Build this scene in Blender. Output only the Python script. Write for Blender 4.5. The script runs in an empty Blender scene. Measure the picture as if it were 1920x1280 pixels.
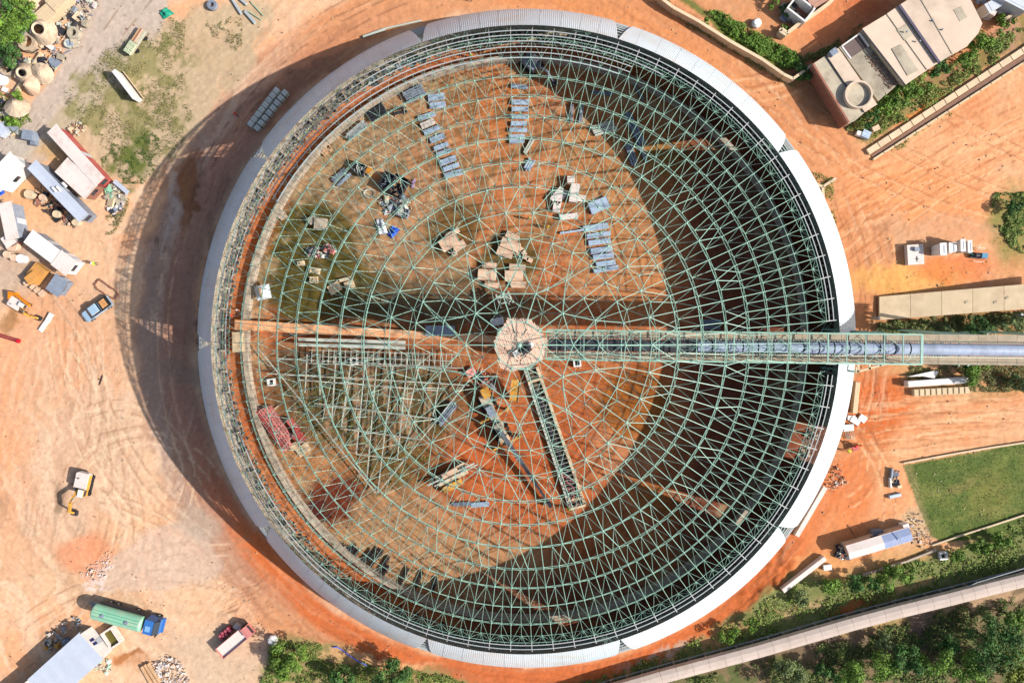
import bpy, bmesh, math, random
import numpy as np
from mathutils import Vector, Matrix, Quaternion
random.seed(7)
S = bpy.context.scene
COL = S.collection
R_ = math.radians
# ------------------------------------------------------------------ camera
H = 110.0                      # drone height, metres
F = 1280.0                     # focal length in pixels of the 1920 wide photograph
NX, NY = 994.0, 619.0          # point straight below the drone
v = Vector(((NX-960)/F, (640-NY)/F, -1)).normalized()
ROT = v.rotation_difference(Vector((0, 0, -1))).to_matrix()
CAM = Vector((0, 0, H))
def _ray(px, py):
    return ROT @ Vector(((px-960)/F, (640-py)/F, -1))
_d = _ray(980, 638)
CAM = Vector((0, 0, H)) - Vector((_d.x, _d.y, 0))*(H/-_d.z)    # dome centre is the world origin
def W(px, py, z=0.0):
    d = _ray(px, py); t = (H-z)/-d.z
    return Vector((CAM.x+d.x*t, CAM.y+d.y*t, z))
def mpp(z=0.0): return (H-z)/F
cam = bpy.data.cameras.new('camera'); camo = bpy.data.objects.new('camera', cam); COL.objects.link(camo)
cam.sensor_width = 36; cam.lens = 36*F/1920; cam.clip_end = 3000; cam.clip_start = 1
camo.matrix_world = Matrix.Translation(CAM) @ ROT.to_4x4()
S.camera = camo
# ------------------------------------------------------------------ light
SUN_EL = 35.7
sdir = Vector((228, -46, 0)).normalized()                # towards the sun, on the ground
to_sun = Vector((sdir.x*math.cos(R_(SUN_EL)), sdir.y*math.cos(R_(SUN_EL)), math.sin(R_(SUN_EL))))
wd = bpy.data.worlds.new('World'); S.world = wd; wd.use_nodes = True
nt = wd.node_tree; nt.nodes.clear()
sk = nt.nodes.new('ShaderNodeTexSky'); sk.sky_type = 'NISHITA'; sk.sun_disc = False
sk.sun_elevation = R_(SUN_EL); sk.sun_rotation = math.atan2(to_sun.x, to_sun.y)
sk.air_density = 1.0; sk.dust_density = 2.5
bg = nt.nodes.new('ShaderNodeBackground'); bg.inputs[1].default_value = 0.10
ow = nt.nodes.new('ShaderNodeOutputWorld')
nt.links.new(sk.outputs[0], bg.inputs[0]); nt.links.new(bg.outputs[0], ow.inputs[0])
sl = bpy.data.lights.new('sun', 'SUN'); sl.energy = 4.6; sl.angle = R_(0.5); sl.color = (1.0, 0.95, 0.88)
so = bpy.data.objects.new('sun', sl); COL.objects.link(so)
so.rotation_euler = (-to_sun).to_track_quat('-Z', 'Y').to_euler(); so.location = (60, -10, 60)
S.render.engine = 'CYCLES'
S.view_settings.view_transform = 'Standard'; S.view_settings.look = 'None'
S.view_settings.gamma = 1; S.view_settings.exposure = 0.88
S.view_settings.use_curve_mapping = False
# ------------------------------------------------------------------ materials
KA = 0.60
def lin(c):
    return tuple((x/255/12.92 if x/255 <= 0.04045 else ((x/255+0.055)/1.055)**2.4) for x in c)
def alb(c, k=KA):
    return tuple(min(0.9, x*k) for x in lin(c))
MATS = {}
def mat(name, rgb, rough=0.7, metal=0.0, var=0.18, scale=1.5, bump=0.15, k=KA, dirt=None, dscale=0.35, damt=0.5, spec=0.35):
    """procedural paint/steel/concrete: base colour broken up by two noises and a per-object shift"""
    if name in MATS: return MATS[name]
    m = bpy.data.materials.new(name); m.use_nodes = True; n = m.node_tree; L = n.links
    b = n.nodes['Principled BSDF']; b.inputs['Roughness'].default_value = rough; b.inputs['Metallic'].default_value = metal
    b.inputs['Specular IOR Level'].default_value = spec
    c = alb(rgb, k)
    tc = n.nodes.new('ShaderNodeTexCoord')
    nz = n.nodes.new('ShaderNodeTexNoise'); nz.inputs['Scale'].default_value = scale; nz.inputs['Detail'].default_value = 6; nz.inputs['Roughness'].default_value = .65
    L.new(tc.outputs['Object'], nz.inputs['Vector'])
    r = n.nodes.new('ShaderNodeMapRange'); r.inputs[1].default_value = .3; r.inputs[2].default_value = .7
    r.inputs[3].default_value = 1-var; r.inputs[4].default_value = 1+var; L.new(nz.outputs[0], r.inputs[0])
    oi = n.nodes.new('ShaderNodeObjectInfo')
    r2 = n.nodes.new('ShaderNodeMapRange'); r2.inputs[3].default_value = 1-var*.5; r2.inputs[4].default_value = 1+var*.5
    L.new(oi.outputs['Random'], r2.inputs[0])
    mu = n.nodes.new('ShaderNodeMath'); mu.operation = 'MULTIPLY'; L.new(r.outputs[0], mu.inputs[0]); L.new(r2.outputs[0], mu.inputs[1])
    mx = n.nodes.new('ShaderNodeMix'); mx.data_type = 'RGBA'; mx.blend_type = 'MULTIPLY'; mx.inputs[0].default_value = 1
    mx.inputs[6].default_value = (*c, 1)
    L.new(mu.outputs[0], mx.inputs[7])
    out = mx.outputs[2]
    if dirt:
        n2 = n.nodes.new('ShaderNodeTexNoise'); n2.inputs['Scale'].default_value = dscale; n2.inputs['Detail'].default_value = 8; n2.inputs['Roughness'].default_value = .7
        L.new(tc.outputs['Object'], n2.inputs['Vector'])
        rr = n.nodes.new('ShaderNodeMapRange'); rr.inputs[1].default_value = .48; rr.inputs[2].default_value = .68; rr.inputs[4].default_value = damt
        L.new(n2.outputs[0], rr.inputs[0])
        m2 = n.nodes.new('ShaderNodeMix'); m2.data_type = 'RGBA'; L.new(rr.outputs[0], m2.inputs[0])
        L.new(out, m2.inputs[6]); m2.inputs[7].default_value = (*alb(dirt, k), 1); out = m2.outputs[2]
    L.new(out, b.inputs['Base Color'])
    if bump:
        bp = n.nodes.new('ShaderNodeBump'); bp.inputs['Strength'].default_value = bump; bp.inputs['Distance'].default_value = .05
        L.new(nz.outputs[0], bp.inputs['Height']); L.new(bp.outputs[0], b.inputs['Normal'])
    MATS[name] = m; return m
def attr_mat(name, rough=.9, var=.15, scale=3.0, bump=.4, dist=.06, extra=True, trans=0.0):
    """colour comes from the mesh's own colour attribute, broken up by fine noise"""
    if name in MATS: return MATS[name]
    m = bpy.data.materials.new(name); m.use_nodes = True; n = m.node_tree; L = n.links
    b = n.nodes['Principled BSDF']; b.inputs['Roughness'].default_value = rough; b.inputs['Specular IOR Level'].default_value = .15
    a = n.nodes.new('ShaderNodeAttribute'); a.attribute_name = 'tint'
    tc = n.nodes.new('ShaderNodeTexCoord')
    nz = n.nodes.new('ShaderNodeTexNoise'); nz.inputs['Scale'].default_value = scale; nz.inputs['Detail'].default_value = 7; nz.inputs['Roughness'].default_value = .72
    L.new(tc.outputs['Object'], nz.inputs['Vector'])
    r = n.nodes.new('ShaderNodeMapRange'); r.inputs[1].default_value = .3; r.inputs[2].default_value = .7
    r.inputs[3].default_value = 1-var; r.inputs[4].default_value = 1+var; L.new(nz.outputs[0], r.inputs[0])
    mx = n.nodes.new('ShaderNodeMix'); mx.data_type = 'RGBA'; mx.blend_type = 'MULTIPLY'; mx.inputs[0].default_value = 1
    L.new(a.outputs['Color'], mx.inputs[6]); L.new(r.outputs[0], mx.inputs[7])
    out = mx.outputs[2]; hgt = nz.outputs[0]
    if bump:
        # clods and pebbles: fine cells, only where a slower noise allows them
        vo = n.nodes.new('ShaderNodeTexVoronoi'); vo.inputs['Scale'].default_value = 2.6; L.new(tc.outputs['Object'], vo.inputs['Vector'])
        n3 = n.nodes.new('ShaderNodeTexNoise'); n3.inputs['Scale'].default_value = .22; n3.inputs['Detail'].default_value = 5; L.new(tc.outputs['Object'], n3.inputs['Vector'])
        r3 = n.nodes.new('ShaderNodeMapRange'); r3.inputs[1].default_value = .06; r3.inputs[2].default_value = .22; r3.inputs[3].default_value = 1; r3.inputs[4].default_value = 0; L.new(vo.outputs['Distance'], r3.inputs[0])
        r4 = n.nodes.new('ShaderNodeMapRange'); r4.inputs[1].default_value = .5; r4.inputs[2].default_value = .62; L.new(n3.outputs[0], r4.inputs[0])
        pm = n.nodes.new('ShaderNodeMath'); pm.operation = 'MULTIPLY'; L.new(r3.outputs[0], pm.inputs[0]); L.new(r4.outputs[0], pm.inputs[1])
        hs = n.nodes.new('ShaderNodeMapRange'); hs.inputs[3].default_value = .55; hs.inputs[4].default_value = 1.35; L.new(vo.outputs['Color'], hs.inputs[0])
        m4 = n.nodes.new('ShaderNodeMix'); m4.data_type = 'RGBA'; m4.blend_type = 'MULTIPLY'; L.new(pm.outputs[0], m4.inputs[0]); L.new(out, m4.inputs[6]); L.new(hs.outputs[0], m4.inputs[7]); out = m4.outputs[2]
        ad = n.nodes.new('ShaderNodeMath'); ad.operation = 'ADD'; L.new(nz.outputs[0], ad.inputs[0]); L.new(pm.outputs[0], ad.inputs[1]); hgt = ad.outputs[0]
    L.new(out, b.inputs['Base Color'])
    if bump:
        bp = n.nodes.new('ShaderNodeBump'); bp.inputs['Strength'].default_value = bump; bp.inputs['Distance'].default_value = dist
        L.new(hgt, bp.inputs['Height']); L.new(bp.outputs[0], b.inputs['Normal'])
    MATS[name] = m; return m
# ------------------------------------------------------------------ mesh builder and tagging
class MB:
    def __init__(s): s.v = []; s.f = []
    def add(s, vs, fs):
        o = len(s.v); s.v += [tuple(x) for x in vs]; s.f += [tuple(i+o for i in f) for f in fs]; return s
    def box(s, c, d, rz=0, rot=None):
        x, y, z = d[0]/2, d[1]/2, d[2]/2
        p = [Vector(q) for q in ((-x,-y,-z),(x,-y,-z),(x,y,-z),(-x,y,-z),(-x,-y,z),(x,-y,z),(x,y,z),(-x,y,z))]
        M = rot if rot else Matrix.Rotation(rz, 3, 'Z')
        c = Vector(c)
        return s.add([M @ q + c for q in p], [(3,2,1,0),(4,5,6,7),(0,1,5,4),(1,2,6,5),(2,3,7,6),(3,0,4,7)])
    def bar(s, a, b, w, n=4, w2=None, cap=True):
        a = Vector(a); b = Vector(b); d = b-a
        if d.length < 1e-5: return s
        q = d.to_track_quat('Z', 'Y'); w2 = w if w2 is None else w2
        p = []
        for (c, r) in ((a, w/2), (b, w2/2)):
            for i in range(n):
                t = 2*math.pi*(i+.5)/n; p.append(c + q @ Vector((r*math.cos(t)*1.15, r*math.sin(t)*1.15, 0)))
        f = [(i, (i+1) % n, n+(i+1) % n, n+i) for i in range(n)]
        if cap: f += [tuple(range(n-1, -1, -1)), tuple(range(n, 2*n))]
        return s.add(p, f)
    def beam(s, a, b, w, h, up=Vector((0, 0, 1))):
        a = Vector(a); b = Vector(b); d = (b-a).normalized(); sd = d.cross(up)
        sd = sd.normalized() if sd.length > 1e-4 else Vector((1, 0, 0)); u = sd.cross(d)
        p = [c + sd*i*w/2 + u*j*h/2 for c in (a, b) for (i, j) in ((-1,-1),(1,-1),(1,1),(-1,1))]
        return s.add(p, [(3,2,1,0),(4,5,6,7),(0,1,5,4),(1,2,6,5),(2,3,7,6),(3,0,4,7)])
    def ibeam(s, a, b, w, h):
        a = Vector(a); b = Vector(b)
        up = Vector((0, 0, h/2-.02))
        s.beam(a+up, b+up, w, .04); s.beam(a-up, b-up, w, .04); s.beam(a, b, .05, h-.083); return s
    def prism(s, poly, z0, z1, inset=0.0):
        n = len(poly); lo = [(p[0], p[1], z0) for p in poly]
        hi = [(p[0], p[1], z1) for p in poly]
        ar = sum(poly[i][0]*poly[(i+1) % n][1]-poly[(i+1) % n][0]*poly[i][1] for i in range(n))
        ix = list(range(n)) if ar > 0 else list(range(n-1, -1, -1))
        f = [tuple(n+i for i in ix), tuple(reversed(ix))]
        for k in range(n):
            a, b = ix[k], ix[(k+1) % n]; f.append((a, b, n+b, n+a))
        return s.add(lo+hi, f)
    def lathe(s, prof, n=24, c=(0, 0, 0), closed=False, start=0.0):
        c = Vector(c); m = len(prof); p = []
        for i in range(n):
            t = start+2*math.pi*i/n
            p += [c+Vector((r*math.cos(t), r*math.sin(t), z)) for r, z in prof]
        f = []
        mm = m if closed else m-1
        for i in range(n):
            for j in range(mm):
                a = i*m+j; b = ((i+1) % n)*m+j; a2 = i*m+(j+1) % m; b2 = ((i+1) % n)*m+(j+1) % m
                f.append((a, b, b2, a2))
        return s.add(p, f)
    def cyl(s, c, r, h, n=16, ax='Z', r2=None):
        r2 = r if r2 is None else r2
        Q = {'Z': Matrix.Identity(3), 'X': Matrix.Rotation(R_(90), 3, 'Y'), 'Y': Matrix.Rotation(R_(-90), 3, 'X')}[ax]
        c = Vector(c); p = []
        for (z, rr) in ((-h/2, r), (h/2, r2)):
            p += [c + Q @ Vector((rr*math.cos(2*math.pi*i/n), rr*math.sin(2*math.pi*i/n), z)) for i in range(n)]
        return s.add(p, [(i, (i+1) % n, n+(i+1) % n, n+i) for i in range(n)] + [tuple(range(n-1, -1, -1)), tuple(range(n, 2*n))])
    def tube(s, pts, w, n=6):
        for a, b in zip(pts[:-1], pts[1:]): s.bar(a, b, w, n)
        return s
    def ball(s, c, r, sq=1.0):
        c = Vector(c); n = 6; p = [c+Vector((0, 0, r*sq))]
        for k in (45, -10, -50):
            p += [c+Vector((r*math.cos(R_(k))*math.cos(2*math.pi*i/n), r*math.cos(R_(k))*math.sin(2*math.pi*i/n), r*sq*math.sin(R_(k)))) for i in range(n)]
        f = [(0, 1+i, 1+(i+1) % n) for i in range(n)]
        for q in (0, 1): f += [(1+q*n+i, 1+(q+1)*n+i, 1+(q+1)*n+(i+1) % n, 1+q*n+(i+1) % n) for i in range(n)]
        f.append(tuple(1+2*n+i for i in range(n-1, -1, -1)))
        return s.add(p, f)
    def mesh(s, name, m, smooth=False):
        me = bpy.data.meshes.new(name); me.from_pydata(s.v, [], s.f); me.update()
        if m: me.materials.append(m)
        if smooth: me.polygons.foreach_set('use_smooth', [True]*len(me.polygons))
        return me
def link(name, me, parent=None, loc=None, rz=0):
    o = bpy.data.objects.new(name, me); COL.objects.link(o)
    if parent is not None: o.parent = parent
    if loc is not None: o.location = loc
    if rz: o.rotation_euler.z = rz
    return o
def tag(o, label=None, cat=None, group=None, kind=None):
    if label: o['label'] = label
    if cat: o['category'] = cat
    if group: o['group'] = group
    if kind: o['kind'] = kind
    return o
def thing(name, label, cat, loc=(0, 0, 0), rz=0, group=None):
    o = link(name, None, None, loc, rz); o.empty_display_size = .5
    return tag(o, label, cat, group)
def part(t, name, mb, m, smooth=False, label=None, kind=None, loc=None, rz=0):
    o = link(name, mb.mesh(name, m, smooth), t, loc, rz)
    return tag(o, label, None, None, kind)
def struct(name, mb, m): return tag(link(name, mb.mesh(name, m)), kind='structure')
def ang(p0, p1, z=0):
    a = W(*p0, z); b = W(*p1, z); return math.atan2(b.y-a.y, b.x-a.x)
def copy_tree(o, loc=None, rz=None, label=None, parent=None):
    c = o.copy(); COL.objects.link(c); c.parent = parent
    if loc is not None: c.location = loc
    if rz is not None: c.rotation_euler.z = rz
    if label: c['label'] = label
    for ch in list(o.children): copy_tree(ch, parent=c)
    return c
# ------------------------------------------------------------------ noise on arrays
def vnoise(x, y, seed=0):
    def h(i, j):
        n = (i*374761393 + j*668265263 + seed*1274126177) & 0xffffffff
        n = ((n ^ (n >> 13))*1274126177) & 0xffffffff
        return ((n ^ (n >> 16)) & 0xffff)/65535.0
    xi = np.floor(x).astype(np.int64); yi = np.floor(y).astype(np.int64); u = x-xi; w = y-yi
    u = u*u*(3-2*u); w = w*w*(3-2*w)
    return (h(xi, yi)*(1-u)+h(xi+1, yi)*u)*(1-w)+(h(xi, yi+1)*(1-u)+h(xi+1, yi+1)*u)*w
def fbm(x, y, seed=0, o=4):
    s = 0; a = .5; t = 0
    for k in range(o):
        s = s+a*vnoise(x*2**k, y*2**k, seed+k*17); t += a; a *= .55
    return s/t
def inpoly(px, py, poly):
    r = np.zeros(px.shape, bool); n = len(poly); j = n-1
    for i in range(n):
        xi, yi = poly[i]; xj, yj = poly[j]
        if yi != yj:
            r ^= ((yi > py) != (yj > py)) & (px < (xj-xi)*(py-yi)/(yj-yi)+xi)
        j = i
    return r
def unproj(x, y, z=0.0):
    """world -> pixel of the 1920x1280 photograph, arrays"""
    Ri = np.array(ROT.transposed()); d = np.stack([x-CAM.x, y-CAM.y, np.zeros_like(x)+z-CAM.z])
    c = np.tensordot(Ri, d, 1); return 960+F*c[0]/-c[2], 640-F*c[1]/-c[2]
# ------------------------------------------------------------------ the ground: one sheet to the horizon
def axis(lo, hi, st, far):
    c = np.arange(lo, hi+1e-6, st); g = [hi]; s = st
    while g[-1] < far: s *= 1.35; g.append(g[-1]+s)
    l = [lo]; s = st
    while l[-1] > -far: s *= 1.35; l.append(l[-1]-s)
    return np.concatenate([np.array(l[1:])[::-1], c, np.array(g[1:])])
gx = axis(-93, 92, .25, 1500); gy = axis(-62, 62, .25, 1500)
GX, GY = np.meshgrid(gx, gy)
PX, PY = unproj(GX, GY)
PX = np.clip(PX, -3000, 5000); PY = np.clip(PY, -3000, 5000)
RR = np.hypot(PX-980, PY-638); TH = np.arctan2(638-PY, PX-980)
w1 = (fbm(PX/45, PY/45, 3)-.5); w2 = (fbm(PX/45, PY/45, 9)-.5)
f1 = (fbm(PX/11, PY/11, 21, 3)-.5); f2 = (fbm(PX/11, PY/11, 31, 3)-.5)
WX = PX+w1*50+f1*16; WY = PY+w2*50+f2*16              # ragged edges
C = np.zeros(GX.shape+(3,)); Z = np.zeros(GX.shape)
def rgb(c): return np.array(lin(c))
def put(mask, col):
    global C
    m = mask[..., None]; C = C*(1-m)+rgb(col)*m
def sm(x, a, b):
    t = np.clip((x-a)/(b-a), 0, 1); return t*t*(3-2*t)
def ell(cx, cy, rx, ry, rot=0, soft=.45, warp=1.0):
    x = PX+(WX-PX)*warp-cx; y = PY+(WY-PY)*warp-cy; c, s_ = math.cos(R_(rot)), math.sin(R_(rot))
    d = np.hypot((x*c+y*s_)/rx, (-x*s_+y*c)/ry); return 1-sm(d, 1-soft, 1+soft)
def pol(poly, warp=1.0, soft=3):
    x = PX+(WX-PX)*warp; y = PY+(WY-PY)*warp; m = 0
    for k in range(5):
        a = k*2*math.pi/5; m = m+inpoly(x+soft*math.cos(a), y+soft*math.sin(a), poly)*.2
    return m
nA = fbm(PX/90, PY/90, 41); nB = fbm(PX/26, PY/26, 43); nC = fbm(PX/7, PY/7, 47, 3)
# outside base: pale sand on the left, orange laterite on the right
C[:] = rgb((235, 188, 150))
put(sm(nA, .40, .70)*.7, (240, 170, 122)); put(sm(nB, .5, .7)*.35, (206, 172, 146))
left = 1-sm(PX, 300, 700)
put(sm(PX, 900, 1150)*(PY > -999), (228, 160, 113)); put(sm(PX, 1100, 1200)*sm(nA, .42, .68)*.65, (230, 178, 136)); put(sm(PX, 1100, 1200)*sm(nB, .55, .7)*.35, (210, 126, 80))
put(ell(60, 800, 120, 260, 10)*.5, (232, 158, 112)); put(ell(150, 880, 90, 160, 20)*.5, (218, 186, 160))
# the haul road around the dome
rd = (1-sm(np.abs(RR+w1*30-672), 38, 62))
put(rd*.8, (214, 140, 92)); put(rd*sm(np.cos(TH-math.pi*.98), .55, .95)*.95, (180, 150, 134))
put(rd*sm(np.cos(TH-math.pi*.98), .3, .8)*(1-sm(np.abs(RR-650), 20, 40))*.5, (190, 122, 92))
put((1-sm(np.abs(RR+w1*16-640), 14, 30))*sm(np.sin(-TH), .1, .8), (212, 112, 62))
put(ell(640, 1090, 150, 55, 32)*.8, (206, 112, 66)); put(ell(900, 1262, 260, 26, 3)*.9, (208, 112, 64))
put(ell(520, 1040, 70, 40, 35)*.7, (224, 118, 62))
put(ell(1120, 60, 300, 45, 22)*.8, (226, 146, 92)); put(ell(1400, 1190, 120, 60, -35)*.7, (204, 110, 62))
put(ell(1450, 1080, 90, 50, -40)*.8, (190, 98, 48)); put(ell(1640, 760, 55, 70)*.9, (214, 104, 44)); put(ell(1600, 910, 40, 60, 20)*.6, (222, 120, 66))
put(ell(1585, 1010, 70, 55)*.6, (228, 138, 84)); put(ell(1760, 380, 190, 60, 12)*.6, (236, 150, 92))
# streaks of wheel tracks
swp = (1-sm(PX, 430, 620))*sm(RR, 640, 720)*sm(PX+PY*.4, 250, 420); RS = np.hypot(PX-1010, PY-600); TS = np.arctan2(600-PY, PX-1010)
put(swp*sm(fbm((RS+w1*60)/7, TS*6, 141, 4), .5, .72)*.40, (198, 150, 116)); put(swp*sm(fbm((RS+w2*60)/9, TS*5, 143, 4), .5, .74)*.5, (246, 212, 180))
RS = np.hypot(PX-340, PY-760); TS = np.arctan2(760-PY, PX-340); put(ell(200, 900, 260, 300, 0, .5)*sm(fbm((RS+w1*40)/6, TS*3, 145, 4), .5, .7)*.32, (186, 144, 112))
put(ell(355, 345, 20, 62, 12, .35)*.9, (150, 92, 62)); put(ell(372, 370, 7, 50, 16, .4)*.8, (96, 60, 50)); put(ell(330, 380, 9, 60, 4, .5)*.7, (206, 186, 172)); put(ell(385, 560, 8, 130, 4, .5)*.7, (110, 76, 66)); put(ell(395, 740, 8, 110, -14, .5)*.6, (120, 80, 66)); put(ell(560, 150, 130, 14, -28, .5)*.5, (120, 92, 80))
wb = .4+.6*sm(nA, .4, .6); st = fbm((RR+w1*22)/6, TH*7, 51, 4); put(rd*wb*sm(st, .48, .8)*.4, (160, 112, 84)); put(rd*wb*sm(fbm((RR+w2*22)/5, TH*6, 53, 3), .5, .85)*.4, (222, 176, 140))
def tracks(cx, cy, rx, ry, deg, col, amt, seed, lw=4.0, ln=90.0, th=.52, curve=0.0):
    c, s_ = math.cos(R_(deg)), math.sin(R_(deg)); x = PX-cx; y = PY-cy
    u = x*c+y*s_; w = -x*s_+y*c+curve*u*u
    put(ell(cx, cy, rx, ry, deg, .5)*sm(fbm(u/ln+w1*.5, (w+w1*14)/lw, seed, 3), th-.04, th+.24)*amt*.85, col)
tracks(1740, 790, 200, 60, -8, (176, 112, 74), .6, 61); tracks(1740, 790, 200, 60, -8, (240, 196, 152), .8, 63)
tracks(1740, 300, 260, 110, -30, (190, 112, 70), .6, 65, 4, 110); tracks(1760, 330, 240, 100, -20, (244, 184, 136), .8, 67, 4, 120)
tracks(1700, 340, 240, 40, 5, (232, 156, 104), .6, 68, 5, 120, .5, .0012)
tracks(1350, 120, 300, 50, 33, (180, 110, 70), .6, 69, 4, 140); tracks(1500, 250, 150, 50, 42, (240, 178, 130), .6, 70, 4, 120)
tracks(110, 760, 170, 330, 98, (200, 158, 128), .3, 71, 5, 130); tracks(200, 760, 110, 260, 105, (236, 200, 170), .35, 73, 6, 120)
tracks(90, 980, 40, 170, 102, (160, 132, 106), .55, 75, 4, 120, .50); tracks(180, 1100, 160, 50, 12, (196, 160, 130), .5, 77)
tracks(800, 1240, 350, 40, 8, (176, 90, 52), .5, 79, 3, 150); tracks(1450, 1110, 90, 40, -42, (110, 62, 38), .8, 81, 4, 60, .5)
tracks(440, 130, 140, 60, -40, (236, 190, 156), .6, 83); tracks(430, 100, 150, 60, -45, (176, 130, 100), .5, 85)
tracks(1640, 740, 30, 60, 75, (160, 66, 30), .7, 87, 3, 40); tracks(1590, 60, 60, 80, 120, (206, 110, 66), .6, 88)
tracks(330, 330, 30, 90, 95, (130, 94, 74), .5, 89, 7, 90, .42); tracks(400, 360, 26, 130, 108, (150, 96, 76), .8, 91, 4, 110)
tracks(460, 1115, 60, 50, -25, (120, 80, 60), .7, 93, 3, 30, .56)
rg = random.Random(31)
def rut(cx, cy, r, a0, a1, col, amt, wd=1.7):
    rr_ = np.hypot(PX-cx, PY-cy); tt_ = np.degrees(np.arctan2(cy-PY, PX-cx)) % 360; w_ = (tt_-a0) % 360; span = (a1-a0) % 360
    m_ = (w_ < span)*sm(np.minimum(w_, span-w_), 0, 4)*sm(fbm(tt_*r/900., rr_*0+r, 300, 3), .34, .52)
    for d_ in (-10.5, 10.5): put(m_*(1-sm(np.abs(rr_-r-d_+w1*8), wd*.5, wd*1.6))*amt, col)
for k in range(13): rut(980+rg.uniform(-14, 14), 638+rg.uniform(-14, 14), rg.uniform(632, 720), *(lambda a: (a, a+rg.uniform(25, 90)))(rg.uniform(0, 360)), [(150, 98, 66), (120, 80, 60), (240, 190, 150)][k % 3], .5)
for cx_, cy_, r, a0, a1 in ((700, 560, 610, 175, 235), (640, 600, 470, 180, 240), (560, 640, 430, 170, 225), (-200, 900, 420, 300, 40), (-150, 760, 330, 320, 60), (300, 1500, 420, 60, 130), (420, 1420, 400, 80, 150), (220, 880, 120, 300, 120), (260, 960, 150, 20, 170), (0, 1000, 260, 300, 20), (100, 1300, 380, 30, 80)): rut(cx_, cy_, r, a0, a1, (176, 130, 98), .55); rut(cx_+9, cy_+14, r+4, a0+8, a1, (248, 212, 176), .5)
for cx_, cy_, r, a0, a1 in ((1900, 3400, 2620, 88, 98), (1880, 3400, 2590, 88, 99), (1900, 3420, 2660, 88, 98), (2500, 1500, 1350, 105, 135), (2550, 1500, 1440, 108, 138), (2300, -900, 1330, 228, 262), (2250, -950, 1420, 232, 264), (2350, -700, 1080, 235, 262), (1300, -600, 760, 270, 315), (1250, -640, 830, 280, 316), (1560, 860, 80, 290, 60), (1480, 940, 190, 300, 60)): rut(cx_, cy_, r, a0, a1, (172, 104, 66), .6); rut(cx_+6, cy_+12, r-6, a0, a1-2, (246, 196, 150), .5)
# grey yard, pads, rubble
put(pol([(150,-60),(330,-60),(300,60),(180,200),(60,330),(-200,480),(-200,300),(20,240),(110,130)], .25), (202, 180, 164))
for (a_, b_) in (((240,-10),(60,250)),((300,-20),(120,200))):
    L_ = math.hypot(b_[0]-a_[0], b_[1]-a_[1]); d_ = np.abs((b_[0]-a_[0])*(a_[1]-PY)-(a_[0]-PX)*(b_[1]-a_[1]))/L_
    put((1-sm(d_, .5, 3))*(PX > 40)*(PX < 330)*(PY < 260)*sm(nB, .4, .6)*.7, (150, 126, 100))
put(pol([(300,40),(440,-20),(520,40),(400,200),(300,330),(250,350),(60,260),(190,130)], 1.2, 8)*.75, (194, 172, 140))
put(pol([(240,60),(350,20),(330,120),(350,220),(300,330),(240,350),(200,280),(120,200),(190,100)], 1.4, 8)*sm(nB, .40, .60)*.75, (138, 132, 76))
put(ell(250, 300, 62, 34, -50, .5)*sm(nB, .36, .52)*.9, (96, 108, 46)); put(ell(340, 90, 45, 22, 20)*sm(nC, .4, .6)*.7, (130, 126, 74)); put(ell(280, 200, 60, 30, 20)*sm(nC, .45, .6)*.7, (120, 118, 66))
put(ell(60, 270, 60, 22, 0)*.5, (190, 180, 165)); put(ell(100, 290, 40, 20, 20)*.7, (206, 158, 96)); put(ell(60, 370, 70, 60, 30)*.6, (226, 170, 120))
put(ell(20, 500, 70, 60)*.75, (196, 172, 152)); put(ell(120, 540, 110, 60, 30)*.3, (200, 160, 130)); put(ell(15, 600, 14, 18)*.6, (140, 100, 50))
put(pol([(150,1075),(215,1030),(340,975),(375,985),(430,1070),(380,1100),(250,1110),(190,1105)], .6, 5)*.65, (214, 184, 164))
put(ell(185, 1080, 40, 14, -30, .3)*sm(nC, .45, .6)*.8, (236, 214, 204)); put(ell(150, 1040, 45, 40, 0)*.6, (232, 138, 92)); put(ell(370, 980, 50, 30, 20)*.5, (190, 170, 150))
put(ell(400, 1240, 110, 60, 0)*.6, (206, 180, 156)); put(ell(240, 1230, 26, 10, -30, .3)*.8, (150, 88, 44)); put(ell(245, 1235, 34, 18, 0, .4)*.5, (190, 120, 70))
put(ell(112, 935, 14, 26, 25, .4)*.6, (120, 96, 76)); put(ell(345, 700, 55, 20, 0)*.4, (150, 132, 120)); put(ell(300, 460, 16, 12, 0, .5)*sm(fbm(PX/3, PY/9, 59, 3), .45, .6)*.6, (92, 66, 50))
put(ell(355, 370, 22, 55, 8, .4)*.6, (170, 116, 78))
# green ground on the lower right, the woods' floor, verges
put(pol([(1040,1300),(1330,1190),(1480,1090),(1560,1075),(1700,1050),(1760,1030),(2300,860),(2300,1400),(1040,1400)], 1.0, 6), (128, 130, 78))
put(pol([(1130,1320),(1440,1215),(2300,960),(2300,1500),(1100,1500)], .6, 5)*.9, (134, 110, 84)); put(sm(nB, .45, .6)*pol([(1130,1320),(1440,1215),(2300,960),(2300,1500)], .5, 5)*.8, (92, 104, 56))
put(ell(1600, 1135, 60, 9, -14)*.9, (186, 104, 58)); put(ell(1700, 1110, 60, 8, -20)*.8, (190, 150, 104)); put(ell(1640, 1170, 60, 18, -14)*.7, (206, 168, 112)); put(ell(1500, 1140, 50, 12, -20)*.7, (200, 160, 120))
put(ell(1860, 1125, 80, 10, -12)*.8, (196, 158, 124)); put(ell(1740, 1180, 40, 40)*.8, (128, 104, 92)); put(ell(1560, 1200, 90, 14, -12)*.7, (130, 104, 90))
put(ell(1560, 1055, 60, 26, -20)*.8, (224, 160, 104)); put(ell(1665, 1055, 110, 14, -14)*.8, (216, 164, 112)); put(ell(1715, 985, 28, 48, 30)*.75, (200, 172, 136)); put(ell(1560, 1020, 50, 12, -10)*.0, (0, 0, 0))
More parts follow.
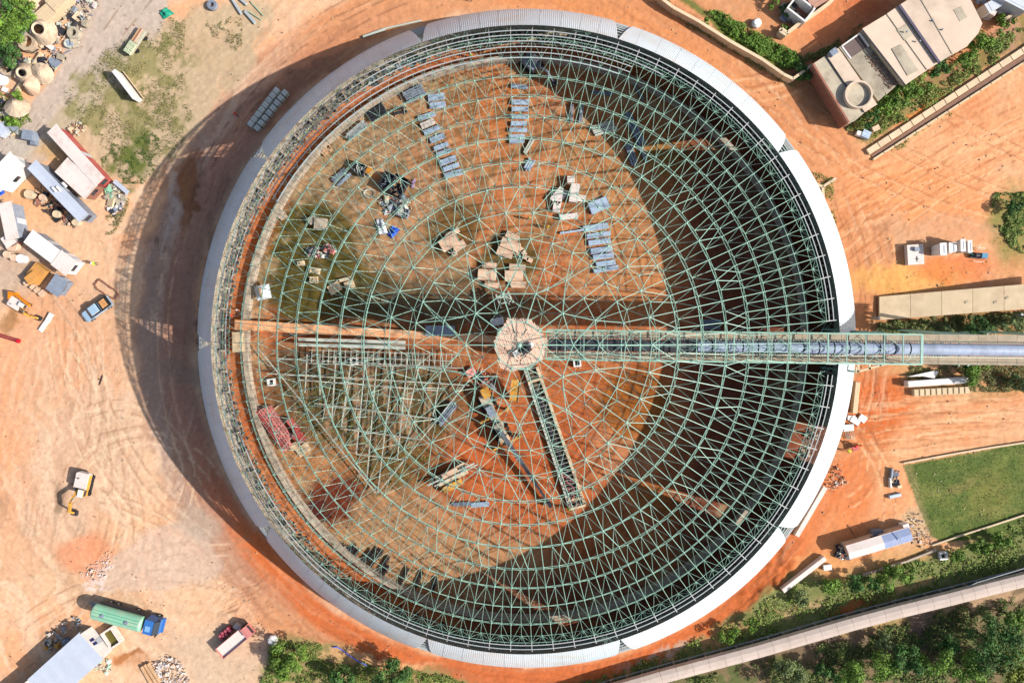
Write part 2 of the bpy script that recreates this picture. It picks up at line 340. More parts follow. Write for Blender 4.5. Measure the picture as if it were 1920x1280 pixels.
put(ell(1330, 1200, 120, 12, -22)*.6, (206, 150, 110)); put(ell(1230, 1225, 70, 12, -14)*sm(nC, .45, .6), (200, 160, 140))
put(pol([(510,1190),(600,1200),(700,1245),(830,1262),(900,1300),(480,1300)], 1, 6)*.85, (150, 140, 90)); put(ell(700, 1240, 110, 9, 6)*.8, (226, 172, 122))
put(ell(1800, 605, 160, 26, -3)*.8, (138, 112, 66)); put(ell(1830, 720, 120, 30, 0)*.5, (176, 140, 90)); put(ell(1880, 700, 30, 24, 0)*.7, (206, 110, 66)); put(ell(1740, 615, 60, 12, 0)*.7, (224, 140, 86)); put(ell(1700, 690, 50, 16)*.6, (208, 160, 110))
put(ell(1905, 425, 50, 70, 0)*.85, (130, 132, 70)); put(ell(1700, 520, 110, 24, -4)*.7, (238, 176, 96)); put(ell(1800, 500, 70, 24)*.6, (222, 108, 50)); put(ell(1770, 430, 120, 24)*.5, (206, 158, 124))
# compound in the top right
put(pol([(1240,-60),(1310,25),(1400,90),(1480,130),(1530,190),(1600,250),(1680,200),(1930,60),(1930,-60)], .7, 5)*.7, (206, 140, 96))
put(pol([(1240,-30),(1262,-30),(1480,140),(1500,165),(1478,160)], .4, 2), (120, 118, 62)); put(pol([(1330,30),(1400,70),(1490,110),(1470,142),(1380,95)], .5, 3)*.85, (104, 122, 50))
put(pol([(1600,215),(1730,150),(1850,80),(1940,10),(1940,60),(1800,150),(1630,262),(1580,250)], .9, 5)*.8, (124, 118, 64)); put(ell(1730, 205, 45, 9, -28)*.9, (222, 134, 64)); put(ell(1770, 140, 40, 14, -28)*.7, (190, 132, 108)); put(ell(1880, 70, 30, 20, -28)*.7, (196, 142, 120))
put(ell(1590, 30, 90, 50, -30)*.8, (212, 128, 84)); put(ell(1620, 10, 40, 20)*.5, (190, 92, 50)); put(ell(1545, 345, 30, 30)*.5, (214, 150, 110))
put(ell(1520, 175, 30, 60, -35)*.6, (122, 96, 74))
# grass field with its worn centre
field = pol([(1692,872),(1930,828),(2300,770),(2300,900),(1960,985),(1925,1000),(1770,1017),(1745,1005)], .12, 1)
put(field, (96, 112, 54)); put(field*sm(nB, .45, .65)*.5, (126, 130, 66)); put(field*ell(1860, 930, 40, 50, 20)*.45, (150, 138, 74)); put(field*sm(nC, .5, .7)*.3, (84, 104, 44)); put(field*sm(fbm(PX/70, PY/12, 115), .52, .66)*.45, (140, 136, 78)); put(field*(1-sm(np.abs(PX-1700-(PY-870)*.3), 4, 16))*.6, (160, 142, 96)); put(field*ell(1800, 905, 26, 10, -20)*.5, (160, 140, 88))
# ---- inside the dome
ins = 1-sm(RR, 592, 600)
put(ins, (200, 118, 72)); put(ins*sm(nA, .45, .65)*.5, (196, 98, 50)); put(ins*sm(nB, .5, .68)*.4, (226, 150, 98))
put(ins*(sm(RR+f1*6, 556, 564)), (150, 138, 118)); put(ins*sm(RR, 560, 566)*sm(nC, .48, .6)*.7, (96, 92, 84)); put(ins*sm(RR, 560, 566)*sm(fbm(RR/8, TH*60, 97, 3), .52, .64)*.8, (188, 176, 154))
inn = 1-sm(RR, 520, 524)
put(inn*ell(800, 330, 230, 200, -30, .5)*.7, (206, 156, 112)); put(inn*ell(640, 300, 150, 90, -45, .4)*.8, (196, 158, 118)); put(inn*ell(700, 480, 160, 110, 0, .5)*.6, (200, 152, 110))
put(inn*ell(1150, 300, 120, 120, 0, .4)*.6, (206, 146, 92)); put(inn*ell(1180, 470, 90, 130, 0, .4)*.6, (214, 150, 96)); put(inn*ell(920, 220, 80, 110, 0, .5)*.8, (212, 124, 66))
put(inn*ell(990, 420, 120, 130, 0, .4)*.7, (214, 122, 68)); put(inn*ell(790, 1010, 250, 90, 12, .4)*.85, (206, 156, 112)); put(inn*ell(600, 860, 90, 80, 30, .4)*.7, (214, 156, 104))
put(inn*ell(1190, 830, 90, 60, -30, .4)*.6, (212, 146, 104)); put(inn*sm(nB, .48, .62)*ell(800, 400, 330, 280, 0, .4)*.55, (158, 132, 92)); put(inn*sm(nC, .52, .64)*ell(860, 350, 330, 280, 0, .4)*.35, (226, 186, 142))
put(inn*sm(nC, .5, .64)*ell(800, 1010, 260, 100, 8, .4)*.5, (150, 126, 92)); put(inn*sm(nB, .55, .65)*ell(980, 280, 300, 180, 0, .4)*.5, (150, 96, 50))
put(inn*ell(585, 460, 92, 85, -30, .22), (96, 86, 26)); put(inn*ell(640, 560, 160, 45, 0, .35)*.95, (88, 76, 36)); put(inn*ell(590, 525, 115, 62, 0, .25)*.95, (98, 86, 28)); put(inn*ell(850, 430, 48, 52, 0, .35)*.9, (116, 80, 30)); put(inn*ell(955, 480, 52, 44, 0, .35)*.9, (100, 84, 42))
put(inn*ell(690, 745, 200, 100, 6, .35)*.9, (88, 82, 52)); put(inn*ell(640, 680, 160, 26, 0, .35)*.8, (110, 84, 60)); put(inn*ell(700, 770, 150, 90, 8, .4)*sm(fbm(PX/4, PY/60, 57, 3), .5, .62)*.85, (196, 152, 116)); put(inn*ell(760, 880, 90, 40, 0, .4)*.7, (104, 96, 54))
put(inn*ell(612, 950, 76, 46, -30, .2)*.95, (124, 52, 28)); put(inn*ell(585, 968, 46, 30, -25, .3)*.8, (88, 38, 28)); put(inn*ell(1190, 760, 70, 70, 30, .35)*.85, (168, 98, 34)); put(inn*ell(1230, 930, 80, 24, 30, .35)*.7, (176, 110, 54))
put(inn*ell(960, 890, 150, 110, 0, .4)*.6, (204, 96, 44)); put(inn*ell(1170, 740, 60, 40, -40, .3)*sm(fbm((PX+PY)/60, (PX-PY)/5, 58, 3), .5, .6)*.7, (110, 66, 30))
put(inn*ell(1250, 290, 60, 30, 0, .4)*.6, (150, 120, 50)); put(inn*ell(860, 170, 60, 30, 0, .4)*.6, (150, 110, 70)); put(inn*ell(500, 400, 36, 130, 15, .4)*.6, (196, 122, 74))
put(inn*ell(470, 620, 60, 12, 2, .3)*.8, (206, 116, 64)); put(inn*ell(840, 565, 190, 42, 0, .4)*.75, (96, 82, 60)); put(inn*sm(nB, .44, .6)*ell(700, 440, 200, 160, 0, .4)*.35, (150, 120, 84)); put(ins*sm(PX+w1*60, 1240, 1330)*.8, (122, 66, 52)); put(ins*sm(PY+w1*60, 1040, 1120)*sm(PX, 800, 950)*.7, (128, 78, 62)); put(inn*ell(1400, 330, 60, 80, 0, .4)*.5, (130, 90, 70))  # paints deep shade on the right and lower floor, conveyor shadow across the middle
put(inn*(1-sm(np.abs(RR-500+w1*20), 12, 22))*sm(nB, .4, .6)*.6, (206, 170, 128))
# mottling that belongs to the soil; dome floor darkened to add lattice shade
C = C*(1-.13*inn-.18*inn*sm(fbm(PX/16, PY/16, 171), .5, .66))[..., None]
mot = fbm(PX/3.2, PY/3.2, 101, 3)-.5; ma = .26+.28*sm(-RR, -600, -560)+.25*sm(PY, 1060, 1120)*sm(PX, 1000, 1100); C *= (1+ma*mot+.22*(nC-.5)+.12*(nB-.5))[..., None]
speck = sm(fbm(PX/2.4, PY/2.4, 105, 2), .84, .92); C = C*(1-.35*speck[..., None])
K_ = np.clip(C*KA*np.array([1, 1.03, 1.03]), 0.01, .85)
near = (np.abs(GX) < 93)*(np.abs(GY) < 62)
Z = near*((nC-.5)*.10+(nB-.5)*.10-.10)
Z += near*ins*ell(585, 945, 60, 34, -25, .5)*.0
Zh = ell(1450, 1085, 70, 40, -40, .5)*(fbm(PX/14, PY/14, 111, 4)-.3)*.9*near
Z += np.clip(Zh, 0, 1)
me = bpy.data.meshes.new('ground'); ny, nx = GX.shape
co = np.stack([GX, GY, Z], -1).reshape(-1, 3).astype(np.float32)
idx = np.arange(ny*nx).reshape(ny, nx); q = np.stack([idx[:-1, :-1], idx[:-1, 1:], idx[1:, 1:], idx[1:, :-1]], -1).reshape(-1, 4)
me.vertices.add(len(co)); me.vertices.foreach_set('co', co.ravel())
me.loops.add(q.size); me.loops.foreach_set('vertex_index', q.ravel().astype(np.int32))
me.polygons.add(len(q)); me.polygons.foreach_set('loop_start', np.arange(0, q.size, 4, dtype=np.int32)); me.polygons.foreach_set('loop_total', np.full(len(q), 4, dtype=np.int32))
me.polygons.foreach_set('use_smooth', np.ones(len(q), bool))
me.update(); me.validate()
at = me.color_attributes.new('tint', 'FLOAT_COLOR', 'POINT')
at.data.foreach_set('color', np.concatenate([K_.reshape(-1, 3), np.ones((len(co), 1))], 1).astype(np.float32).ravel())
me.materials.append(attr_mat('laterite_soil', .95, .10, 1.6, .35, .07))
go = link('ground', me); tag(go, kind='structure')
# colour lookup for later: grass density etc. uses the same noises

# ------------------------------------------------------------------ the dome
c_green = mat('pale_green_steel', (152, 194, 176), .45, .0, .14, .4, 0)
c_galv = mat('galvanised_steel', (184, 190, 192), .5, .0, .1, .6, 0)
c_clad = mat('white_cladding', (218, 236, 246), .42, .0, .04, .15, 0, k=.60, dirt=(206, 196, 180), dscale=.16, damt=.55)
c_conc = mat('concrete', (196, 180, 160), .85, 0, .16, .8, .3, dirt=(150, 126, 104), damt=.6)
SPH_R, SPH_C = 57.33, -22.2
def onsphere(rp, R=SPH_R):
    """radius and height of the shell whose image radius is rp pixels"""
    t = rp*mpp(0); lo, hi = 0.0, R+SPH_C
    lo = 2.0 if rp > 400 else 0.0
    best = None
    z = R+SPH_C
    for i in range(4000):
        z = (R+SPH_C)*(1-i/4000)
        r = math.sqrt(max(0, R*R-(z-SPH_C)**2))
        if r/(1-z/H) >= t: return r, z
    return r, z
def P3(r, z, a): return Vector((r*math.cos(a), r*math.sin(a), z))
dome = thing('storage_dome', 'huge round dome, open pale green steel lattice above a white clad foot ring', 'dome')
top = [(45,10),(100,10),(148,20),(198,30),(247,30),(294,60),(339,60),(383,60),(423,90),(460,90),(497,90),(532,90),(567,90)]
bot = [(72,10,.5),(115,20,.5),(165,30,.5),(210,30,.5),(256,30,.5),(299,60,.5),(343,60,.5),(386,60,.5),(427,90,.5),(463,90,.5),(499,90,.5),(531,90,.5),(555,90,.5)]
rings = [[P3(*onsphere(r), 2*math.pi*k/n) for k in range(n)] for r, n in top]
for z in (11.5, 7.8, 4.0):
    r = math.sqrt(SPH_R**2-(z-SPH_C)**2)-.45; rings.append([P3(r, z, 2*math.pi*k/90) for k in range(90)])
brings = [[P3(*onsphere(r, SPH_R-1.9), 2*math.pi*(k+o)/n) for k in range(n)] for r, n, o in bot]
for z, dr in ((7.6, 2.6), (4.4, 2.6)):
    r = math.sqrt(SPH_R**2-(z-SPH_C)**2)-dr; brings.append([P3(r, z, 2*math.pi*(k+.5)/90) for k in range(90)])
def gap(*pts):
    for p in pts:
        if p.x > 38.5 and abs(p.y+0.9) < 2.6 and p.z > 12.5 and p.z < 24: return True
    return False
def angd(a, b):
    d = abs(math.atan2(a.y, a.x)-math.atan2(b.y, b.x)); return min(d, 2*math.pi-d)
def nearest(p, ring, tol=1.25, mx=2):
    ds = sorted((angd(p, q), i) for i, q in enumerate(ring)); d0 = ds[0][0]
    return [i for d, i in ds[:mx] if d < d0+.004 or (mx > 2 and d < d0*tol)]
apex = P3(0, SPH_R+SPH_C, 0)
for i, rg in enumerate(rings):
    m = MB()
    for k in range(len(rg)):
        a, b = rg[k], rg[(k+1) % len(rg)]
        if not gap(a, b): m.bar(a, b, (.09 if i < 8 else .06) if i > 1 else .13, 4)
    part(dome, 'ring_chord', m, c_green)
for i, rg in enumerate(brings):
    m = MB()
    for k in range(len(rg)):
        a, b = rg[k], rg[(k+1) % len(rg)]
        if not gap(a, b): m.bar(a, b, .055, 4)
    part(dome, 'inner_ring_chord', m, c_green)
def chains(rs, name, w, start, end):
    n = len(rs[start])
    for k in range(n):
        m = MB()
        for j in range(start, end):
            a, b = rs[j][k], rs[j+1][k]
            if not gap(a, b): m.bar(a, b, w, 4)
            elif m.v: part(dome, name, m, c_green); m = MB()
        if m.v: part(dome, name, m, c_green)
chains(rings, 'rib', .08, 8, 15); chains(rings, 'rib', .09, 5, 7); chains(rings, 'rib', .09, 3, 4); chains(rings, 'rib', .13, 0, 1)
chains(brings, 'inner_rib', .07, 8, 14); chains(brings, 'inner_rib', .07, 5, 7); chains(brings, 'inner_rib', .07, 2, 4)
def bridge(rs, j, name, w):
    for q in rs[j+1]:
        for i in nearest(q, rs[j]):
            if not gap(q, rs[j][i]): part(dome, name, MB().bar(rs[j][i], q, w, 4), c_green)
for j in (1, 2, 4, 7): bridge(rings, j, 'bridging_bar', .09)
m = MB()
for j in (0, 1, 4, 7):
    for q in brings[j+1]:
        for i in nearest(q, brings[j]):
            if not gap(q): m.bar(brings[j][i], q, .07, 4)
part(dome, 'inner_bridging_bars', m, c_green, kind='stuff')
braces = []
for j, rg in enumerate(brings):
    for q in rg:
        sel = []
        if j < len(rings): sel += [rings[j][i] for i in nearest(q, rings[j], 1.3, 2)]
        if j+1 < len(rings): sel += [rings[j+1][i] for i in nearest(q, rings[j+1], 1.3, 3 if j < 8 else 2)]
        for p in sel:
            if not gap(p, q): braces.append((j, q, p))
for a in rings[0]:
    braces.append((0, apex, a))
for j, q, p in braces[:296]: part(dome, 'diagonal_brace', MB().bar(q, p, .065, 4, cap=False), c_green)
m = MB()
for j, q, p in braces[296:]: m.bar(q, p, .045 if j > 9 else .058, 4, cap=False)
# star bracing of the bearing nodes
sup = brings[12]
for k, q in enumerate(sup):
    for dz, da, rr_ in ((2.0, -.9, 46.2), (2.0, .9, 46.2), (2.0, -.3, 45.6), (2.0, .3, 45.6)):
        a = 2*math.pi*(k+.5+da)/90; m.bar(q, P3(rr_+1.3, 5.2, a), .06, 4, cap=False)
part(dome, 'diagonal_braces', m, c_green, kind='stuff')
m = MB()
for j, rg in enumerate(rings[:13]):
    for p in rg:
        if not gap(p): m.ball(p, .14)
for rg in brings[:13]:
    for p in rg:
        if not gap(p): m.ball(p, .14)
m.ball(apex, .35)
part(dome, 'node_joints', m, c_green, kind='stuff')
# purlins above the lattice and their posts
def purlin(rp, a0, a1, w=.11):
    m = MB(); r, z = onsphere(rp, SPH_R+.1); n = max(2, int(abs(a1-a0)/2))
    pts = [P3(r, z, R_(a0+(a1-a0)*i/n)) for i in range(n+1)]
    for a, b in zip(pts[:-1], pts[1:]):
        if not gap(a, b): m.beam(a, b, w, .07)
    part(dome, 'purlin', m, c_galv)
purlin(572, 0, 360); purlin(580, 0, 360)
purlin(561, 62, 220); purlin(551, 68, 152); purlin(541, 68, 150); purlin(531, 70, 150)
m = MB()
for k in range(90):
    a = 2*math.pi*k/90; r0, z0 = onsphere(566, SPH_R+.05); r1, z1 = onsphere(584, SPH_R+.05)
    m.beam(P3(r0, z0, a), P3(r1, z1, a), .1, .08)
part(dome, 'purlin_posts', m, c_galv, kind='stuff')
# white corrugated cladding: ten curved fields, triangular openings between them
def shell(z, off): return math.sqrt((SPH_R+off)**2-(z-SPH_C)**2)
for s in range(10):
    a0 = 36*s+.35; a1 = 36*(s+1)+.35
    m = MB(); nc = 200; nr = 8; vs = []; fs = []
    for j in range(nr+1):
        t = j/nr; z = 4.0+(15.0-4.0)*t
        tr = 1.7*(1-t)**.85+.04                              # trimmed ends: sheets step back towards the foot
        if s in (5,): pass
        for i in range(nc+1):
            a = R_(a0+tr+(a1-a0-2*tr)*i/nc); r = shell(z, .1+(.018 if i % 2 else -.008))
            vs.append(P3(r, z, a))
    for j in range(nr):
        for i in range(nc):
            b = j*(nc+1)+i; fs.append((b, b+1, b+nc+2, b+nc+1))
    m.add(vs, fs); part(dome, 'cladding_panel', m, c_clad)
    m = MB()
    for q in range(1, 10):
        a = R_(a0+(a1-a0)*q/10+.2*math.sin(q*5+s)); zz = [4.6+10.2*i/6 for i in range(7)]
        for z_0, z_1 in zip(zz[:-1], zz[1:]): m.beam(P3(shell(z_0, .125), z_0, a), P3(shell(z_1, .125), z_1, a), .05, .02)
    part(dome, 'lap_seams', m, c_clad, kind='stuff')
m = MB()
for z in (4.4, 5.8, 7.2, 8.6, 10.0, 11.4, 12.8):
    r = shell(z, -.12)
    for k in range(180):
        m.beam(P3(r, z, R_(2*k)), P3(r, z, R_(2*k+2)), .12, .12)
part(dome, 'girt_rails', m, c_galv, kind='stuff')
# concrete foot wall with a doorway towards the east-south-east
m = MB(); rw0, rw1 = 49.6, 50.3
doors = [(-23.2, -16.6)]
for k in range(360):
    a = k-180
    if any(d0 <= a < d1 for d0, d1 in doors): continue
    m.prism([(rw0*math.cos(R_(b)), rw0*math.sin(R_(b))) for b in (a, a+1)]+[(rw1*math.cos(R_(b)), rw1*math.sin(R_(b))) for b in (a+1, a)], -.3, 5.0)
part(dome, 'foot_wall', m, c_conc)
# low concrete ring wall inside
rw = thing('ring_wall', 'low circular concrete kerb wall running all the way round inside the lattice dome', 'wall')
nseg = 60; c_gap = mat('dark_gap', (58, 56, 60), .7, .0, .2, 2, .2)  # dark strip added outside the wall to draw its thin black gap line
for k in range(nseg):
    m = MB(); a0 = 360*k/nseg+.03; a1 = 360*(k+1)/nseg-.03; st_ = 3
    for j in range(st_):
        b0 = R_(a0+(a1-a0)*j/st_); b1 = R_(a0+(a1-a0)*(j+1)/st_)
        m.prism([(44.35*math.cos(b), 44.35*math.sin(b)) for b in (b0, b1)]+[(45.15*math.cos(b), 45.15*math.sin(b)) for b in (b1, b0)], -.3, 1.3)
        part(rw, 'gap_strip', MB().prism([(45.18*math.cos(b), 45.18*math.sin(b)) for b in (R_(a0), R_((a0+a1)/2), R_(a1))]+[(45.6*math.cos(b), 45.6*math.sin(b)) for b in (R_(a1), R_((a0+a1)/2), R_(a0))], -.3, .1), c_gap) if j == 0 else None
    part(rw, 'wall_segment', m, c_conc)
# ------------------------------------------------------------------ palette
c_orange_dust = mat('dusty_deck', (242, 174, 124), .9, 0, .25, .5, .3, dirt=(210, 170, 130), damt=.7)
c_ply = mat('plywood', (232, 196, 166), .8, 0, .18, 1.2, .2, dirt=(190, 140, 110), damt=.5)
c_timber = mat('timber', (214, 172, 132), .8, 0, .22, 1.5, .2)
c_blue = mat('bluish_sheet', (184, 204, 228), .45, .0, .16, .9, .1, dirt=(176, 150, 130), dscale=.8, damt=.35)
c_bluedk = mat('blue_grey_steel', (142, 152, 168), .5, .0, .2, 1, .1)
c_dark = mat('dark_steel', (62, 62, 70), .5, .3, .25, 1, .1)
c_black = mat('black_rubber', (34, 34, 38), .8, 0, .2, 2, .1)
c_white = mat('white_paint', (244, 240, 236), .5, 0, .05, .6, .05, dirt=(206, 186, 168), damt=.4)
c_roof = mat('dusty_white_roof', (238, 224, 216), .6, 0, .06, .4, .1, dirt=(204, 182, 170), dscale=.5, damt=.7)
c_roofg = mat('pale_grey_roof', (212, 218, 226), .5, .1, .06, .5, .1, dirt=(186, 180, 182), damt=.4)
c_roofb = mat('blue_white_roof', (208, 216, 232), .45, .1, .07, .5, .1)
c_slab = mat('roof_concrete', (226, 202, 180), .9, 0, .08, .25, .2, dirt=(186, 170, 150), dscale=.18, damt=.75)
c_slab2 = mat('weathered_concrete', (190, 178, 156), .9, 0, .18, .5, .3, dirt=(136, 126, 108), dscale=.3, damt=.8)
c_brick = mat('red_brick', (160, 108, 90), .9, 0, .25, 2, .3)
c_red = mat('red_paint', (188, 78, 76), .5, 0, .2, .8, .1, dirt=(224, 140, 130), damt=.5)
c_yel = mat('yellow_paint', (228, 166, 62), .5, 0, .15, 1.5, .1, dirt=(150, 110, 76), dscale=.9, damt=.8)
c_glass = mat('dark_glass', (40, 52, 66), .12, 0, .05, 1, 0, spec=.6)
c_gal2 = mat('light_steel_frame', (208, 212, 198), .5, .1, .12, 1, .05)
c_tan = mat('tan_concrete', (224, 200, 164), .85, 0, .1, .5, .2, dirt=(190, 160, 130), damt=.5)
c_beigewall = mat('cream_wall', (226, 202, 168), .85, 0, .1, .6, .2)
c_green_cl = mat('turquoise_tarp', (20, 160, 130), .6, 0, .15, 2, .3)
c_mint = mat('mint_tank', (150, 212, 180), .4, 0, .1, .9, 0, dirt=(196, 196, 170), dscale=.8, damt=.7)
c_cabb = mat('cab_blue', (60, 120, 196), .35, 0, .08, 1, 0)
c_pick = mat('pale_blue_car', (176, 206, 228), .25, .1, .03, 1, 0, spec=.6)
c_belt = mat('white_belt', (166, 180, 204), .5, 0, .12, .8, .05, dirt=(120, 130, 150), damt=.6)
c_walk = mat('walkway_grating', (176, 160, 136), .8, .1, .18, 1.2, .3)
c_tarpb = mat('blue_tarp', (34, 92, 214), .5, 0, .15, 2, .4)
c_tarpw = mat('white_sheeting', (226, 232, 242), .5, 0, .08, 2, .4)
c_orange = mat('orange_plastic', (236, 90, 40), .5, 0, .1, 2, 0)
c_mud = mat('muddy_water', (104, 96, 40), .15, 0, .15, .6, 0)
c_pink = mat('faded_red_steel', (228, 146, 138), .6, .1, .25, 1, .1)

# ------------------------------------------------------------------ conveyor bridge into the dome
ZC = 19.5
def cy(x): return 645+(x-975)*(12.0/945)          # centre line of the bridge in the photograph
cb = thing('conveyor_bridge', 'long pale green box-truss conveyor bridge with white covered belt entering the dome', 'conveyor')
def CP(x, off, z): 
    a = W(x, cy(x), z+0.0); b = W(x, cy(x)+1, z); return a+(b-a).normalized()*off
xs = [1024+(1716-1024)*i/20 for i in range(21)]
hw, zt, zb = 1.92, ZC+1.5, ZC-1.3
def wx(px, off, z):
    """points of one straight run: world x from the mid-height line so that panels stay vertical"""
    p = W(px, cy(px), ZC); q0 = W(1000, cy(1000), ZC); q1 = W(1900, cy(1900), ZC); d = (q1-q0).normalized()
    return Vector((p.x-d.y*off*-1*-1, p.y+d.x*off, z))
for off in (-hw, hw):
    for z, w_ in ((zt, .2), (zb, .22)):
        part(cb, 'chord', MB().beam(wx(xs[0], off, z), wx(xs[-1], off, z), w_, .2), c_green)
for i, x in enumerate(xs):
    big = i in (0, 20) or i % 5 == 0
    part(cb, 'cross_bar', MB().beam(wx(x, -hw, zt+.01), wx(x, hw, zt+.01), .3 if i in (20,) else (.17 if big else .11), .14), c_green)
    part(cb, 'floor_bar', MB().beam(wx(x, -hw, zb+.01), wx(x, hw, zb+.01), .1, .12), c_green)
    for off in (-hw, hw):
        part(cb, 'post', MB().bar(wx(x, off, zb), wx(x, off, zt), .12), c_green)
        if i < 20: part(cb, 'side_brace', MB().bar(wx(x, off, zb), wx(xs[i+1], off, zt), .09), c_green)
    if i < 20:
        s0, s1 = (-hw, hw) if i % 2 else (hw, -hw)
        part(cb, 'top_brace', MB().bar(wx(x, s0, zt), wx(xs[i+1], 0, zt), .06), c_green)
        part(cb, 'top_brace', MB().bar(wx(x, 0, zt), wx(xs[i+1], s0, zt), .06), c_green)
part(cb, 'centre_chord', MB().beam(wx(xs[0], 0, zt-.02), wx(xs[-3], 0, zt-.02), .07, .08), c_green)
for s_, nm in ((-1, 'walkway'), (1, 'walkway')):
    for i in range(30):
        x0 = 1028+i*(2140-1028)/30; x1 = x0+(2140-1028)/30
        part(cb, nm, MB().beam(wx(x0, s_*1.45, zb+.25), wx(x1, s_*1.42, zb+.25)-Vector((.04, 0, 0)), 1.08, .06), c_walk)
    part(cb, 'stringer', MB().beam(wx(1026, s_*1.0, zb+.3), wx(2140, s_*1.0, zb+.3), .1, .3), c_gal2)
    part(cb, 'handrail', MB().beam(wx(1720, s_*1.85, zb+1.2), wx(2140, s_*1.85, zb+1.2), .05, .05), c_slab2)
    part(cb, 'edge_beam', MB().beam(wx(1716, s_*1.88, zb), wx(2140, s_*1.88, zb), .1, .3), c_walk)
m = MB()
for i in range(230):
    x = 1030+i*4.9
    for s_ in (-1, 1):
        m.box(wx(x, s_*.92, zb+.62), (.16, .1, .3)); m.bar(wx(x, s_*1.0, zb+.3), wx(x, s_*.9, zb+.85), .05, 3)
part(cb, 'idler_frames', m, c_gal2, kind='stuff')
def halfpipe(x0, x1, r, z, n=10, seg=1):
    m = MB(); vs = []; fs = []
    for k in range(seg+1):
        x = x0+(x1-x0)*k/seg
        for i in range(n+1):
            t = math.pi*i/n; vs.append(wx(x, r*math.cos(t), z+r*.85*math.sin(t)))
    for k in range(seg):
        for i in range(n):
            b = k*(n+1)+i; fs.append((b, b+1, b+n+2, b+n+1))
    return m.add(vs, fs)
# belt: bare and dark inside the dome, under pale hoods outside
part(cb, 'belt', MB().beam(wx(1028, 0, zb+.55), wx(2140, 0, zb+.55), 1.6, .05), c_dark)
nh = 58
for i in range(nh):
    x0 = 1310+i*(2140-1310)/nh; x1 = x0+(2140-1310)/nh
    if x0 < 1700: x1 -= 2.4 if i % 2 else .3
    part(cb, 'belt_hood', halfpipe(x0, x1-.15, .78 if x0 > 1500 else .7, zb+.55), c_belt, smooth=True)
for x in (1662, 1830, 2000):
    for s_ in (-1, 1):
        part(cb, 'trestle_leg', MB().beam(wx(x, s_*1.9, zb), wx(x, s_*2.6, -.2), .3, .3), c_green)
        part(cb, 'trestle_leg', MB().beam(wx(x+18, s_*1.9, zb), wx(x+18, s_*2.6, -.2), .3, .3), c_green)
    m = MB()
    for z in (4, 8, 12, 16): m.beam(wx(x, -2.3, z), wx(x, 2.3, z), .14, .14); m.beam(wx(x+18, -2.3, z), wx(x+18, 2.3, z), .14, .14); m.beam(wx(x, 2.3, z), wx(x+18, 2.3, z), .14, .14)
    part(cb, 'trestle_bracing', m, c_green, kind='stuff')
sf = thing('service_platform', 'small cream railed platform below the conveyor just outside the white ring', 'platform', W(1632, 690, 12))
m = MB(); o = W(1632, 690, 12)
for a, b in (((1606, 697), (1664, 681)), ((1606, 688), (1606, 699)), ((1609, 682), (1609, 697)), ((1630, 680), (1630, 692)), ((1650, 680), (1650, 686))):
    m.beam(W(*a, 12)-o, W(*b, 12)-o, .28, .25)
part(sf, 'frame', m, c_beigewall)
m = MB()
for p in ((1606, 697), (1662, 682)): m.beam(W(*p, 12)-o, W(*p, 12)-o-Vector((0, 0, 12)), .25, .25, up=Vector((1, 0, 0)))
part(sf, 'legs', m, c_green, kind='stuff')
# ------------------------------------------------------------------ centre tower with plank deck
ZD = 22.0
ctr = W(975, 646, ZD)
ct = thing('centre_tower', 'round concrete tower at the dome centre topped by a pale ten-sided plank deck', 'tower', (ctr.x, ctr.y, 0))
part(ct, 'shaft', MB().lathe([(1.75, -.3), (1.75, 14), (1.35, 14.2), (1.35, ZD-.4)], 20), c_conc, smooth=True)
part(ct, 'bearing_collar', MB().lathe([(2.6, 3.0), (2.9, 3.2), (2.9, 4.6), (2.4, 4.8)], 24), c_yel)
m = MB()
for k in range(10):
    t = R_(36*k); m.beam((0, 0, ZD-1.2), (3.3*math.cos(t), 3.3*math.sin(t), ZD-.25), .16, .24)
    t2 = R_(36*k+36); m.beam((3.35*math.cos(t), 3.35*math.sin(t), ZD-.25), (3.35*math.cos(t2), 3.35*math.sin(t2), ZD-.25), .16, .2)
part(ct, 'deck_frame', m, c_green)
rnd = random.Random(4); c_deck = mat('deck_plywood', (240, 208, 184), .8, 0, .14, 1.2, .2, dirt=(204, 160, 130), damt=.5)
DP = [(W(x, y, ZD)-ctr) for x, y in ((952, 597), (994, 597), (1011, 617), (1027, 638), (1023, 664), (1018, 675), (960, 698), (938, 690), (929, 655), (926, 640), (943, 612))]
rot = R_(-68); cR, sR = math.cos(rot), math.sin(rot); DQ = [(p.x*cR+p.y*sR, -p.x*sR+p.y*cR) for p in DP]
for k in range(34):
    y = -3.8+k*.225; X = []
    for (x0, y0), (x1, y1) in zip(DQ, DQ[1:]+DQ[:1]):
        if (y0 > y) != (y1 > y): X.append(x0+(x1-x0)*(y-y0)/(y1-y0))
    if len(X) < 2: continue
    lo_, hi_ = min(X), max(X); x = lo_+rnd.uniform(-.12, .06)
    while x < hi_-.25:
        L = rnd.uniform(1.3, 2.8); L = hi_-x if x+L > hi_-.5 else L; a = rot+rnd.uniform(-.04, .04); cx = x+L/2
        p = Vector((cx*cR-y*sR, cx*sR+y*cR, ZD-.1+rnd.uniform(-.03, .05))); part(ct, 'plank', MB().box(p, (L-.04, .208, .045), a), c_deck); x += L
for k in range(9):
    a = rnd.uniform(0, 6.28); r = rnd.uniform(.4, 2.2)
    part(ct, 'plank', MB().box((r*math.cos(a), r*math.sin(a), ZD+.02), (rnd.uniform(1, 2), .2, .045), rnd.uniform(0, 3.1)), c_deck)
def solo(name, label, cat, m, mt, px, z=0, rz=0, group=None, smooth=False):
    o = link(name, m.mesh(name, mt, smooth), None, W(*px, z), rz); return tag(o, label, cat, group)
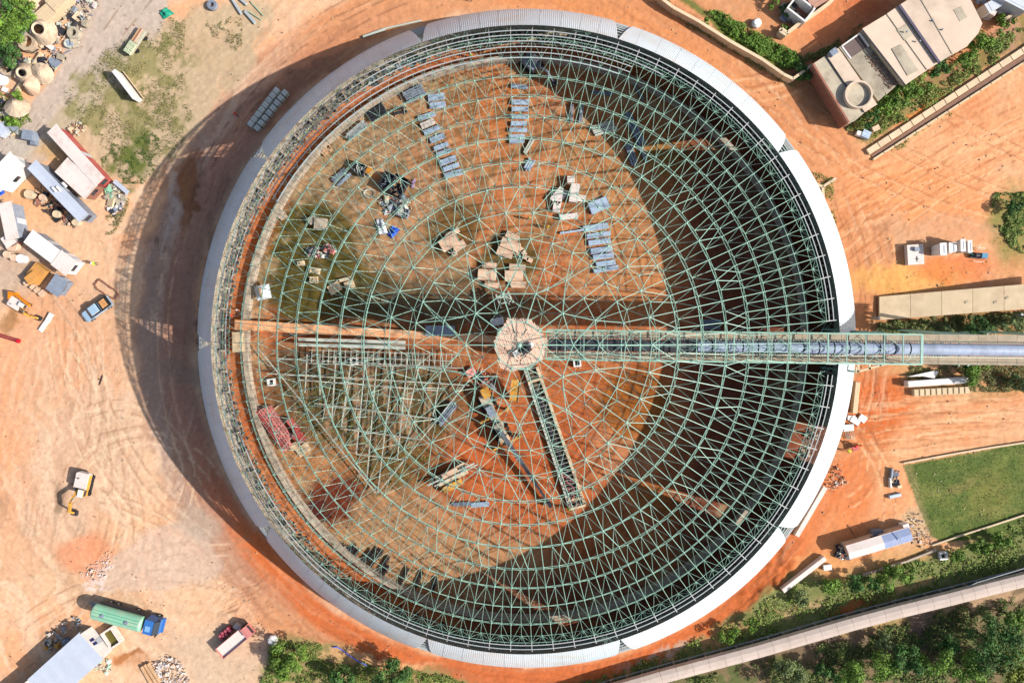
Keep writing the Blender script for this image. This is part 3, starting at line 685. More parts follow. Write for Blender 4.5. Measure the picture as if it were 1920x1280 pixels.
def crate_mb(dx, dy, dz):
    m = MB().box((0, 0, dz/2), (dx, dy, dz)); t = .04
    for x in (-1, 1):
        for y in (-1, 1): m.box((x*(dx/2), y*(dy/2), dz/2), (.08, .08, dz+.04))
    m.box((0, 0, dz+.03), (dx+.06, .1, .05)); m.box((0, 0, dz+.05), (.1, dy+.06, .05)); return m
solo('tool_chest', 'small white tool chest on the plank deck of the centre tower', 'chest', crate_mb(.75, .7, .5), c_white, (968, 662), ZD, .5)
solo('work_bag', 'small white sack beside the dark motor on the tower deck', 'sack', MB().lathe([(0, 0), (.35, .02), (.4, .25), (.28, .5), (0, .56)], 12), c_white, (995, 646), ZD, 0, smooth=True)
t = thing('hoist_motor', 'black hoist motor standing on the plank deck at the dome centre', 'motor', W(984, 656, ZD), .7)
part(t, 'drum', MB().cyl((0, 0, .45), .35, 1.0, 14, 'X'), c_black); part(t, 'gearbox', MB().box((.65, 0, .4), (.4, .6, .7)).cyl((.9, 0, .4), .2, .3, 10, 'X'), c_dark); part(t, 'skid', MB().box((0, .4, .05), (1.6, .1, .1)).box((0, -.4, .05), (1.6, .1, .1)), c_dark)

# ------------------------------------------------------------------ people
def person(px, z, rz, top, label, pose='stand', hat=None, floor=None):
    a = {'stand': [(0,0,.95),(0,0,1.2),(0,0,1.42),(0,0,1.53),(.02,0,1.66),(0,.11,.9),(.03,.13,.48),(0,.14,.05),(.16,.15,.03),(0,-.11,.9),(-.05,-.13,.48),(-.1,-.14,.05),(.06,-.15,.03),(0,.2,1.4),(.05,.27,1.12),(.2,.24,.9),(0,-.2,1.4),(.05,-.27,1.12),(.18,-.26,.9)],
         'bend': [(0,0,.9),(.16,0,1.08),(.36,0,1.16),(.47,0,1.18),(.58,0,1.14),(0,.11,.86),(.06,.14,.48),(0,.15,.05),(.16,.16,.03),(0,-.11,.86),(.06,-.14,.48),(-.02,-.15,.05),(.14,-.16,.03),(.34,.2,1.1),(.45,.25,.84),(.6,.2,.62),(.34,-.2,1.1),(.45,-.25,.84),(.6,-.2,.62)]}[pose]
    e = [(0,1),(1,2),(2,3),(3,4),(0,5),(5,6),(6,7),(7,8),(0,9),(9,10),(10,11),(11,12),(2,13),(13,14),(14,15),(2,16),(16,17),(17,18)]
    rad = [.15,.15,.15,.06,.1,.1,.07,.05,.04,.1,.07,.05,.04,.07,.05,.035,.07,.05,.035]
    me = bpy.data.meshes.new('person'); me.from_pydata(a, e, []); me.update()
    o = link('person', me, None, W(*px, z), rz); tag(o, label, 'person')
    sk_ = o.modifiers.new('skin', 'SKIN'); lay = me.skin_vertices[0] if len(me.skin_vertices) else None
    if lay is None:
        bm = bmesh.new(); bm.from_mesh(me); bm.verts.layers.skin.verify(); bm.to_mesh(me); bm.free(); lay = me.skin_vertices[0]
    for i, r in enumerate(rad): lay.data[i].radius = (r, r*(1.25 if i in (1, 2) else 1)); lay.data[i].use_root = i == 0
    sb = o.modifiers.new('sub', 'SUBSURF'); sb.levels = 1; sb.render_levels = 1
    mt = bpy.data.materials.new('clothes'); mt.use_nodes = True; n = mt.node_tree; L = n.links; b = n.nodes['Principled BSDF']; b.inputs['Roughness'].default_value = .8
    tc = n.nodes.new('ShaderNodeTexCoord'); sp = n.nodes.new('ShaderNodeSeparateXYZ'); L.new(tc.outputs['Object'], sp.inputs[0])
    cr = n.nodes.new('ShaderNodeValToRGB'); cr.color_ramp.interpolation = 'CONSTANT'; el = cr.color_ramp.elements
    stops = [(0, (30, 26, 26)), (.06, (52, 58, 80)), (.49, top), (.81, (120, 80, 60))] if pose == 'stand' else [(0, (30, 26, 26)), (.05, (52, 58, 80)), (.44, top), (.8, top)]
    while len(el) < 4: el.new(.5)
    for q, (p_, c_) in zip(el, stops): q.position = p_; q.color = (*alb(c_), 1)
    dv = n.nodes.new('ShaderNodeMath'); dv.operation = 'DIVIDE'; dv.inputs[1].default_value = 1.85; L.new(sp.outputs[2], dv.inputs[0]); L.new(dv.outputs[0], cr.inputs[0]); L.new(cr.outputs[0], b.inputs['Base Color'])
    me.materials.append(mt)
    if hat:
        h = a[4]; part(o, 'helmet', MB().lathe([(0, .16), (.08, .14), (.125, .06), (.13, 0), (.17, -.01)], 12, (h[0], h[1], h[2]+.02)), mat('helmet_%d_%d' % (hat[0], hat[2]), hat, .4, 0, .02, 1, 0), smooth=True)
    else:
        h = a[4]; part(o, 'hair', MB().lathe([(0, .13), (.07, .11), (.115, .04), (.118, -.03)], 12, (h[0]-.01, h[1], h[2]+.02)), c_black, smooth=True)
    return o
YH, WH, OH = (246, 210, 50), (240, 240, 240), (240, 90, 40)
person((183, 495), 0, .3, (190, 226, 60), 'worker in a lime green vest walking alone near the pale blue pickup', hat=WH)
person((447, 218), 0, 1.2, (236, 60, 44), 'worker in a red-orange vest beside the two rows of concrete blocks', hat=OH)
person((993, 411), 0, 2.0, (240, 190, 50), 'worker in yellow standing in the dome, nearer the scrap stack of two', hat=YH)
person((1027, 427), 0, -.6, (236, 206, 80), 'worker in yellow right of and below the first yellow worker', hat=YH)
person((1066, 951), 0, 1.6, (140, 240, 40), 'worker in bright lime vest at the far end of the ground trench', hat=YH)
person((440, 592), 0, .4, (240, 80, 40), 'worker in orange at the left end of the orange tunnel roof', hat=OH)
person((452, 581), 0, -2, (236, 120, 80), 'worker in pale orange just above the tunnel roof end', hat=WH)
person((546, 328), 0, -1, (46, 42, 46), 'person in dark clothes bending at the ring wall, upper left', 'bend')
person((1598, 835), 0, .6, (236, 60, 50), 'worker in red with yellow helmet outside the ring, right side', 'bend', hat=YH)
person((1590, 845), 0, 2.6, (196, 200, 50), 'worker in yellow-green leaning over next to the red worker', 'bend', hat=YH)
person((1605, 832), 0, 1.5, (226, 190, 50), 'worker in yellow shirt right of the red worker', hat=OH)
person((884, 1), 0, .6, (60, 56, 60), 'dark-clothed worker at the top edge above the dome')
person((883, 108), 0, 1, (180, 236, 60), 'worker in lime vest inside the ring wall at the top', hat=WH)
person((545, 1034), 0, 2, (150, 200, 60), 'worker in green-yellow vest behind the lower left cladding', hat=YH)

# ------------------------------------------------------------------ stacks of sheets, panels and beams inside the dome
def sheet_stack(px, L, Wd, deg, n, mt, label, group, seed=0, z=0, gap=.0, cat='sheet stack', name='sheet_stack', prof=True):
    """thin profiled sheets lying on two bearers; L, Wd are photograph pixels on the ground"""
    rr = random.Random(seed*7+3); s = mpp(0); L *= s; Wd *= s*.84
    t = thing(name, label, cat, W(*px, z), R_(-deg), group)
    for x in (-.3, .3): part(t, 'bearer', MB().box((x*L, 0, .06), (.12, Wd+.1, .12)), c_timber)
    for k in range(n):
        m = MB(); zz = .14+k*.09; dx, dy = rr.uniform(-.12, .12), rr.uniform(-.05, .05); ns = 7 if prof else 1
        if prof:
            for j in range(ns):
                w = Wd/ns; y = -Wd/2+w*(j+.5)+dy
                m.box((dx, y, zz), (L, w*.55, .05)); m.box((dx, y+w*.5, zz-.03), (L, w*.44, .012))
        else: m.box((dx, dy, zz), (L, Wd, .06))
        part(t, 'sheet', m, mt, rz=rr.uniform(-.03, .03))
    return t
def beam_stack(px, L, Wd, deg, n, mt, label, group=None, name='beam_stack', cat='beam stack', h=.3, seed=1, lay=1):
    rr = random.Random(seed*5+1); s = mpp(0); L *= s; Wd *= s
    t = thing(name, label, cat, W(*px, 0), R_(-deg), group)
    for x in (-.32, .32): part(t, 'bearer', MB().box((x*L, 0, .07), (.14, Wd+.15, .14)), c_timber)
    for l in range(lay):
        for k in range(n):
            y = -Wd/2+Wd*(k+.5)/n+rr.uniform(-.03, .03); dx = rr.uniform(-.25, .25); zz = .15+h/2+l*(h+.05)
            part(t, 'beam', MB().ibeam((-L/2+dx, y, zz), (L/2+dx, y, zz), min(.3, Wd/n*.8), h), mt, rz=rr.uniform(-.02, .02))
    return t
ordn = ['topmost', 'second from the top', 'third from the top', 'fourth from the top', 'fifth from the top', 'sixth from the top', 'seventh from the top', 'eighth from the top', 'ninth from the top', 'tenth from the top', 'lowest']
row = [(974, 164, 30, 8, 6), (976, 193, 32, 11, 2), (975, 206, 30, 9, 0), (974, 220, 32, 9, 2), (973, 233, 29, 9, 0), (972, 245, 32, 9, 3), (970, 257, 27, 9, 0), (969, 266, 26, 7, -2)]
for i, (x, y, L, w, d) in enumerate(row):
    sheet_stack((x, y), L, w, d, 4, c_blue, 'blue-grey sheet stack, %s in the ladder-like column above the centre' % (ordn[i] if i < 7 else 'lowest'), 'sheet stacks in the upper column', i)
row = [(818, 184, 30, 14, -8), (821, 199, 28, 13, -6), (801, 219, 32, 10, -18), (803, 233, 26, 12, -22), (810, 245, 30, 11, -22), (820, 261, 29, 12, -22), (827, 276, 28, 9, -20), (832, 287, 28, 10, -20), (840, 302, 31, 12, -20), (846, 314, 30, 10, -18), (851, 327, 34, 12, -16)]
for i, (x, y, L, w, d) in enumerate(row):
    sheet_stack((x, y), L, w, d, 4, c_blue if i != 3 else c_roof, '%s sheet stack, %s in the slanting chain of stacks, upper left' % ('blue-grey' if i != 3 else 'pale pinkish', ordn[i]), 'sheet stacks in the slanting chain', 20+i)
row = [(1117, 427, 46, 12, -10), (1122, 441, 44, 10, -8), (1124, 454, 41, 11, -8), (1127, 469, 40, 12, -8), (1131, 481, 38, 11, -8), (1135, 494, 36, 11, -8), (1135, 505, 47, 9, -10)]
for i, (x, y, L, w, d) in enumerate(row):
    sheet_stack((x, y), L, w, d, 4, c_blue, 'blue sheet stack, %s in the column right of the centre' % (ordn[i] if i < 6 else 'lowest'), 'sheet stacks in the right column', 40+i)
sheet_stack((1123, 386), 36, 26, -22, 5, c_blue, 'broad square stack of pale blue sheets above the right column', None, 50)
beam_stack((1071, 435), 46, 4, -8, 1, c_blue, 'single slim blue channel lying left of the right sheet column', name='steel_channel', cat='channel')
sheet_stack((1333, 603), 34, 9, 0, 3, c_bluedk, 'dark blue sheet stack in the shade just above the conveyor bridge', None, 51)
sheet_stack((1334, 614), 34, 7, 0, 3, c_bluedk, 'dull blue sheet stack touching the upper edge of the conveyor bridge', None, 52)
sheet_stack((866, 944), 34, 8, -2, 3, c_bluedk, 'left one of two small blue-grey sheet stacks, lower centre', None, 53)
sheet_stack((900, 945), 33, 10, -5, 3, c_blue, 'right one of two small blue-grey sheet stacks, lower centre', None, 54)
sheet_stack((637, 330), 32, 11, -42, 4, c_bluedk, 'grey sheet stack on the pale ground left of the orange bin', None, 55)
sheet_stack((646, 337), 32, 6, -42, 3, c_blue, 'narrow teal-grey sheet stack against the larger grey stack', None, 56)
sheet_stack((826, 620), 52, 22, 0, 4, c_bluedk, 'broad grey sheet stack lying across the orange tunnel roof', None, 57, z=2.0, prof=False)
beam_stack((778, 178), 38, 22, -25, 5, c_bluedk, 'rack of grey purlins at the upper end of the slanting chain', lay=2, seed=2)
beam_stack((707, 211), 34, 24, -28, 5, c_dark, 'stack of dark purlins near the wall, upper left', lay=2, seed=3)
beam_stack((749, 209), 28, 14, -12, 2, c_dark, 'open dark frame of beams between two purlin stacks', lay=1, seed=4)
beam_stack((670, 247), 42, 14, -38, 4, c_galv, 'stack of long grey-green purlins beside the ring wall', lay=2, seed=5)
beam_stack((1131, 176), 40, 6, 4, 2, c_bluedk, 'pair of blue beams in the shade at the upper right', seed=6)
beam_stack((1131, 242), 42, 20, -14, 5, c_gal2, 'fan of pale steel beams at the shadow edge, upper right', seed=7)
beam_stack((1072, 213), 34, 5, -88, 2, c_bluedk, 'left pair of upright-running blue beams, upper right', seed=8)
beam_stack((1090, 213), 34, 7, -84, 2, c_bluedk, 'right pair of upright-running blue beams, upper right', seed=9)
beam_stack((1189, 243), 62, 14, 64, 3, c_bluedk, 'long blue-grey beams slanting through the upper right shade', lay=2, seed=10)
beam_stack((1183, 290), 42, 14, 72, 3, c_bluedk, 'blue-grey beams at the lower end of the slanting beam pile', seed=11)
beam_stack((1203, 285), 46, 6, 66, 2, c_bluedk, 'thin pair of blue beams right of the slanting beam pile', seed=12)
beam_stack((1197, 174), 36, 4, 58, 1, c_bluedk, 'lone thin blue beam in the deep upper right shade', seed=13)
beam_stack((991, 276), 32, 7, -60, 2, c_gal2, 'two pale beams below the upper sheet column', seed=14)
beam_stack((992, 311), 22, 14, -60, 3, c_blue, 'short blue-white beam bundle left of the debris pile', seed=15)
beam_stack((838, 774), 46, 16, -52, 4, c_bluedk, 'blue-grey beam stack beside the steel frame grid, lower left', lay=2, seed=16)
dk = [(642, 1026, 16, -60), (654, 1032, 24, -62), (661, 1034, 26, -60), (668, 1037, 18, -56), (688, 1042, 30, -50), (699, 1040, 34, -52), (708, 1045, 38, -52), (722, 1056, 34, -58), (724, 1068, 20, -62), (757, 1082, 38, -62), (786, 1087, 34, -66), (816, 1094, 30, -74)]
for i, (x, y, L, d) in enumerate(dk):
    beam_stack((x, y), L, 5, d, 2, c_dark, 'pair of short dark beams, number %s from the left in the lower left fan' % ['one', 'two', 'three', 'four', 'five', 'six', 'seven', 'eight', 'nine', 'ten', 'eleven', 'twelve'][i], 'short dark beams in the lower left fan', seed=60+i)
def slabs(px, items, label, cat='formwork panels', name='formwork_stack', mt=None):
    """items: (dx, dy, L, W, deg, z0, h) in photograph pixels"""
    t = thing(name, label, cat, W(*px, 0)); o = W(*px, 0)
    for (dx, dy, L, w, d, z0, h) in items:
        s = mpp(0); p = W(px[0]+dx, px[1]+dy, 0)-o; q = Matrix.Rotation(R_(-d), 3, 'Z'); p.z = 0
        m = MB().box((0, 0, h/2), (L*s, w*s, h)).box((0, w*s*.28, h+.02), (L*s*.96, .09, .04)).box((0, -w*s*.28, h+.02), (L*s*.96, .09, .04))
        o2 = part(t, 'panel', m, mt or c_ply, rz=R_(-d)); o2.location = (p.x, p.y, z0)
    return t
slabs((845, 452), [(-2, 4, 34, 22, -30, .5, .5), (4, -14, 28, 9, -30, .1, .5), (17, 10, 24, 14, -30, .2, .6), (8, 24, 10, 8, -20, 0, .6)], 'beige panel stack on the round brown patch left of centre')
slabs((953, 466), [(4, -6, 36, 18, 22, .5, .6), (-6, 8, 30, 16, 18, .2, .5), (8, -22, 26, 12, 28, .1, .5), (14, 8, 12, 8, 26, .1, .4)], 'beige panel stack above the two lower panel stacks')
slabs((912, 512), [(2, 4, 34, 20, 4, .5, .6), (6, -14, 26, 10, 4, .1, .5), (10, 22, 26, 10, 6, .1, .5)], 'beige panel stack, lower left of the three near the tower')
slabs((964, 518), [(0, 0, 34, 20, 0, .5, .6), (6, -16, 30, 12, 4, .1, .5), (8, 16, 28, 12, 2, .1, .5)], 'beige panel stack, lower right of the three near the tower')
for i, (x, y, d) in enumerate([(962, 455, 30), (970, 461, 30), (977, 468, 40), (982, 474, 60), (986, 483, 30), (993, 488, 30)]):
    t = thing('panel_bundle', 'small pale panel bundle, %s along the chain beside the panel stacks' % ['first', 'second', 'third', 'fourth', 'fifth', 'last'][i], 'panel bundle', W(x, y, 0), R_(-d), 'small panel bundles in a chain')
    for k in range(3): part(t, 'panel', MB().box((0, 0, .1+k*.2), (.95, .7, .16)), c_ply, rz=.05*k)
slabs((596, 418), [(8, 3, 22, 20, 4, .2, 1.0), (-9, -4, 14, 13, -35, 0, .9)], 'two grey-beige blocks standing in the green-brown puddle', 'concrete blocks', 'block_pair', c_conc)
slabs((1062, 365), [(-18, 24, 14, 20, 10, 0, .8), (14, 0, 16, 34, 8, .4, 1.2), (-14, 4, 30, 20, -50, .1, .7), (8, -26, 14, 12, 0, .2, .9), (4, 42, 34, 10, -6, 0, .7), (28, 8, 16, 12, 10, 0, .5)], 'jumbled pile of pale timber boxes and boards right of the upper centre', 'timber pile', 'timber_pile', c_roof)
for (x, y, L, w, d, lb) in [(590, 525, 14, 12, 0, 'pale block on the puddle edge above the large white tent'), (592, 508, 18, 10, 10, 'pale slab in the puddle left of the dome centre'), (566, 494, 12, 8, -10, 'small pale slab nearest the puddle top')]:
    slabs((x, y), [(0, 0, L, w, d, 0, .7), (3, 2, L*.6, w*.5, d+30, .7, .2)], lb, 'slab', 'concrete_slab', c_tan)
slabs((648, 524), [(0, 0, 22, 6, -12, 0, .5), (8, 10, 18, 14, -20, 0, .4), (-20, 16, 24, 18, -30, 0, .3)], 'scattered pale slabs at the edge of the conveyor shadow', 'slabs', 'slab_group', c_tan)
slabs((527, 402), [(0, 0, 16, 14, -60, 0, 1.2), (6, 6, 14, 6, -30, 0, .5)], 'weathered block beside the ring wall left of the puddle', 'block', 'concrete_block', c_conc)
slabs((612, 283), [(0, 0, 20, 10, -50, 0, .5), (6, -6, 6, 18, -30, .1, .4)], 'timber offcuts near the ring wall, upper left', 'timber', 'timber_pile', c_timber)
def bin_(px, L, w, d, h, mt, fill, label, name='site_bin'):
    s = mpp(0); L *= s; w *= s; t = thing(name, label, 'bin', W(*px, 0), R_(-d)); m = MB()
    for q, dd in (((L/2, 0), (.08, w)), ((-L/2, 0), (.08, w)), ((0, w/2), (L+.08, .08)), ((0, -w/2), (L+.08, .08))): m.box((q[0], q[1], h/2), (dd[0], dd[1], h))
    m.box((0, 0, .1), (L-.09, w-.09, .08)); part(t, 'shell', m, mt)
    rr = random.Random(int(px[0])); m = MB()
    for k in range(26):
        a = Vector((rr.uniform(-.4, .4)*L, rr.uniform(-.4, .4)*w, h*rr.uniform(.3, .95))); b = a+Vector((rr.uniform(-.6, .6), rr.uniform(-.6, .6), rr.uniform(-.1, .2))); m.bar(a, b, rr.uniform(.04, .12), 4)
    part(t, 'contents', m, fill, kind='stuff'); return t
bin_((749, 351), 26, 36, 28, 1.5, c_dark, c_timber, 'dark open bin with brown scrap, right one of the pair')
bin_((728, 343), 22, 30, 28, 1.4, c_dark, c_bluedk, 'dark open bin full of grey scrap, left one of the pair')
bin_((676, 318), 24, 20, 30, 1.3, c_dark, c_white, 'small dark bin with white scrap next to the orange lid')
slabs((694, 322), [(0, 0, 13, 15, 32, 0, .9)], 'orange lidded box joined to the small dark bin', 'box', 'orange_box', mat('ochre_box', (226, 150, 50), .6, 0, .1, 1, .1))
bin_((757, 400), 20, 16, 20, 1.1, c_bluedk, c_white, 'small blue-grey open bin right of the blue tarpaulin')
def tarp(px, pts, mt, label, h=.8, seed=0, cat='tarpaulin', name='tarpaulin'):
    rr = random.Random(seed); o = W(*px, 0); n = 14; m = MB(); vs = []; fs = []
    P = [W(x, y, 0)-o for x, y in pts]
    for i in range(n+1):
        for j in range(n+1):
            u, v_ = i/n, j/n; p = (P[0]*(1-u)+P[1]*u)*(1-v_)+(P[3]*(1-u)+P[2]*u)*v_
            e = min(u, 1-u, v_, 1-v_)*4; z = h*min(1, e)*(.6+.4*math.sin(u*9+seed))*(.7+.3*math.sin(v_*11+seed*2))+rr.uniform(0, .09)+.03
            vs.append((p.x+rr.uniform(-.05, .05), p.y+rr.uniform(-.05, .05), z))
    for i in range(n):
        for j in range(n): b = i*(n+1)+j; fs.append((b, b+n+1, b+n+2, b+1))
    m.add(vs, fs); return solo(name, label, cat, m, mt, px, 0)
tarp((716, 424), [(705, 412), (718, 410), (728, 438), (710, 440)][::1], c_tarpw, 'crumpled white plastic sheeting left of the blue tarpaulin', 1.1, 1)
tarp((738, 434), [(736, 422), (750, 430), (736, 448), (727, 440)], c_tarpb, 'crumpled bright blue tarpaulin over a heap, left of centre', .8, 2)
tarp((723, 398), [(719, 390), (731, 394), (729, 402), (721, 403)], c_tarpw, 'small white and blue bag above the crumpled white sheeting', .6, 4)
tarp((313, 27), [(299, 25), (312, 14), (327, 26), (308, 37)], c_green_cl, 'turquoise green tarpaulin on the concrete yard, upper left', .7, 3)
tarp((776, 343), [(770, 352), (774, 336), (781, 336), (775, 354)], mat('pink_sheet', (206, 170, 206), .6, 0, .1, 1, .1), 'thin pale pink sheet lying right of the dark bins', .25, 5)
t = thing('work_tent', 'square white canvas tent on the puddle edge near the left wall', 'tent', W(501, 549, 0), R_(12))
m = MB()
for k in range(4):
    a = R_(90*k+45); b = R_(90*k+135); p, q = Vector((1.6*math.cos(a), 1.6*math.sin(a), 1.9)), Vector((1.6*math.cos(b), 1.6*math.sin(b), 1.9)); mid = (p+q)/2+Vector((0, 0, .12)); m.add([p, mid, (0, 0, 2.8)], [(0, 1, 2)]); m.add([mid, q, (0, 0, 2.8)], [(0, 1, 2)])
    m.add([p, q, (q.x, q.y, 1.5), (p.x, p.y, 1.5)], [(0, 3, 2, 1)])
part(t, 'canopy', m, c_tarpw)
for k in range(4): a = R_(90*k+45); part(t, 'pole', MB().bar((1.55*math.cos(a), 1.55*math.sin(a), 0), (1.55*math.cos(a), 1.55*math.sin(a), 1.9), .06), c_galv)
part(t, 'ridge_strap', MB().box((0, 0, 2.72), (.35, 1.5, .06)), c_timber)
for (x, y, z, lb) in [(510, 716, 0, 'square concrete manhole with open top near the red boom parts'), (665, 677, 0, 'square white manhole among the steel frame rungs'), (1082, 680, 0, 'small white square manhole just below the conveyor bridge'), (1766, 1040, 0, 'white square manhole among the plants near the grass field')]:
    t = thing('manhole', lb, 'manhole', W(x, y, z), .1); m = MB()
    for q, dd in (((.5, 0), (.25, 1.25)), ((-.5, 0), (.25, 1.25)), ((0, .5), (.745, .25)), ((0, -.5), (.745, .25))): m.box((q[0], q[1], .25), (dd[0], dd[1], .6))
    part(t, 'rim', m, c_white); part(t, 'floor', MB().box((0, 0, .0), (.74, .74, .1)), c_dark)
ring_o = thing('cable_coil', 'loose pale coil of hose left of the dark bins', 'coil', W(693, 363, 0)); m = MB()
for k in range(3): m.tube([(( .75+.08*k)*math.cos(R_(a))*1.0, (.6+.07*k)*math.sin(R_(a)), .1+.05*k) for a in range(0, 361, 20)], .07)
part(ring_o, 'hose', m, c_gal2)
# ------------------------------------------------------------------ machines and steelwork inside the dome
def poly_at(pts, z): return [W(x, y, z) for x, y in pts]
t = thing('reclaim_tunnel', 'long straight tunnel roof covered in orange dust running left from the centre tower', 'tunnel', W(690, 620, 0)); o = W(690, 620, 0)
ZT = 2.0
n = 14
for i in range(n):
    x0, x1 = 440+(930-440)*i/n, 440+(930-440)*(i+1)/n-.5
    f = lambda x: (599+(x-440)*.063, 618+(x-440)*.050)
    P = [W(x0, f(x0)[0], ZT)-o, W(x1, f(x1)[0], ZT)-o, W(x1, f(x1)[1], ZT)-o, W(x0, f(x0)[1], ZT)-o]
    part(t, 'roof_slab', MB().prism([(p.x, p.y) for p in P], .0, ZT), c_orange_dust)
part(t, 'end_block', MB().prism([((W(x, y, 2.2)-o).x, (W(x, y, 2.2)-o).y) for x, y in ((435, 622), (453, 622), (455, 660), (436, 661))], 0, 2.2), c_tan)
m = MB(); 
for z, y in ((2.35, 636), (2.35, 646)):
    m.beam(W(560, y, z)-o, W(760, y+6, z)-o, .5, .3)
part(t, 'side_duct', m, c_gal2)
t = thing('ground_trench', 'long concrete channel with pale side walls running from the tower to the lower right', 'channel', W(1040, 825, 0)); o = W(1040, 825, 0)
A0, A1, B0, B1 = (984, 694), (1070, 958), (1007, 688), (1098, 950); c_tr = mat('trench_mud', (112, 98, 80), .95, 0, .35, 1.5, .5, dirt=(60, 54, 50), dscale=.8, damt=.9)
for i in range(12):
    u0, u1 = i/12, (i+1)/12-.003
    for (s0, s1, mt) in ((A0, A1, c_green), (B0, B1, c_tan)):
        a = W(s0[0]+(s1[0]-s0[0])*u0, s0[1]+(s1[1]-s0[1])*u0, 1.4)-o; b = W(s0[0]+(s1[0]-s0[0])*u1, s0[1]+(s1[1]-s0[1])*u1, 1.4)-o
        a.z = b.z = .25; part(t, 'wall_panel', MB().beam(a, b, .36 if mt is c_green else .46, .7), c_gal2 if mt is c_green else mt)
for p0, p1 in (((990, 718), (1014, 711)), ((1069, 957), (1098, 949)), ((1066, 940), (1094, 934))):
    a = W(*p0, 1.5)-o; b = W(*p1, 1.5)-o; a.z = b.z = .68; part(t, 'tie_beam', MB().beam(a, b, .35, .3), c_tan)
m = MB(); rr = random.Random(5)
for k in range(46):
    u = rr.uniform(.72, .98); a = W(A0[0]+(A1[0]-A0[0])*u+rr.uniform(6, 20), A0[1]+(A1[1]-A0[1])*u, .6)-o; a.z = rr.uniform(.3, 1.2)
    m.bar(a, a+Vector((rr.uniform(-.9, .9), rr.uniform(-1.3, 1.3), rr.uniform(-.2, .2))), rr.uniform(.05, .12), 4)
part(t, 'rebar', m, c_pink, kind='stuff')
part(t, 'trench_floor', MB().prism([((W(x, y, .05)-o).x, (W(x, y, .05)-o).y) for x, y in (A0, A1, B1, B0)], -.15, .06), c_tr)
part(t, 'belt_frame', MB().beam(W(1005, 730, .4)-o+Vector((0, 0, 0)), W(1078, 930, .4)-o, .5, .3), c_dark)
m = MB()
for k in range(34): a = W(A0[0]+(A1[0]-A0[0])*k/34, A0[1]+(A1[1]-A0[1])*k/34, .7)-o; b = W(B0[0]+(B1[0]-B0[0])*k/34, B0[1]+(B1[1]-B0[1])*k/34, .7)-o; m.beam(a, b, .07, .07)
part(t, 'cross_struts', m, c_gal2, kind='stuff')
# lattice / mobile crane near the tower
def lattice(m, a, b, w, n, ch=.09, br=.05):
    a = Vector(a); b = Vector(b); d = (b-a).normalized(); sd = d.cross(Vector((0, 0, 1))).normalized(); up = sd.cross(d)
    cs = [sd*i*w/2+up*j*w/2 for i, j in ((-1,-1),(1,-1),(1,1),(-1,1))]
    for c in cs: m.bar(a+c, b+c, ch)
    for k in range(n):
        p = a+(b-a)*k/n; q = a+(b-a)*(k+1)/n
        for i in range(4): m.bar(p+cs[i], q+cs[(i+1) % 4], br, 4); m.bar(p+cs[i], p+cs[(i+1) % 4], br, 4)
    return m
def wheel_mb(r, w): return MB().cyl((0, 0, 0), r, w, 18, 'Y')
rz = ang((905, 735), (955, 835))
t = thing('mobile_crane', 'dusty dark and yellow wheeled crane with dark telescopic boom lowered towards the lower right', 'crane', W(930, 785, 0), rz)
part(t, 'chassis', MB().box((0, 0, 1.1), (8.6, 1.3, .5)).box((-3.4, 0, 1.5), (2.2, 1.6, .5)), c_slab2)
part(t, 'cab', MB().box((-4.6, .55, 1.7), (1.6, 1.2, 1.5)), c_yel); part(t, 'windscreen', MB().box((-4.6, .55, 2.0), (1.64, 1.05, .6)), c_glass)
part(t, 'turntable', MB().cyl((1.0, 0, 1.55), .9, .4, 18).box((1.8, 0, 2.0), (2.4, 1.3, .7)), c_slab2)
part(t, 'engine_cover', MB().box((-1.6, 0, 1.8), (1.8, 1.1, .9)), c_bluedk)
part(t, 'counterweight', MB().box((3.2, 0, 2.2), (.8, 1.6, .9)), c_tan)
for x in (-3.6, -2.3, 1.8, 3.2):
    for y in (-1.15, 1.15):
        w_ = part(t, 'wheel', wheel_mb(.55, .4), c_black, loc=(x, y, .55)); part(w_, 'hub', MB().cyl((0, 0, 0), .25, .46, 10, 'Y'), c_yel)
for y in (-2.3, 2.3):
    for x in (-.6, 4.2): part(t, 'outrigger', MB().box((x, y*.6, 1.0), (.25, 2.2, .25)).box((x, y, .5), (.3, .3, 1.0)).box((x, y, .05), (.6, .6, .1)), c_yel)
c_, s_ = math.cos(-rz), math.sin(-rz)
e = W(1030, 945, 1.2)-W(930, 785, 0); e = Vector((e.x*c_-e.y*s_, e.x*s_+e.y*c_, 1.0))
b0 = Vector((1.6, .0, 2.6))
for k, (u0, u1, w_) in enumerate(((0, .45, .62), (.42, .75, .5), (.72, 1.0, .38))):
    part(t, 'boom_section', MB().beam(b0.lerp(e, u0), b0.lerp(e, u1), w_, w_*1.1), c_dark if k else mat('boom_grey', (92, 96, 108), .5, .1, .1, 1, 0))
part(t, 'boom_head', MB().box(e, (.9, .6, .7)).cyl(e+Vector((.4, 0, -.2)), .3, .5, 12, 'Y'), c_dark); part(t, 'lift_ram', MB().bar((2.2, 0, 1.9), b0.lerp(e, .28)-Vector((0, 0, .3)), .22, 8), c_gal2)
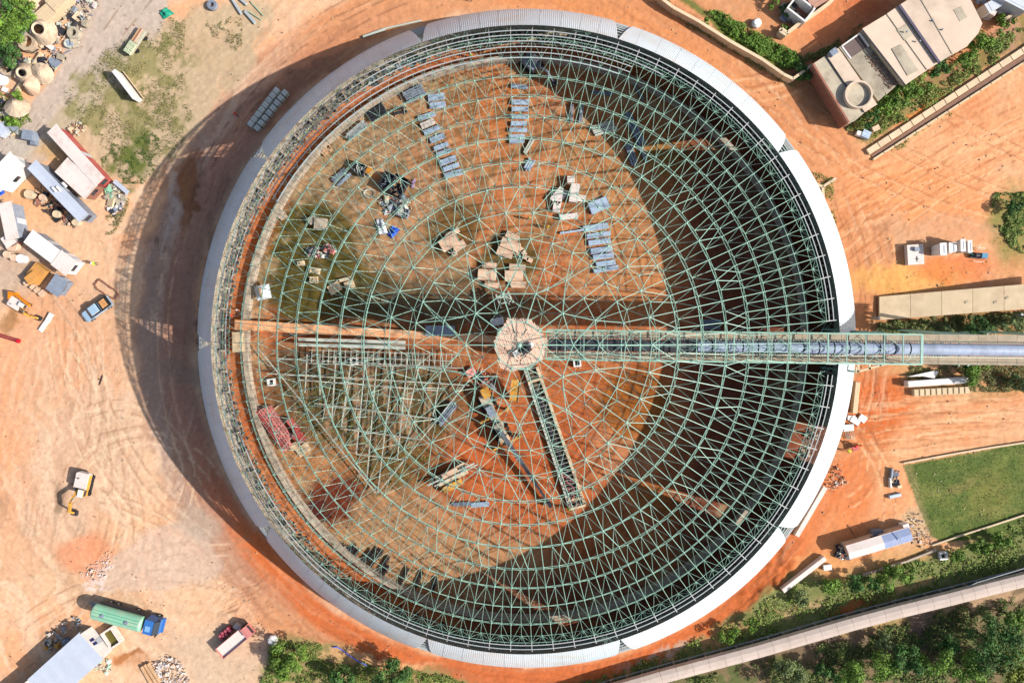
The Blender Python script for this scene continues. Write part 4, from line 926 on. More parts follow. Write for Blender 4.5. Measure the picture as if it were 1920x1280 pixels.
# red dismantled tower-crane parts
rz = ang((500, 760), (553, 832)); t = thing('crane_parts', 'bundle of faded red lattice crane sections lying with a grey plate, lower left', 'crane parts', W(525, 796, 0), rz)
for i, (y, L, dx) in enumerate([(-1.3, 8.2, 0), (-.5, 7.6, .2), (0.3, 6.4, -.2)]):
    z = .6+(.5 if i == 1 else 0); part(t, 'lattice_section', lattice(MB(), (-L/2+dx, y, z), (L/2+dx, y, z), .8, 10, .17, .1), c_pink); part(t, 'walkway_plate', MB().beam((-L/2+dx, y, z+.35), (L/2+dx, y, z+.35), .28, .05), c_pink)
part(t, 'ladder_rail', MB().beam((-3.8, -1.25, 1.3), (3.6, -1.25, 1.3), .35, .1), c_red)
part(t, 'slewing_unit', MB().cyl((3.2, 1.6, .8), .75, 1.2, 14).box((3.9, 1.7, .8), (1.2, 1.1, 1.0)), c_red)
part(t, 'motor', MB().box((1.4, 2.0, .8), (2.4, .8, 1.0)).cyl((2.4, 2.1, 1.3), .3, .8, 10, 'X'), c_red)
for x in (-2.6, 2.4): part(t, 'bearer', MB().box((x, -.3, .1), (.25, 4.2, .2)), c_timber)
slabs((570, 842), [(0, 0, 26, 18, -35, .1, .3), (-18, -6, 14, 12, -35, 0, .6)], 'grey-beige square plate lying below the red crane sections', 'plate', 'steel_plate', c_tan)
# pre-assembled roof frame lying on the ground
t = thing('roof_frame', 'large triangular grid of pale steel members pre-assembled on the ground, lower left', 'steel frame', W(700, 770, 0)); o = W(700, 770, 0)
def fb(p, q, z=1.4, w=.14, nm='frame_beam', mt=None):
    a = W(*p, z)-o; b = W(*q, z)-o; part(t, nm, MB().beam(a, b, w, w), mt or c_gal2)
for a, b in [((482, 650), (707, 926)), ((880, 712), (707, 926)), ((560, 712), (820, 732)), ((590, 756), (822, 786)), ((640, 803), (790, 824)), ((668, 851), (762, 862)), ((500, 700), (880, 722)),
             ((708, 660), (688, 898)), ((740, 660), (708, 926)), ((660, 668), (640, 800)), ((790, 668), (760, 800)), ((520, 672), (868, 690)), ((600, 664), (600, 740)), ((830, 680), (812, 780)), ((576, 664), (572, 736)), ((630, 668), (622, 790)), ((686, 668), (668, 850)), ((765, 668), (745, 862))]: fb(a, b)
for i in range(26):
    x = 585+i*10.5; fb((x, 655+i*.3), (x-1, 680+i*.3), 1.8, .09, 'short_post')
for y, a, b in ((656, 580, 862), (681, 580, 862), (668, 600, 850)): fb((a, y), (b, y+9), 1.8, .1, 'rung_rail')
for i in range(9): fb((620+i*18, 722+(i % 2)*10), (604+i*20, 790-(i % 3)*6), 1.2, .06, 'tie_rod')
t = thing('timber_ladder', 'faded red and cream ladder frame standing just above the centre tower', 'ladder', W(960, 558, 0)); o = W(960, 558, 0)
for a, b in [((930, 552), (940, 578)), ((952, 545), (962, 568)), ((938, 570), (964, 563)), ((944, 548), (956, 572)), ((930, 560), (954, 553))]:
    p, q = W(*a, 3)-o, W(*b, 3)-o; part(t, 'rail', MB().beam(p, q, .25, .2), c_gal2)
m = MB()
for a in ((932, 554), (953, 546), (940, 577), (961, 567)): p = W(*a, 3)-o; m.bar(p, (p.x, p.y, 0), .14)
part(t, 'legs', m, c_gal2, kind='stuff')
t = thing('scissor_lift', 'small yellow machine beside the upper left edge of the centre tower', 'lift', W(934, 603, 0), .2)
part(t, 'base', MB().box((0, 0, .7), (2.2, 1.2, .7)), c_yel); part(t, 'cage', MB().box((0, 0, 2.4), (2.0, 1.1, .1)).box((0, .55, 2.9), (2, .05, .05)).box((0, -.55, 2.9), (2, .05, .05)).box((-1, 0, 2.9), (.05, 1.1, .05)).box((1, 0, 2.9), (.05, 1.1, .05)), c_white); m = MB()
for s2 in (-1, 1): m.bar((-s2*.9, .4, 1.0), (s2*.9, .4, 2.4), .08); m.bar((-s2*.9, -.4, 1.0), (s2*.9, -.4, 2.4), .08)
part(t, 'scissor_arms', m, c_dark)
for x in (-.7, .7):
    for y in (-.6, .6): part(t, 'wheel', wheel_mb(.3, .25), c_black, loc=(x, y, .3))
rz = ang((815, 905), (880, 872)); t = thing('flatbed_trailer', 'dusty trailer with long beams and a yellow tractor end, lower centre', 'trailer', W(848, 888, 0), rz)
part(t, 'bed', MB().box((0, 0, .9), (5.2, 1.9, .2)), c_tan); part(t, 'tractor', MB().box((-.6, -1.6, .9), (3.2, 1.0, 1.0)).box((-2.0, -1.6, .7), (1, .8, .6)), c_yel); part(t, 'load_beam', MB().ibeam((-4.2, .3, 1.2), (4.2, .1, 1.3), .25, .3).ibeam((-3.2, -.3, 1.2), (4.6, -.3, 1.3), .2, .3), c_gal2); part(t, 'crate', MB().box((0, .5, 1.4), (2.6, .8, .7)), c_ply)
for x in (-1.6, 1.6):
    for y in (-.95, .95): part(t, 'wheel', wheel_mb(.42, .25), c_black, loc=(x, y, .42))
t = thing('tracked_digger', 'white-roofed digger in the shade under the upper ring edge', 'digger', W(996, 124, 0), R_(-40))
part(t, 'body', MB().box((0, 0, 1.5), (2.4, 1.9, 1.1)), c_bluedk); part(t, 'cab', MB().box((.4, .5, 2.3), (1.2, .9, 1.1)), c_white); part(t, 'window', MB().box((.4, .5, 2.3), (1.23, .8, .6)), c_glass)
for y in (-1, 1): part(t, 'track', MB().box((0, y, .45), (3.2, .5, .8)), c_black)
part(t, 'boom', MB().beam((1, 0, 2), (3.2, 0, 3.2), .3, .4).beam((3.2, 0, 3.2), (4.6, 0, 1.2), .25, .3), c_bluedk); part(t, 'bucket', MB().box((4.8, 0, .7), (.6, .8, .8)), c_dark)
# long duct of blue cloth next to the crane
t = thing('soil_ramp', 'orange earth ramp with a wooden chute below the centre tower', 'chute', W(965, 730, 0), ang((965, 700), (962, 745))); part(t, 'chute', MB().beam((-1.8, .2, 3.0), (1.8, 0, .6), 1.3, .15), c_yel); part(t, 'side_rail', MB().beam((-1.8, .9, 3.1), (1.8, .7, .75), .1, .3).beam((-1.8, -.5, 3.1), (1.8, -.7, .75), .1, .3), c_timber)

# ------------------------------------------------------------------ left yard: vehicles
def pickup(px, p_front):
    rz = ang(px, p_front); t = thing('pickup_truck', 'pale blue double-cab pickup with crates in its dark bed', 'pickup', W(*px, 0), rz)
    m = MB(); z0 = .45
    prof = [(-2.6, .5), (-2.6, .95), (-.55, .98), (-.5, 1.0), (1.0, 1.02), (2.3, .92), (2.62, .7), (2.62, .45)]
    vs = []; hw_ = [.86, .9, .9, .9, .9, .86, .72, .74]
    for (x, z), w_ in zip(prof, hw_): vs += [(x, -w_, z), (x, w_, z)]
    lo = [(x, s*w_, .38) for (x, z), w_ in zip(prof, hw_) for s in (-1, 1)]
    n_ = len(prof); fs = [(2*i, 2*i+2, 2*i+3, 2*i+1) for i in range(n_-1)]
    fs += [(2*i+16, 2*i+18, 2*i+2, 2*i) for i in range(n_-1)]+[(2*i+1, 2*i+3, 2*i+19, 2*i+17) for i in range(n_-1)]+[(0, 1, 17, 16), (14, 30, 31, 15)]
    part(t, 'body', MB().add(vs+lo, fs), c_pick)
    part(t, 'cab_roof', MB().add([(-.45, -.66, 1.68), (.75, -.64, 1.7), (.75, .64, 1.7), (-.45, .66, 1.68), (-.6, -.74, 1.42), (.95, -.72, 1.44), (.95, .72, 1.44), (-.6, .74, 1.42)], [(0, 1, 2, 3), (4, 5, 1, 0), (5, 6, 2, 1), (6, 7, 3, 2), (7, 4, 0, 3)]), c_pick, label='pale silvery blue cab roof')
    part(t, 'windscreen', MB().add([(.96, -.72, 1.44), (1.5, -.8, 1.04), (1.5, .8, 1.04), (.96, .72, 1.44)], [(0, 1, 2, 3)]), c_glass)
    part(t, 'side_windows', MB().add([(-.6, -.74, 1.42), (.95, -.72, 1.44), (1.45, -.86, 1.03), (-.66, -.88, 1.0), (-.6, .74, 1.42), (.95, .72, 1.44), (1.45, .86, 1.03), (-.66, .88, 1.0)], [(0, 3, 2, 1), (4, 5, 6, 7), (4, 7, 3, 0)]), c_glass)
    part(t, 'bed_liner', MB().box((-1.62, 0, 1.0), (1.75, 1.62, .06)), c_black); part(t, 'bed_rim', MB().box((-1.62, .84, 1.05), (1.9, .1, .12)).box((-1.62, -.84, 1.05), (1.9, .1, .12)).box((-2.56, 0, 1.05), (.1, 1.58, .12)), c_black)
    for i in range(2):
        for j in range(3): part(t, 'bed_crate', crate_mb(.42, .36, .22), mat('crate_tan', (230, 170, 110), .7, 0, .1, 2, 0), loc=(-1.85+i*.48, -.42+j*.42, 1.04))
    for x in (-1.75, 1.65):
        for y in (-.82, .82): part(part(t, 'wheel', wheel_mb(.38, .24), c_black, loc=(x, y, .38)), 'rim', MB().cyl((0, 0, 0), .2, .26, 10, 'Y'), c_galv)
    for y in (-1.0, 1.0): part(t, 'mirror', MB().box((1.0, y, 1.1), (.12, .22, .16)), c_pick)
    for y in (-.6, .6): part(t, 'headlight', MB().box((2.62, y, .62), (.05, .28, .14)), c_white)
pickup((187, 580), (164, 597))
rz = ang((163, 1148), (300, 1186)); t = thing('tanker_truck', 'mint green water tanker with a bright blue cab, lower left yard', 'tanker', W(232, 1164, 2.8), rz); t.location.z = 0
prof = [(1.28*math.cos(R_(a)), 2.25+.98*math.sin(R_(a))) for a in range(0, 360, 18)]
m = MB(); nn = len(prof); vs = []; secs = [(-5.45, .82), (-5.3, .97), (-5.15, 1), (2.55, 1), (2.7, .97), (2.85, .82)]
for x, k in secs: vs += [(x, y*k, 2.25+(z-2.25)*k) for y, z in prof]
fs = [(s*nn+i, s*nn+(i+1) % nn, (s+1)*nn+(i+1) % nn, (s+1)*nn+i) for s in range(len(secs)-1) for i in range(nn)]+[tuple(range(nn-1, -1, -1)), tuple(5*nn+i for i in range(nn))]
m.add(vs, fs); part(t, 'tank', m, c_mint, smooth=False)
for x in (-3.4, .6): part(t, 'manhole_cover', MB().cyl((x, .1, 3.28), .32, .14, 16).cyl((x, .1, 3.37), .2, .06, 12), c_bluedk)
for y in (.7, .3, -.3): part(t, 'tank_rail', MB().box((-1.3, y, 2.25+math.sqrt(max(0, 1-(y/1.28)**2))*.98+.04), (7.6, .05, .06)), mat('mint_dark', (96, 190, 156), .4, 0, .05, 1, 0))
part(t, 'chassis', MB().box((-.6, 0, .95), (11.5, .9, .3)), c_dark); part(t, 'hose_tray', MB().box((-1.3, 1.35, 1.5), (7.2, .3, .5)), c_dark); part(t, 'rear_pump', MB().box((-5.9, .2, 1.2), (.7, 1.2, .7)).cyl((-6.5, .5, 1.0), .2, 1.0, 8, 'X'), c_bluedk)
part(t, 'cab', MB().add([(3.3, -1.2, .8), (5.5, -1.2, .8), (5.5, 1.2, .8), (3.3, 1.2, .8), (3.3, -1.15, 2.75), (4.8, -1.15, 2.75), (4.8, 1.15, 2.75), (3.3, 1.15, 2.75), (5.45, -1.18, 1.9), (5.45, 1.18, 1.9)], [(4, 5, 6, 7), (0, 4, 7, 3), (0, 1, 8, 5, 4), (3, 7, 6, 9, 2), (1, 2, 9, 8), (0, 3, 2, 1)]), c_cabb)
part(t, 'windscreen', MB().add([(4.84, -1.05, 2.72), (5.44, -1.08, 1.95), (5.44, 1.08, 1.95), (4.84, 1.05, 2.72)], [(0, 1, 2, 3)]), c_glass); part(t, 'roof_hatch', MB().box((4.0, -.2, 2.8), (.8, .9, .08)), mat('light_blue', (130, 180, 226), .4, 0, .05, 1, 0)); part(t, 'bumper', MB().box((5.6, 0, .8), (.25, 2.4, .4)), c_cabb)
for y in (-1.4, 1.4): part(t, 'mirror', MB().box((5.2, y, 2.0), (.15, .25, .5)), c_dark)
for x in (4.4, -2.6, -3.9, .9):
    for y in (-1.05, 1.05): part(part(t, 'wheel', wheel_mb(.52, .36), c_black, loc=(x, y, .52)), 'hub', MB().cyl((0, 0, 0), .22, .4, 10, 'Y'), c_galv)
rz = ang((412, 1222), (462, 1180)); t = thing('flatbed_truck', 'small flatbed truck with pale pink bed and drums along one side', 'truck', W(438, 1200, 1.2), rz); t.location.z = 0
part(t, 'bed', MB().box((-.4, -.2, 1.1), (5.3, 2.0, .14)), c_roof)
m = MB()
for y in (-1.2, .8): m.box((-.4, y, 1.35), (5.3, .06, .4))
m.box((-3.05, -.2, 1.35), (.06, 2.0, .4)); m.box((2.25, -.2, 1.35), (.06, 2.0, .4)); part(t, 'side_boards', m, c_pink); part(t, 'cab', MB().box((3.0, -.3, 1.4), (1.2, 1.8, 1.4)), c_pink); part(t, 'windscreen', MB().box((3.62, -.3, 1.7), (.04, 1.5, .6)), c_glass)
part(t, 'chassis', MB().box((0, -.2, .8), (6.4, .8, .25)), c_dark)
for x in (-1.7, 2.6):
    for y in (-1.05, .65): part(t, 'wheel', wheel_mb(.42, .26), c_black, loc=(x, y, .42))
for i in range(8):
    x, y = [(-1.7, 1.35), (-1.1, 1.5), (-.5, 1.4), (-1.5, 1.95), (-.9, 2.05), (-.3, 2.0), (.3, 1.5), (.3, 2.05)][i]
    p = Vector((x, y, 0)); p.rotate(Matrix.Rotation(rz, 3, 'Z')); p += W(438, 1200, 1.2); p.z = 0; t2 = thing('oil_drum', 'dark red drum by the small flatbed truck, %s of the eight' % ['nearest the tail of', 'second along the truck side', 'third along the truck side', 'outer row, nearest the tail', 'outer row, second', 'outer row, third', 'last along the truck side', 'outer row, last'][i].replace('nearest the tail of', 'first along the truck side'), 'drum', (p.x, p.y, 0), 0, 'dark red drums beside the small truck')
    part(t2, 'barrel', MB().lathe([(.29, 0), (.29, .29), (.31, .3), (.29, .31), (.29, .58), (.31, .59), (.29, .6), (.29, .87), (.27, .88), (0, .86)], 14), mat('maroon', (136, 46, 60), .5, 0, .1, 1, 0)); part(t2, 'lid', MB().cyl((0, 0, .88), .22, .02, 12), mat('maroon_lid', (190, 96, 110), .5, 0, .1, 1, 0))
slabs((447, 1172), [(0, 0, 12, 10, 30, 0, .6), (16, 2, 12, 4, -30, 0, .4)], 'pale crate behind the drums near the small flatbed truck', 'crate', 'wooden_crate', c_roof)
def excavator(px, pf, label, roofc, boom_pts, sc=1.0):
    rz = ang(px, pf); t = thing('excavator', label, 'excavator', W(*px, .8), rz); t.location.z = 0; t.scale = (sc, sc, sc)
    for y in (-1.15, 1.15):
        tr = part(t, 'track', MB().box((0, y, .45), (3.3, .5, .55)).cyl((1.65, y, .45), .42, .5, 14, 'Y').cyl((-1.65, y, .45), .42, .5, 14, 'Y'), c_black)
        m = MB()
        for k in range(11): m.box((-1.7+k*.34, y, .88), (.16, .54, .06))
        part(tr, 'track_shoes', m, c_dark, kind='stuff')
    part(t, 'undercarriage', MB().box((0, 0, .5), (2.0, 1.8, .4)).cyl((0, 0, .85), .7, .3, 16), c_dark)
    part(t, 'engine_deck', MB().add([(-2.3, -1.3, 1.0), (.6, -1.3, 1.0), (.6, 1.3, 1.0), (-2.3, 1.3, 1.0), (-2.3, -1.25, 2.1), (.5, -1.25, 2.0), (.5, 1.25, 2.0), (-2.3, 1.25, 2.1), (-2.6, -.9, 1.1), (-2.6, .9, 1.1), (-2.55, .9, 2.0), (-2.55, -.9, 2.0)], [(4, 5, 6, 7), (0, 1, 5, 4), (1, 2, 6, 5), (2, 3, 7, 6), (0, 4, 11, 8), (3, 9, 10, 7), (8, 11, 10, 9), (4, 7, 10, 11), (0, 8, 9, 3, 2, 1)]), roofc, label='pale dusty engine deck')
    part(t, 'body_side', MB().box((-.8, 1.3, 1.5), (2.9, .08, .8)).box((-.8, -1.3, 1.5), (2.9, .08, .8)).box((.75, -.1, 1.3), (.9, 1.0, .6)), c_yel)
    part(t, 'cab', MB().box((1.2, .75, 1.85), (1.4, 1.0, 1.6)), c_yel); part(t, 'cab_roof', MB().box((1.2, .75, 2.69), (1.42, 1.04, .08)), c_white); part(t, 'cab_glass', MB().box((1.2, .75, 2.0), (1.44, .9, .9)).box((1.2, .75, 2.0), (1.2, 1.03, .8)), c_glass)
    part(t, 'exhaust', MB().cyl((-1.4, -.5, 2.3), .08, .5, 8), c_dark)
    for (a, b, w_, h_, nm) in boom_pts: part(t, nm, MB().beam(a, b, w_, h_), c_yel)
    e = Vector(boom_pts[-1][1]); part(t, 'bucket', MB().box(e+Vector((0, 0, -.2)), (.9, 1.1, .6)).box(e+Vector((.3, 0, -.55)), (.5, 1.0, .3)), c_dark)
    part(t, 'hydraulic_ram', MB().bar(Vector(boom_pts[0][0])+Vector((.2, .3, 0)), Vector(boom_pts[0][1])+Vector((-.3, .3, .2)), .16, 8), c_galv)
excavator((157, 908), (147, 950), 'yellow excavator with pale engine deck on open sand, left of the dome', c_roof, [((1.0, -.35, 1.7), (3.2, -.4, 3.2), .4, .5, 'boom'), ((3.2, -.4, 3.2), (5.2, -.5, 2.6), .4, .45, 'boom'), ((5.2, -.5, 2.6), (5.9, -.6, .9), .3, .35, 'stick')], .84)
excavator((37, 572), (72, 594), 'yellow excavator with long folded boom beside the pale rubble strip, far left', c_roof, [((1.0, -.35, 1.7), (3.4, -.4, 3.2), .5, .5, 'boom'), ((3.4, -.4, 3.2), (4.6, -.4, 2.8), .45, .5, 'boom'), ((4.6, -.4, 2.8), (5.4, -.4, .9), .4, .4, 'stick')], .66)
t = thing('hydraulic_breaker', 'bright orange-yellow machine arm lying behind the far left excavator', 'machine arm', W(32, 552, .6), R_(-10)); part(t, 'arm', MB().beam((-.9, .1, .6), (.8, .1, .9), .5, .5).beam((-.7, .3, .6), (-.6, -.9, .5), .5, .5).beam((.5, .1, .9), (3.4, -1.3, 1.4), .35, .4), mat('orange_yellow', (250, 150, 20), .4, 0, .05, 1, 0)); part(t, 'ram', MB().bar((.6, -.3, .8), (3.0, -1.6, 1.2), .14, 8), c_galv)
t = thing('lattice_boom', 'bright red lattice boom lying at the far left edge of the sand', 'crane boom', W(16, 632, 0), ang((0, 627), (42, 640))); part(t, 'lattice', lattice(MB(), (-2.6, 0, .5), (1.9, 0, .5), .45, 9, .1, .05), c_red); part(t, 'tip', MB().box((2.1, 0, .5), (.5, .6, .5)), mat('deep_red', (200, 30, 50), .4, 0, .1, 1, 0))
# rows of concrete blocks
for r_, (p0, p1) in enumerate((((466, 236), (521, 165)), ((478, 244), (537, 169)))):
    for k in range(8):
        u = (k+.5)/8; p = (p0[0]+(p1[0]-p0[0])*u, p0[1]+(p1[1]-p0[1])*u); rz = ang(p0, p1)
        t = thing('concrete_block', 'square grey concrete block, %s from the lower end of the %s row' % (['first', 'second', 'third', 'fourth', 'fifth', 'sixth', 'seventh', 'last'][k], ['left', 'right'][r_]), 'block', W(*p, .9), rz+random.uniform(-.04, .04), 'concrete blocks in two rows by the dome'); t.location.z = 0
        part(t, 'block', MB().box((0, 0, .42), (.86, .92, .84)).box((0, 0, .87), (.7, .76, .06)), mat('block_grey', (222, 226, 216), .8, 0, .12, 1.5, .2)); part(t, 'lifting_eye', MB().bar((-.1, 0, .9), (.1, 0, .98), .04), c_dark)
# buildings on the left
def shed(label, pts, h, roofm, wallm, ridge=True, name='shed', cat='shed', group=None, sheets=0, eave=.25, lift=0.0, patch=None):
    """pts: four roof corners in photograph pixels at height h, long side first"""
    P = [W(x, y, h) for x, y in pts]; c = (P[0]+P[1]+P[2]+P[3])/4; ux = ((P[1]-P[0])+(P[2]-P[3])).normalized(); rz = math.atan2(ux.y, ux.x)
    t = thing(name, label, cat, (c.x, c.y, 0), rz, group); M = Matrix.Rotation(-rz, 3, 'Z')
    Q = [M @ (p-c) for p in P]; L = (abs(Q[1].x-Q[0].x)+abs(Q[2].x-Q[3].x))/2; Wd = (abs(Q[3].y-Q[0].y)+abs(Q[2].y-Q[1].y))/2
    part(t, 'wall', MB().box((0, 0, (h-.25)/2), (L-2*eave, Wd-2*eave, h-.25)), wallm)
    n_ = sheets or max(2, int(L/1.0)); w_ = L/n_
    for k in range(n_):
        m = MB(); x = -L/2+w_*(k+.5)
        if ridge:
            for s_ in (-1, 1):
                y0, y1 = 0, s_*Wd/2; z0, z1 = h+.12, h-.22
                for j in range(3):
                    xx = x-w_/2+w_*(j+.5)/3; m.add([(xx-w_/6, y0, z0), (xx, y0, z0+.012), (xx+w_/6, y0, z0), (xx+w_/6, y1, z1), (xx, y1, z1+.012), (xx-w_/6, y1, z1)], [(0, 1, 4, 5), (1, 2, 3, 4)] if s_ < 0 else [(5, 4, 1, 0), (4, 3, 2, 1)])
        else:
            for j in range(3):
                xx = x-w_/2+w_*(j+.5)/3; m.add([(xx-w_/6, -Wd/2, h-.1), (xx, -Wd/2, h-.088), (xx+w_/6, -Wd/2, h-.1), (xx+w_/6, Wd/2, h), (xx, Wd/2, h+.012), (xx-w_/6, Wd/2, h)], [(0, 1, 4, 5), (1, 2, 3, 4)])
        part(t, 'roof_sheet', m, roofm if not patch or k not in patch[0] else patch[1])
    for s_ in (-1, 1): part(t, 'fascia', MB().box((0, s_*Wd/2, h-.26), (L, .06, .16)), roofm)
    m = MB().box((L/2-eave+.01, 0, 1.0), (.05, .9, 2.0)); part(t, 'door', m, c_roofg)
    for y in (-1, 1): part(t, 'window', MB().box((0, y*(Wd/2-eave+.01), 1.5), (1.2, .05, .8)), c_glass)
    t['L'] = L; t['W'] = Wd; return t, L, Wd
t, L, Wd = shed('white-roofed site office at the bottom left with two navy windows in its end wall', [(55, 1266), (151, 1187), (190, 1234), (92, 1330)], 3.2, c_roofb, c_white, ridge=False)
for k in range(2): part(t, 'end_window', MB().box((L/2-.23, .75-k*.75, 1.9), (.06, .45, .9)), mat('navy', (40, 44, 110), .4, 0, .05, 1, 0))
shed('white shed cut off by the lower left corner below the site office', [(-20, 1330), (58, 1272), (80, 1300), (10, 1360)], 2.6, c_white, c_white, ridge=False)
t, L, Wd = shed('long site cabin with pale pink roof and red side, left yard', [(82, 254), (100, 238), (200, 326), (183, 343)][::1], 3.0, c_roof, c_red, ridge=False)
shed('square pale pink roof joined to the red-sided cabin', [(103, 321), (126, 296), (181, 345), (156, 374)], 2.9, c_roof, c_brick, ridge=False)
t, L, Wd = shed('long narrow pale grey cabin with white tanks on its roof, left yard', [(48, 318), (65, 303), (166, 396), (150, 414)], 3.1, c_roofb, c_bluedk, ridge=False)
for k, (x, y) in enumerate(((-L/2+.9, .3), (-L/2+1.5, -.1), (-L/2+2.6, -.3))): part(t, 'roof_tank', MB().cyl((x, y, 3.35), .22, .8, 10, 'Y'), c_white)
shed('wide white roof at the left edge above the blue sheet', [(-30, 330), (20, 288), (43, 306), (0, 362)], 2.9, c_white, c_white, ridge=False)
shed('white shed roof nearest the left edge in the diagonal line of sheds', [(-30, 380), (0, 388), (56, 434), (36, 452)][::1], 2.8, c_roof, c_bluedk, ridge=False)
shed('plain white shed roof in the middle of the diagonal line of sheds', [(45, 452), (62, 430), (112, 470), (94, 496)], 2.9, c_white, c_bluedk, ridge=False)
shed('scuffed white shed roof at the right end of the diagonal line', [(95, 495), (113, 471), (143, 487), (120, 517)], 2.9, c_roof, c_white, ridge=False)
shed('blue-grey corrugated lean-to below the scuffed white shed', [(88, 538), (104, 512), (128, 528), (104, 560)], 2.0, c_bluedk, c_bluedk, ridge=False)
slabs((76, 518), [(0, -4, 34, 26, -50, 0, 1.2), (-4, 4, 22, 16, -38, 1.2, .5)], 'ochre plywood stack between two sheds, left yard', 'plywood stack', 'plywood_stack', mat('ochre_ply', (216, 156, 84), .8, 0, .12, 1.2, .1))
slabs((68, 538), [(-12, -8, 12, 8, -38, 0, .8), (-2, 0, 10, 7, -38, 0, .7), (6, 6, 9, 7, -38, 0, .8), (14, 12, 12, 9, -38, 0, .6)], 'row of pale bricks blocks along the plywood stack', 'block row', 'block_row', c_ply)
shed('small shed roof with pale sheet partly hidden by scrap near the left edge', [(2, 446), (18, 436), (30, 452), (10, 466)], 2.2, c_roof, c_brick, ridge=False)
for i, (x, y, r, mt) in enumerate([(29, 461, 1.0, c_ply), (46, 486, .75, c_white), (20, 478, .6, c_ply), (33, 484, .6, c_ply), (61, 366, .75, c_tan), (112, 403, .6, c_tan), (148, 418, .6, c_tan), (86, 372, .55, c_ply)]):
    lb = ['large beige round drum below the diagonal line of sheds', 'white round drum nearest the plywood stack', 'tilted small drum left of the white drum', 'small drum between the large and the white drums', 'beige round drum at the upper end of the long grey cabin', 'beige drum in the scrap beside the long grey cabin', 'beige drum at the lower end of the long grey cabin', 'small pale drum among the tyres beside the grey cabin'][i]
    t = thing('round_drum', lb, 'drum', W(x, y, 0)); part(t, 'shell', MB().lathe([(r, 0), (r, .9), (r*.96, .95), (r*.9, .9), (0, .88)], 20), mt); part(t, 'rim', MB().lathe([(r*1.02, .8), (r*1.05, .86), (r*1.02, .92)], 20), c_gal2)
# scrap heaps: uncountable mixed pieces
def scrap(label, poly, n, cols, h=.5, seed=0, size=(.3, 1.2), name='scrap_heap', cat='scrap'):
    rr = random.Random(seed+90); xs_ = [p[0] for p in poly]; ys_ = [p[1] for p in poly]; ms = [MB() for _ in cols]
    cx, cy_ = sum(xs_)/len(xs_), sum(ys_)/len(ys_); o = W(cx, cy_, 0); k = 0
    while k < n:
        x, y = rr.uniform(min(xs_), max(xs_)), rr.uniform(min(ys_), max(ys_))
        if not inpoly(np.array([x]), np.array([y]), poly)[0]: continue
        p = W(x, y, 0)-o; m = rr.choice(ms); s_ = size[0]*.6*(size[1]*1.3/size[0]/.6)**(rr.random()**1.7); z = rr.uniform(.03, h*.8); q = rr.random()
        Rm = (Matrix.Rotation(rr.uniform(0, 6.3), 3, 'Z') @ Matrix.Rotation(rr.uniform(-.35, .35), 3, 'X') @ Matrix.Rotation(rr.uniform(-.35, .35), 3, 'Y'))
        if q < .45: m.box((p.x, p.y, z), (s_, s_*rr.uniform(.3, .9), rr.uniform(.08, .5)), rot=Rm)
        elif q < .75: d = Rm @ Vector((s_*1.3, 0, 0)); m.bar(Vector((p.x, p.y, z))-d/2, Vector((p.x, p.y, z))+d/2, rr.uniform(.06, .16), 5)
        elif q < .88: m.box((p.x, p.y, z), (s_*1.1, s_*.9, .05), rot=Rm)
        else: m.cyl((p.x, p.y, z), s_*.35, s_*.5, 10, rr.choice('XYZ'))
        k += 1
    t = thing(name, label, cat, o)
    for m, c in zip(ms, cols):
        if m.v: part(t, 'scrap_pieces', m, c, kind='stuff')
    return t
mix1 = [c_tan, c_slab2, c_gal2, c_roof, c_bluedk, c_ply, c_dark]; mix2 = [c_black, c_dark, c_brick, c_gal2, c_ply]
scrap('heap of steel offcuts and pale panels along the top left yard road', [(95, 30), (150, -10), (195, -10), (185, 20), (160, 60), (120, 60)], 120, mix1, .7, 1)
scrap('cream and grey scrap between the precast cones and the yard road', [(80, 40), (120, 60), (155, 75), (120, 120), (90, 130), (60, 100)], 110, mix1, .7, 2, (.3, 1.4))
scrap('dark scrap and frames around the left precast rings', [(10, 100), (70, 110), (110, 120), (105, 140), (60, 150), (20, 150)], 90, [c_tan, c_dark, c_gal2, c_bluedk], .7, 3)
scrap('scrap scattered at the far left edge below the precast cones', [(-5, 160), (40, 180), (50, 240), (20, 262), (-5, 262)], 60, mix1, .5, 4)
scrap('dark tyres and junk along the lower side of the long grey cabin', [(58, 350), (82, 350), (150, 415), (152, 432), (120, 420), (70, 385)], 110, mix2, .7, 5, (.3, 1.0))
scrap('brown wooden rubbish pile on the dry grass above the red cabin', [(128, 238), (150, 228), (164, 240), (150, 256), (138, 254)], 70, [c_brick, c_tan, c_gal2], .4, 6, (.2, .8))
scrap('mixed junk and sheets right of the red cabin near the grass', [(192, 362), (212, 345), (245, 362), (225, 388), (200, 378)], 60, [c_gal2, c_slab2, c_tan, c_roof, c_mint], .5, 7, (.4, 1.4))
scrap('small pile of white and purple-grey rubble by the haul road', [(205, 392), (228, 380), (232, 392), (214, 406)], 50, [c_dark, c_roof, c_bluedk], .4, 8, (.2, .6))
scrap('heap of white sacks and blue bins in the shade of the site office', [(90, 1185), (140, 1148), (162, 1170), (110, 1215), (85, 1220)], 90, [c_roof, c_gal2, c_bluedk, c_dark], .6, 9, (.2, .8))
scrap('pile of white broken slabs and planks at the bottom edge', [(285, 1240), (320, 1226), (345, 1245), (360, 1285), (300, 1285)], 260, [c_white, c_roof, c_ply, c_roof], .5, 10, (.15, .55))
scrap('bits of blue plastic, bottles and rubbish right of the site office', [(176, 1250), (195, 1232), (218, 1248), (200, 1262)], 30, [c_bluedk, c_white, c_mint], .3, 11, (.2, .6))
scrap('yellow and dark machine parts in the shade behind the site office', [(84, 1205), (105, 1196), (112, 1212), (88, 1222)], 16, [c_yel, c_dark], .6, 12, (.4, .9))
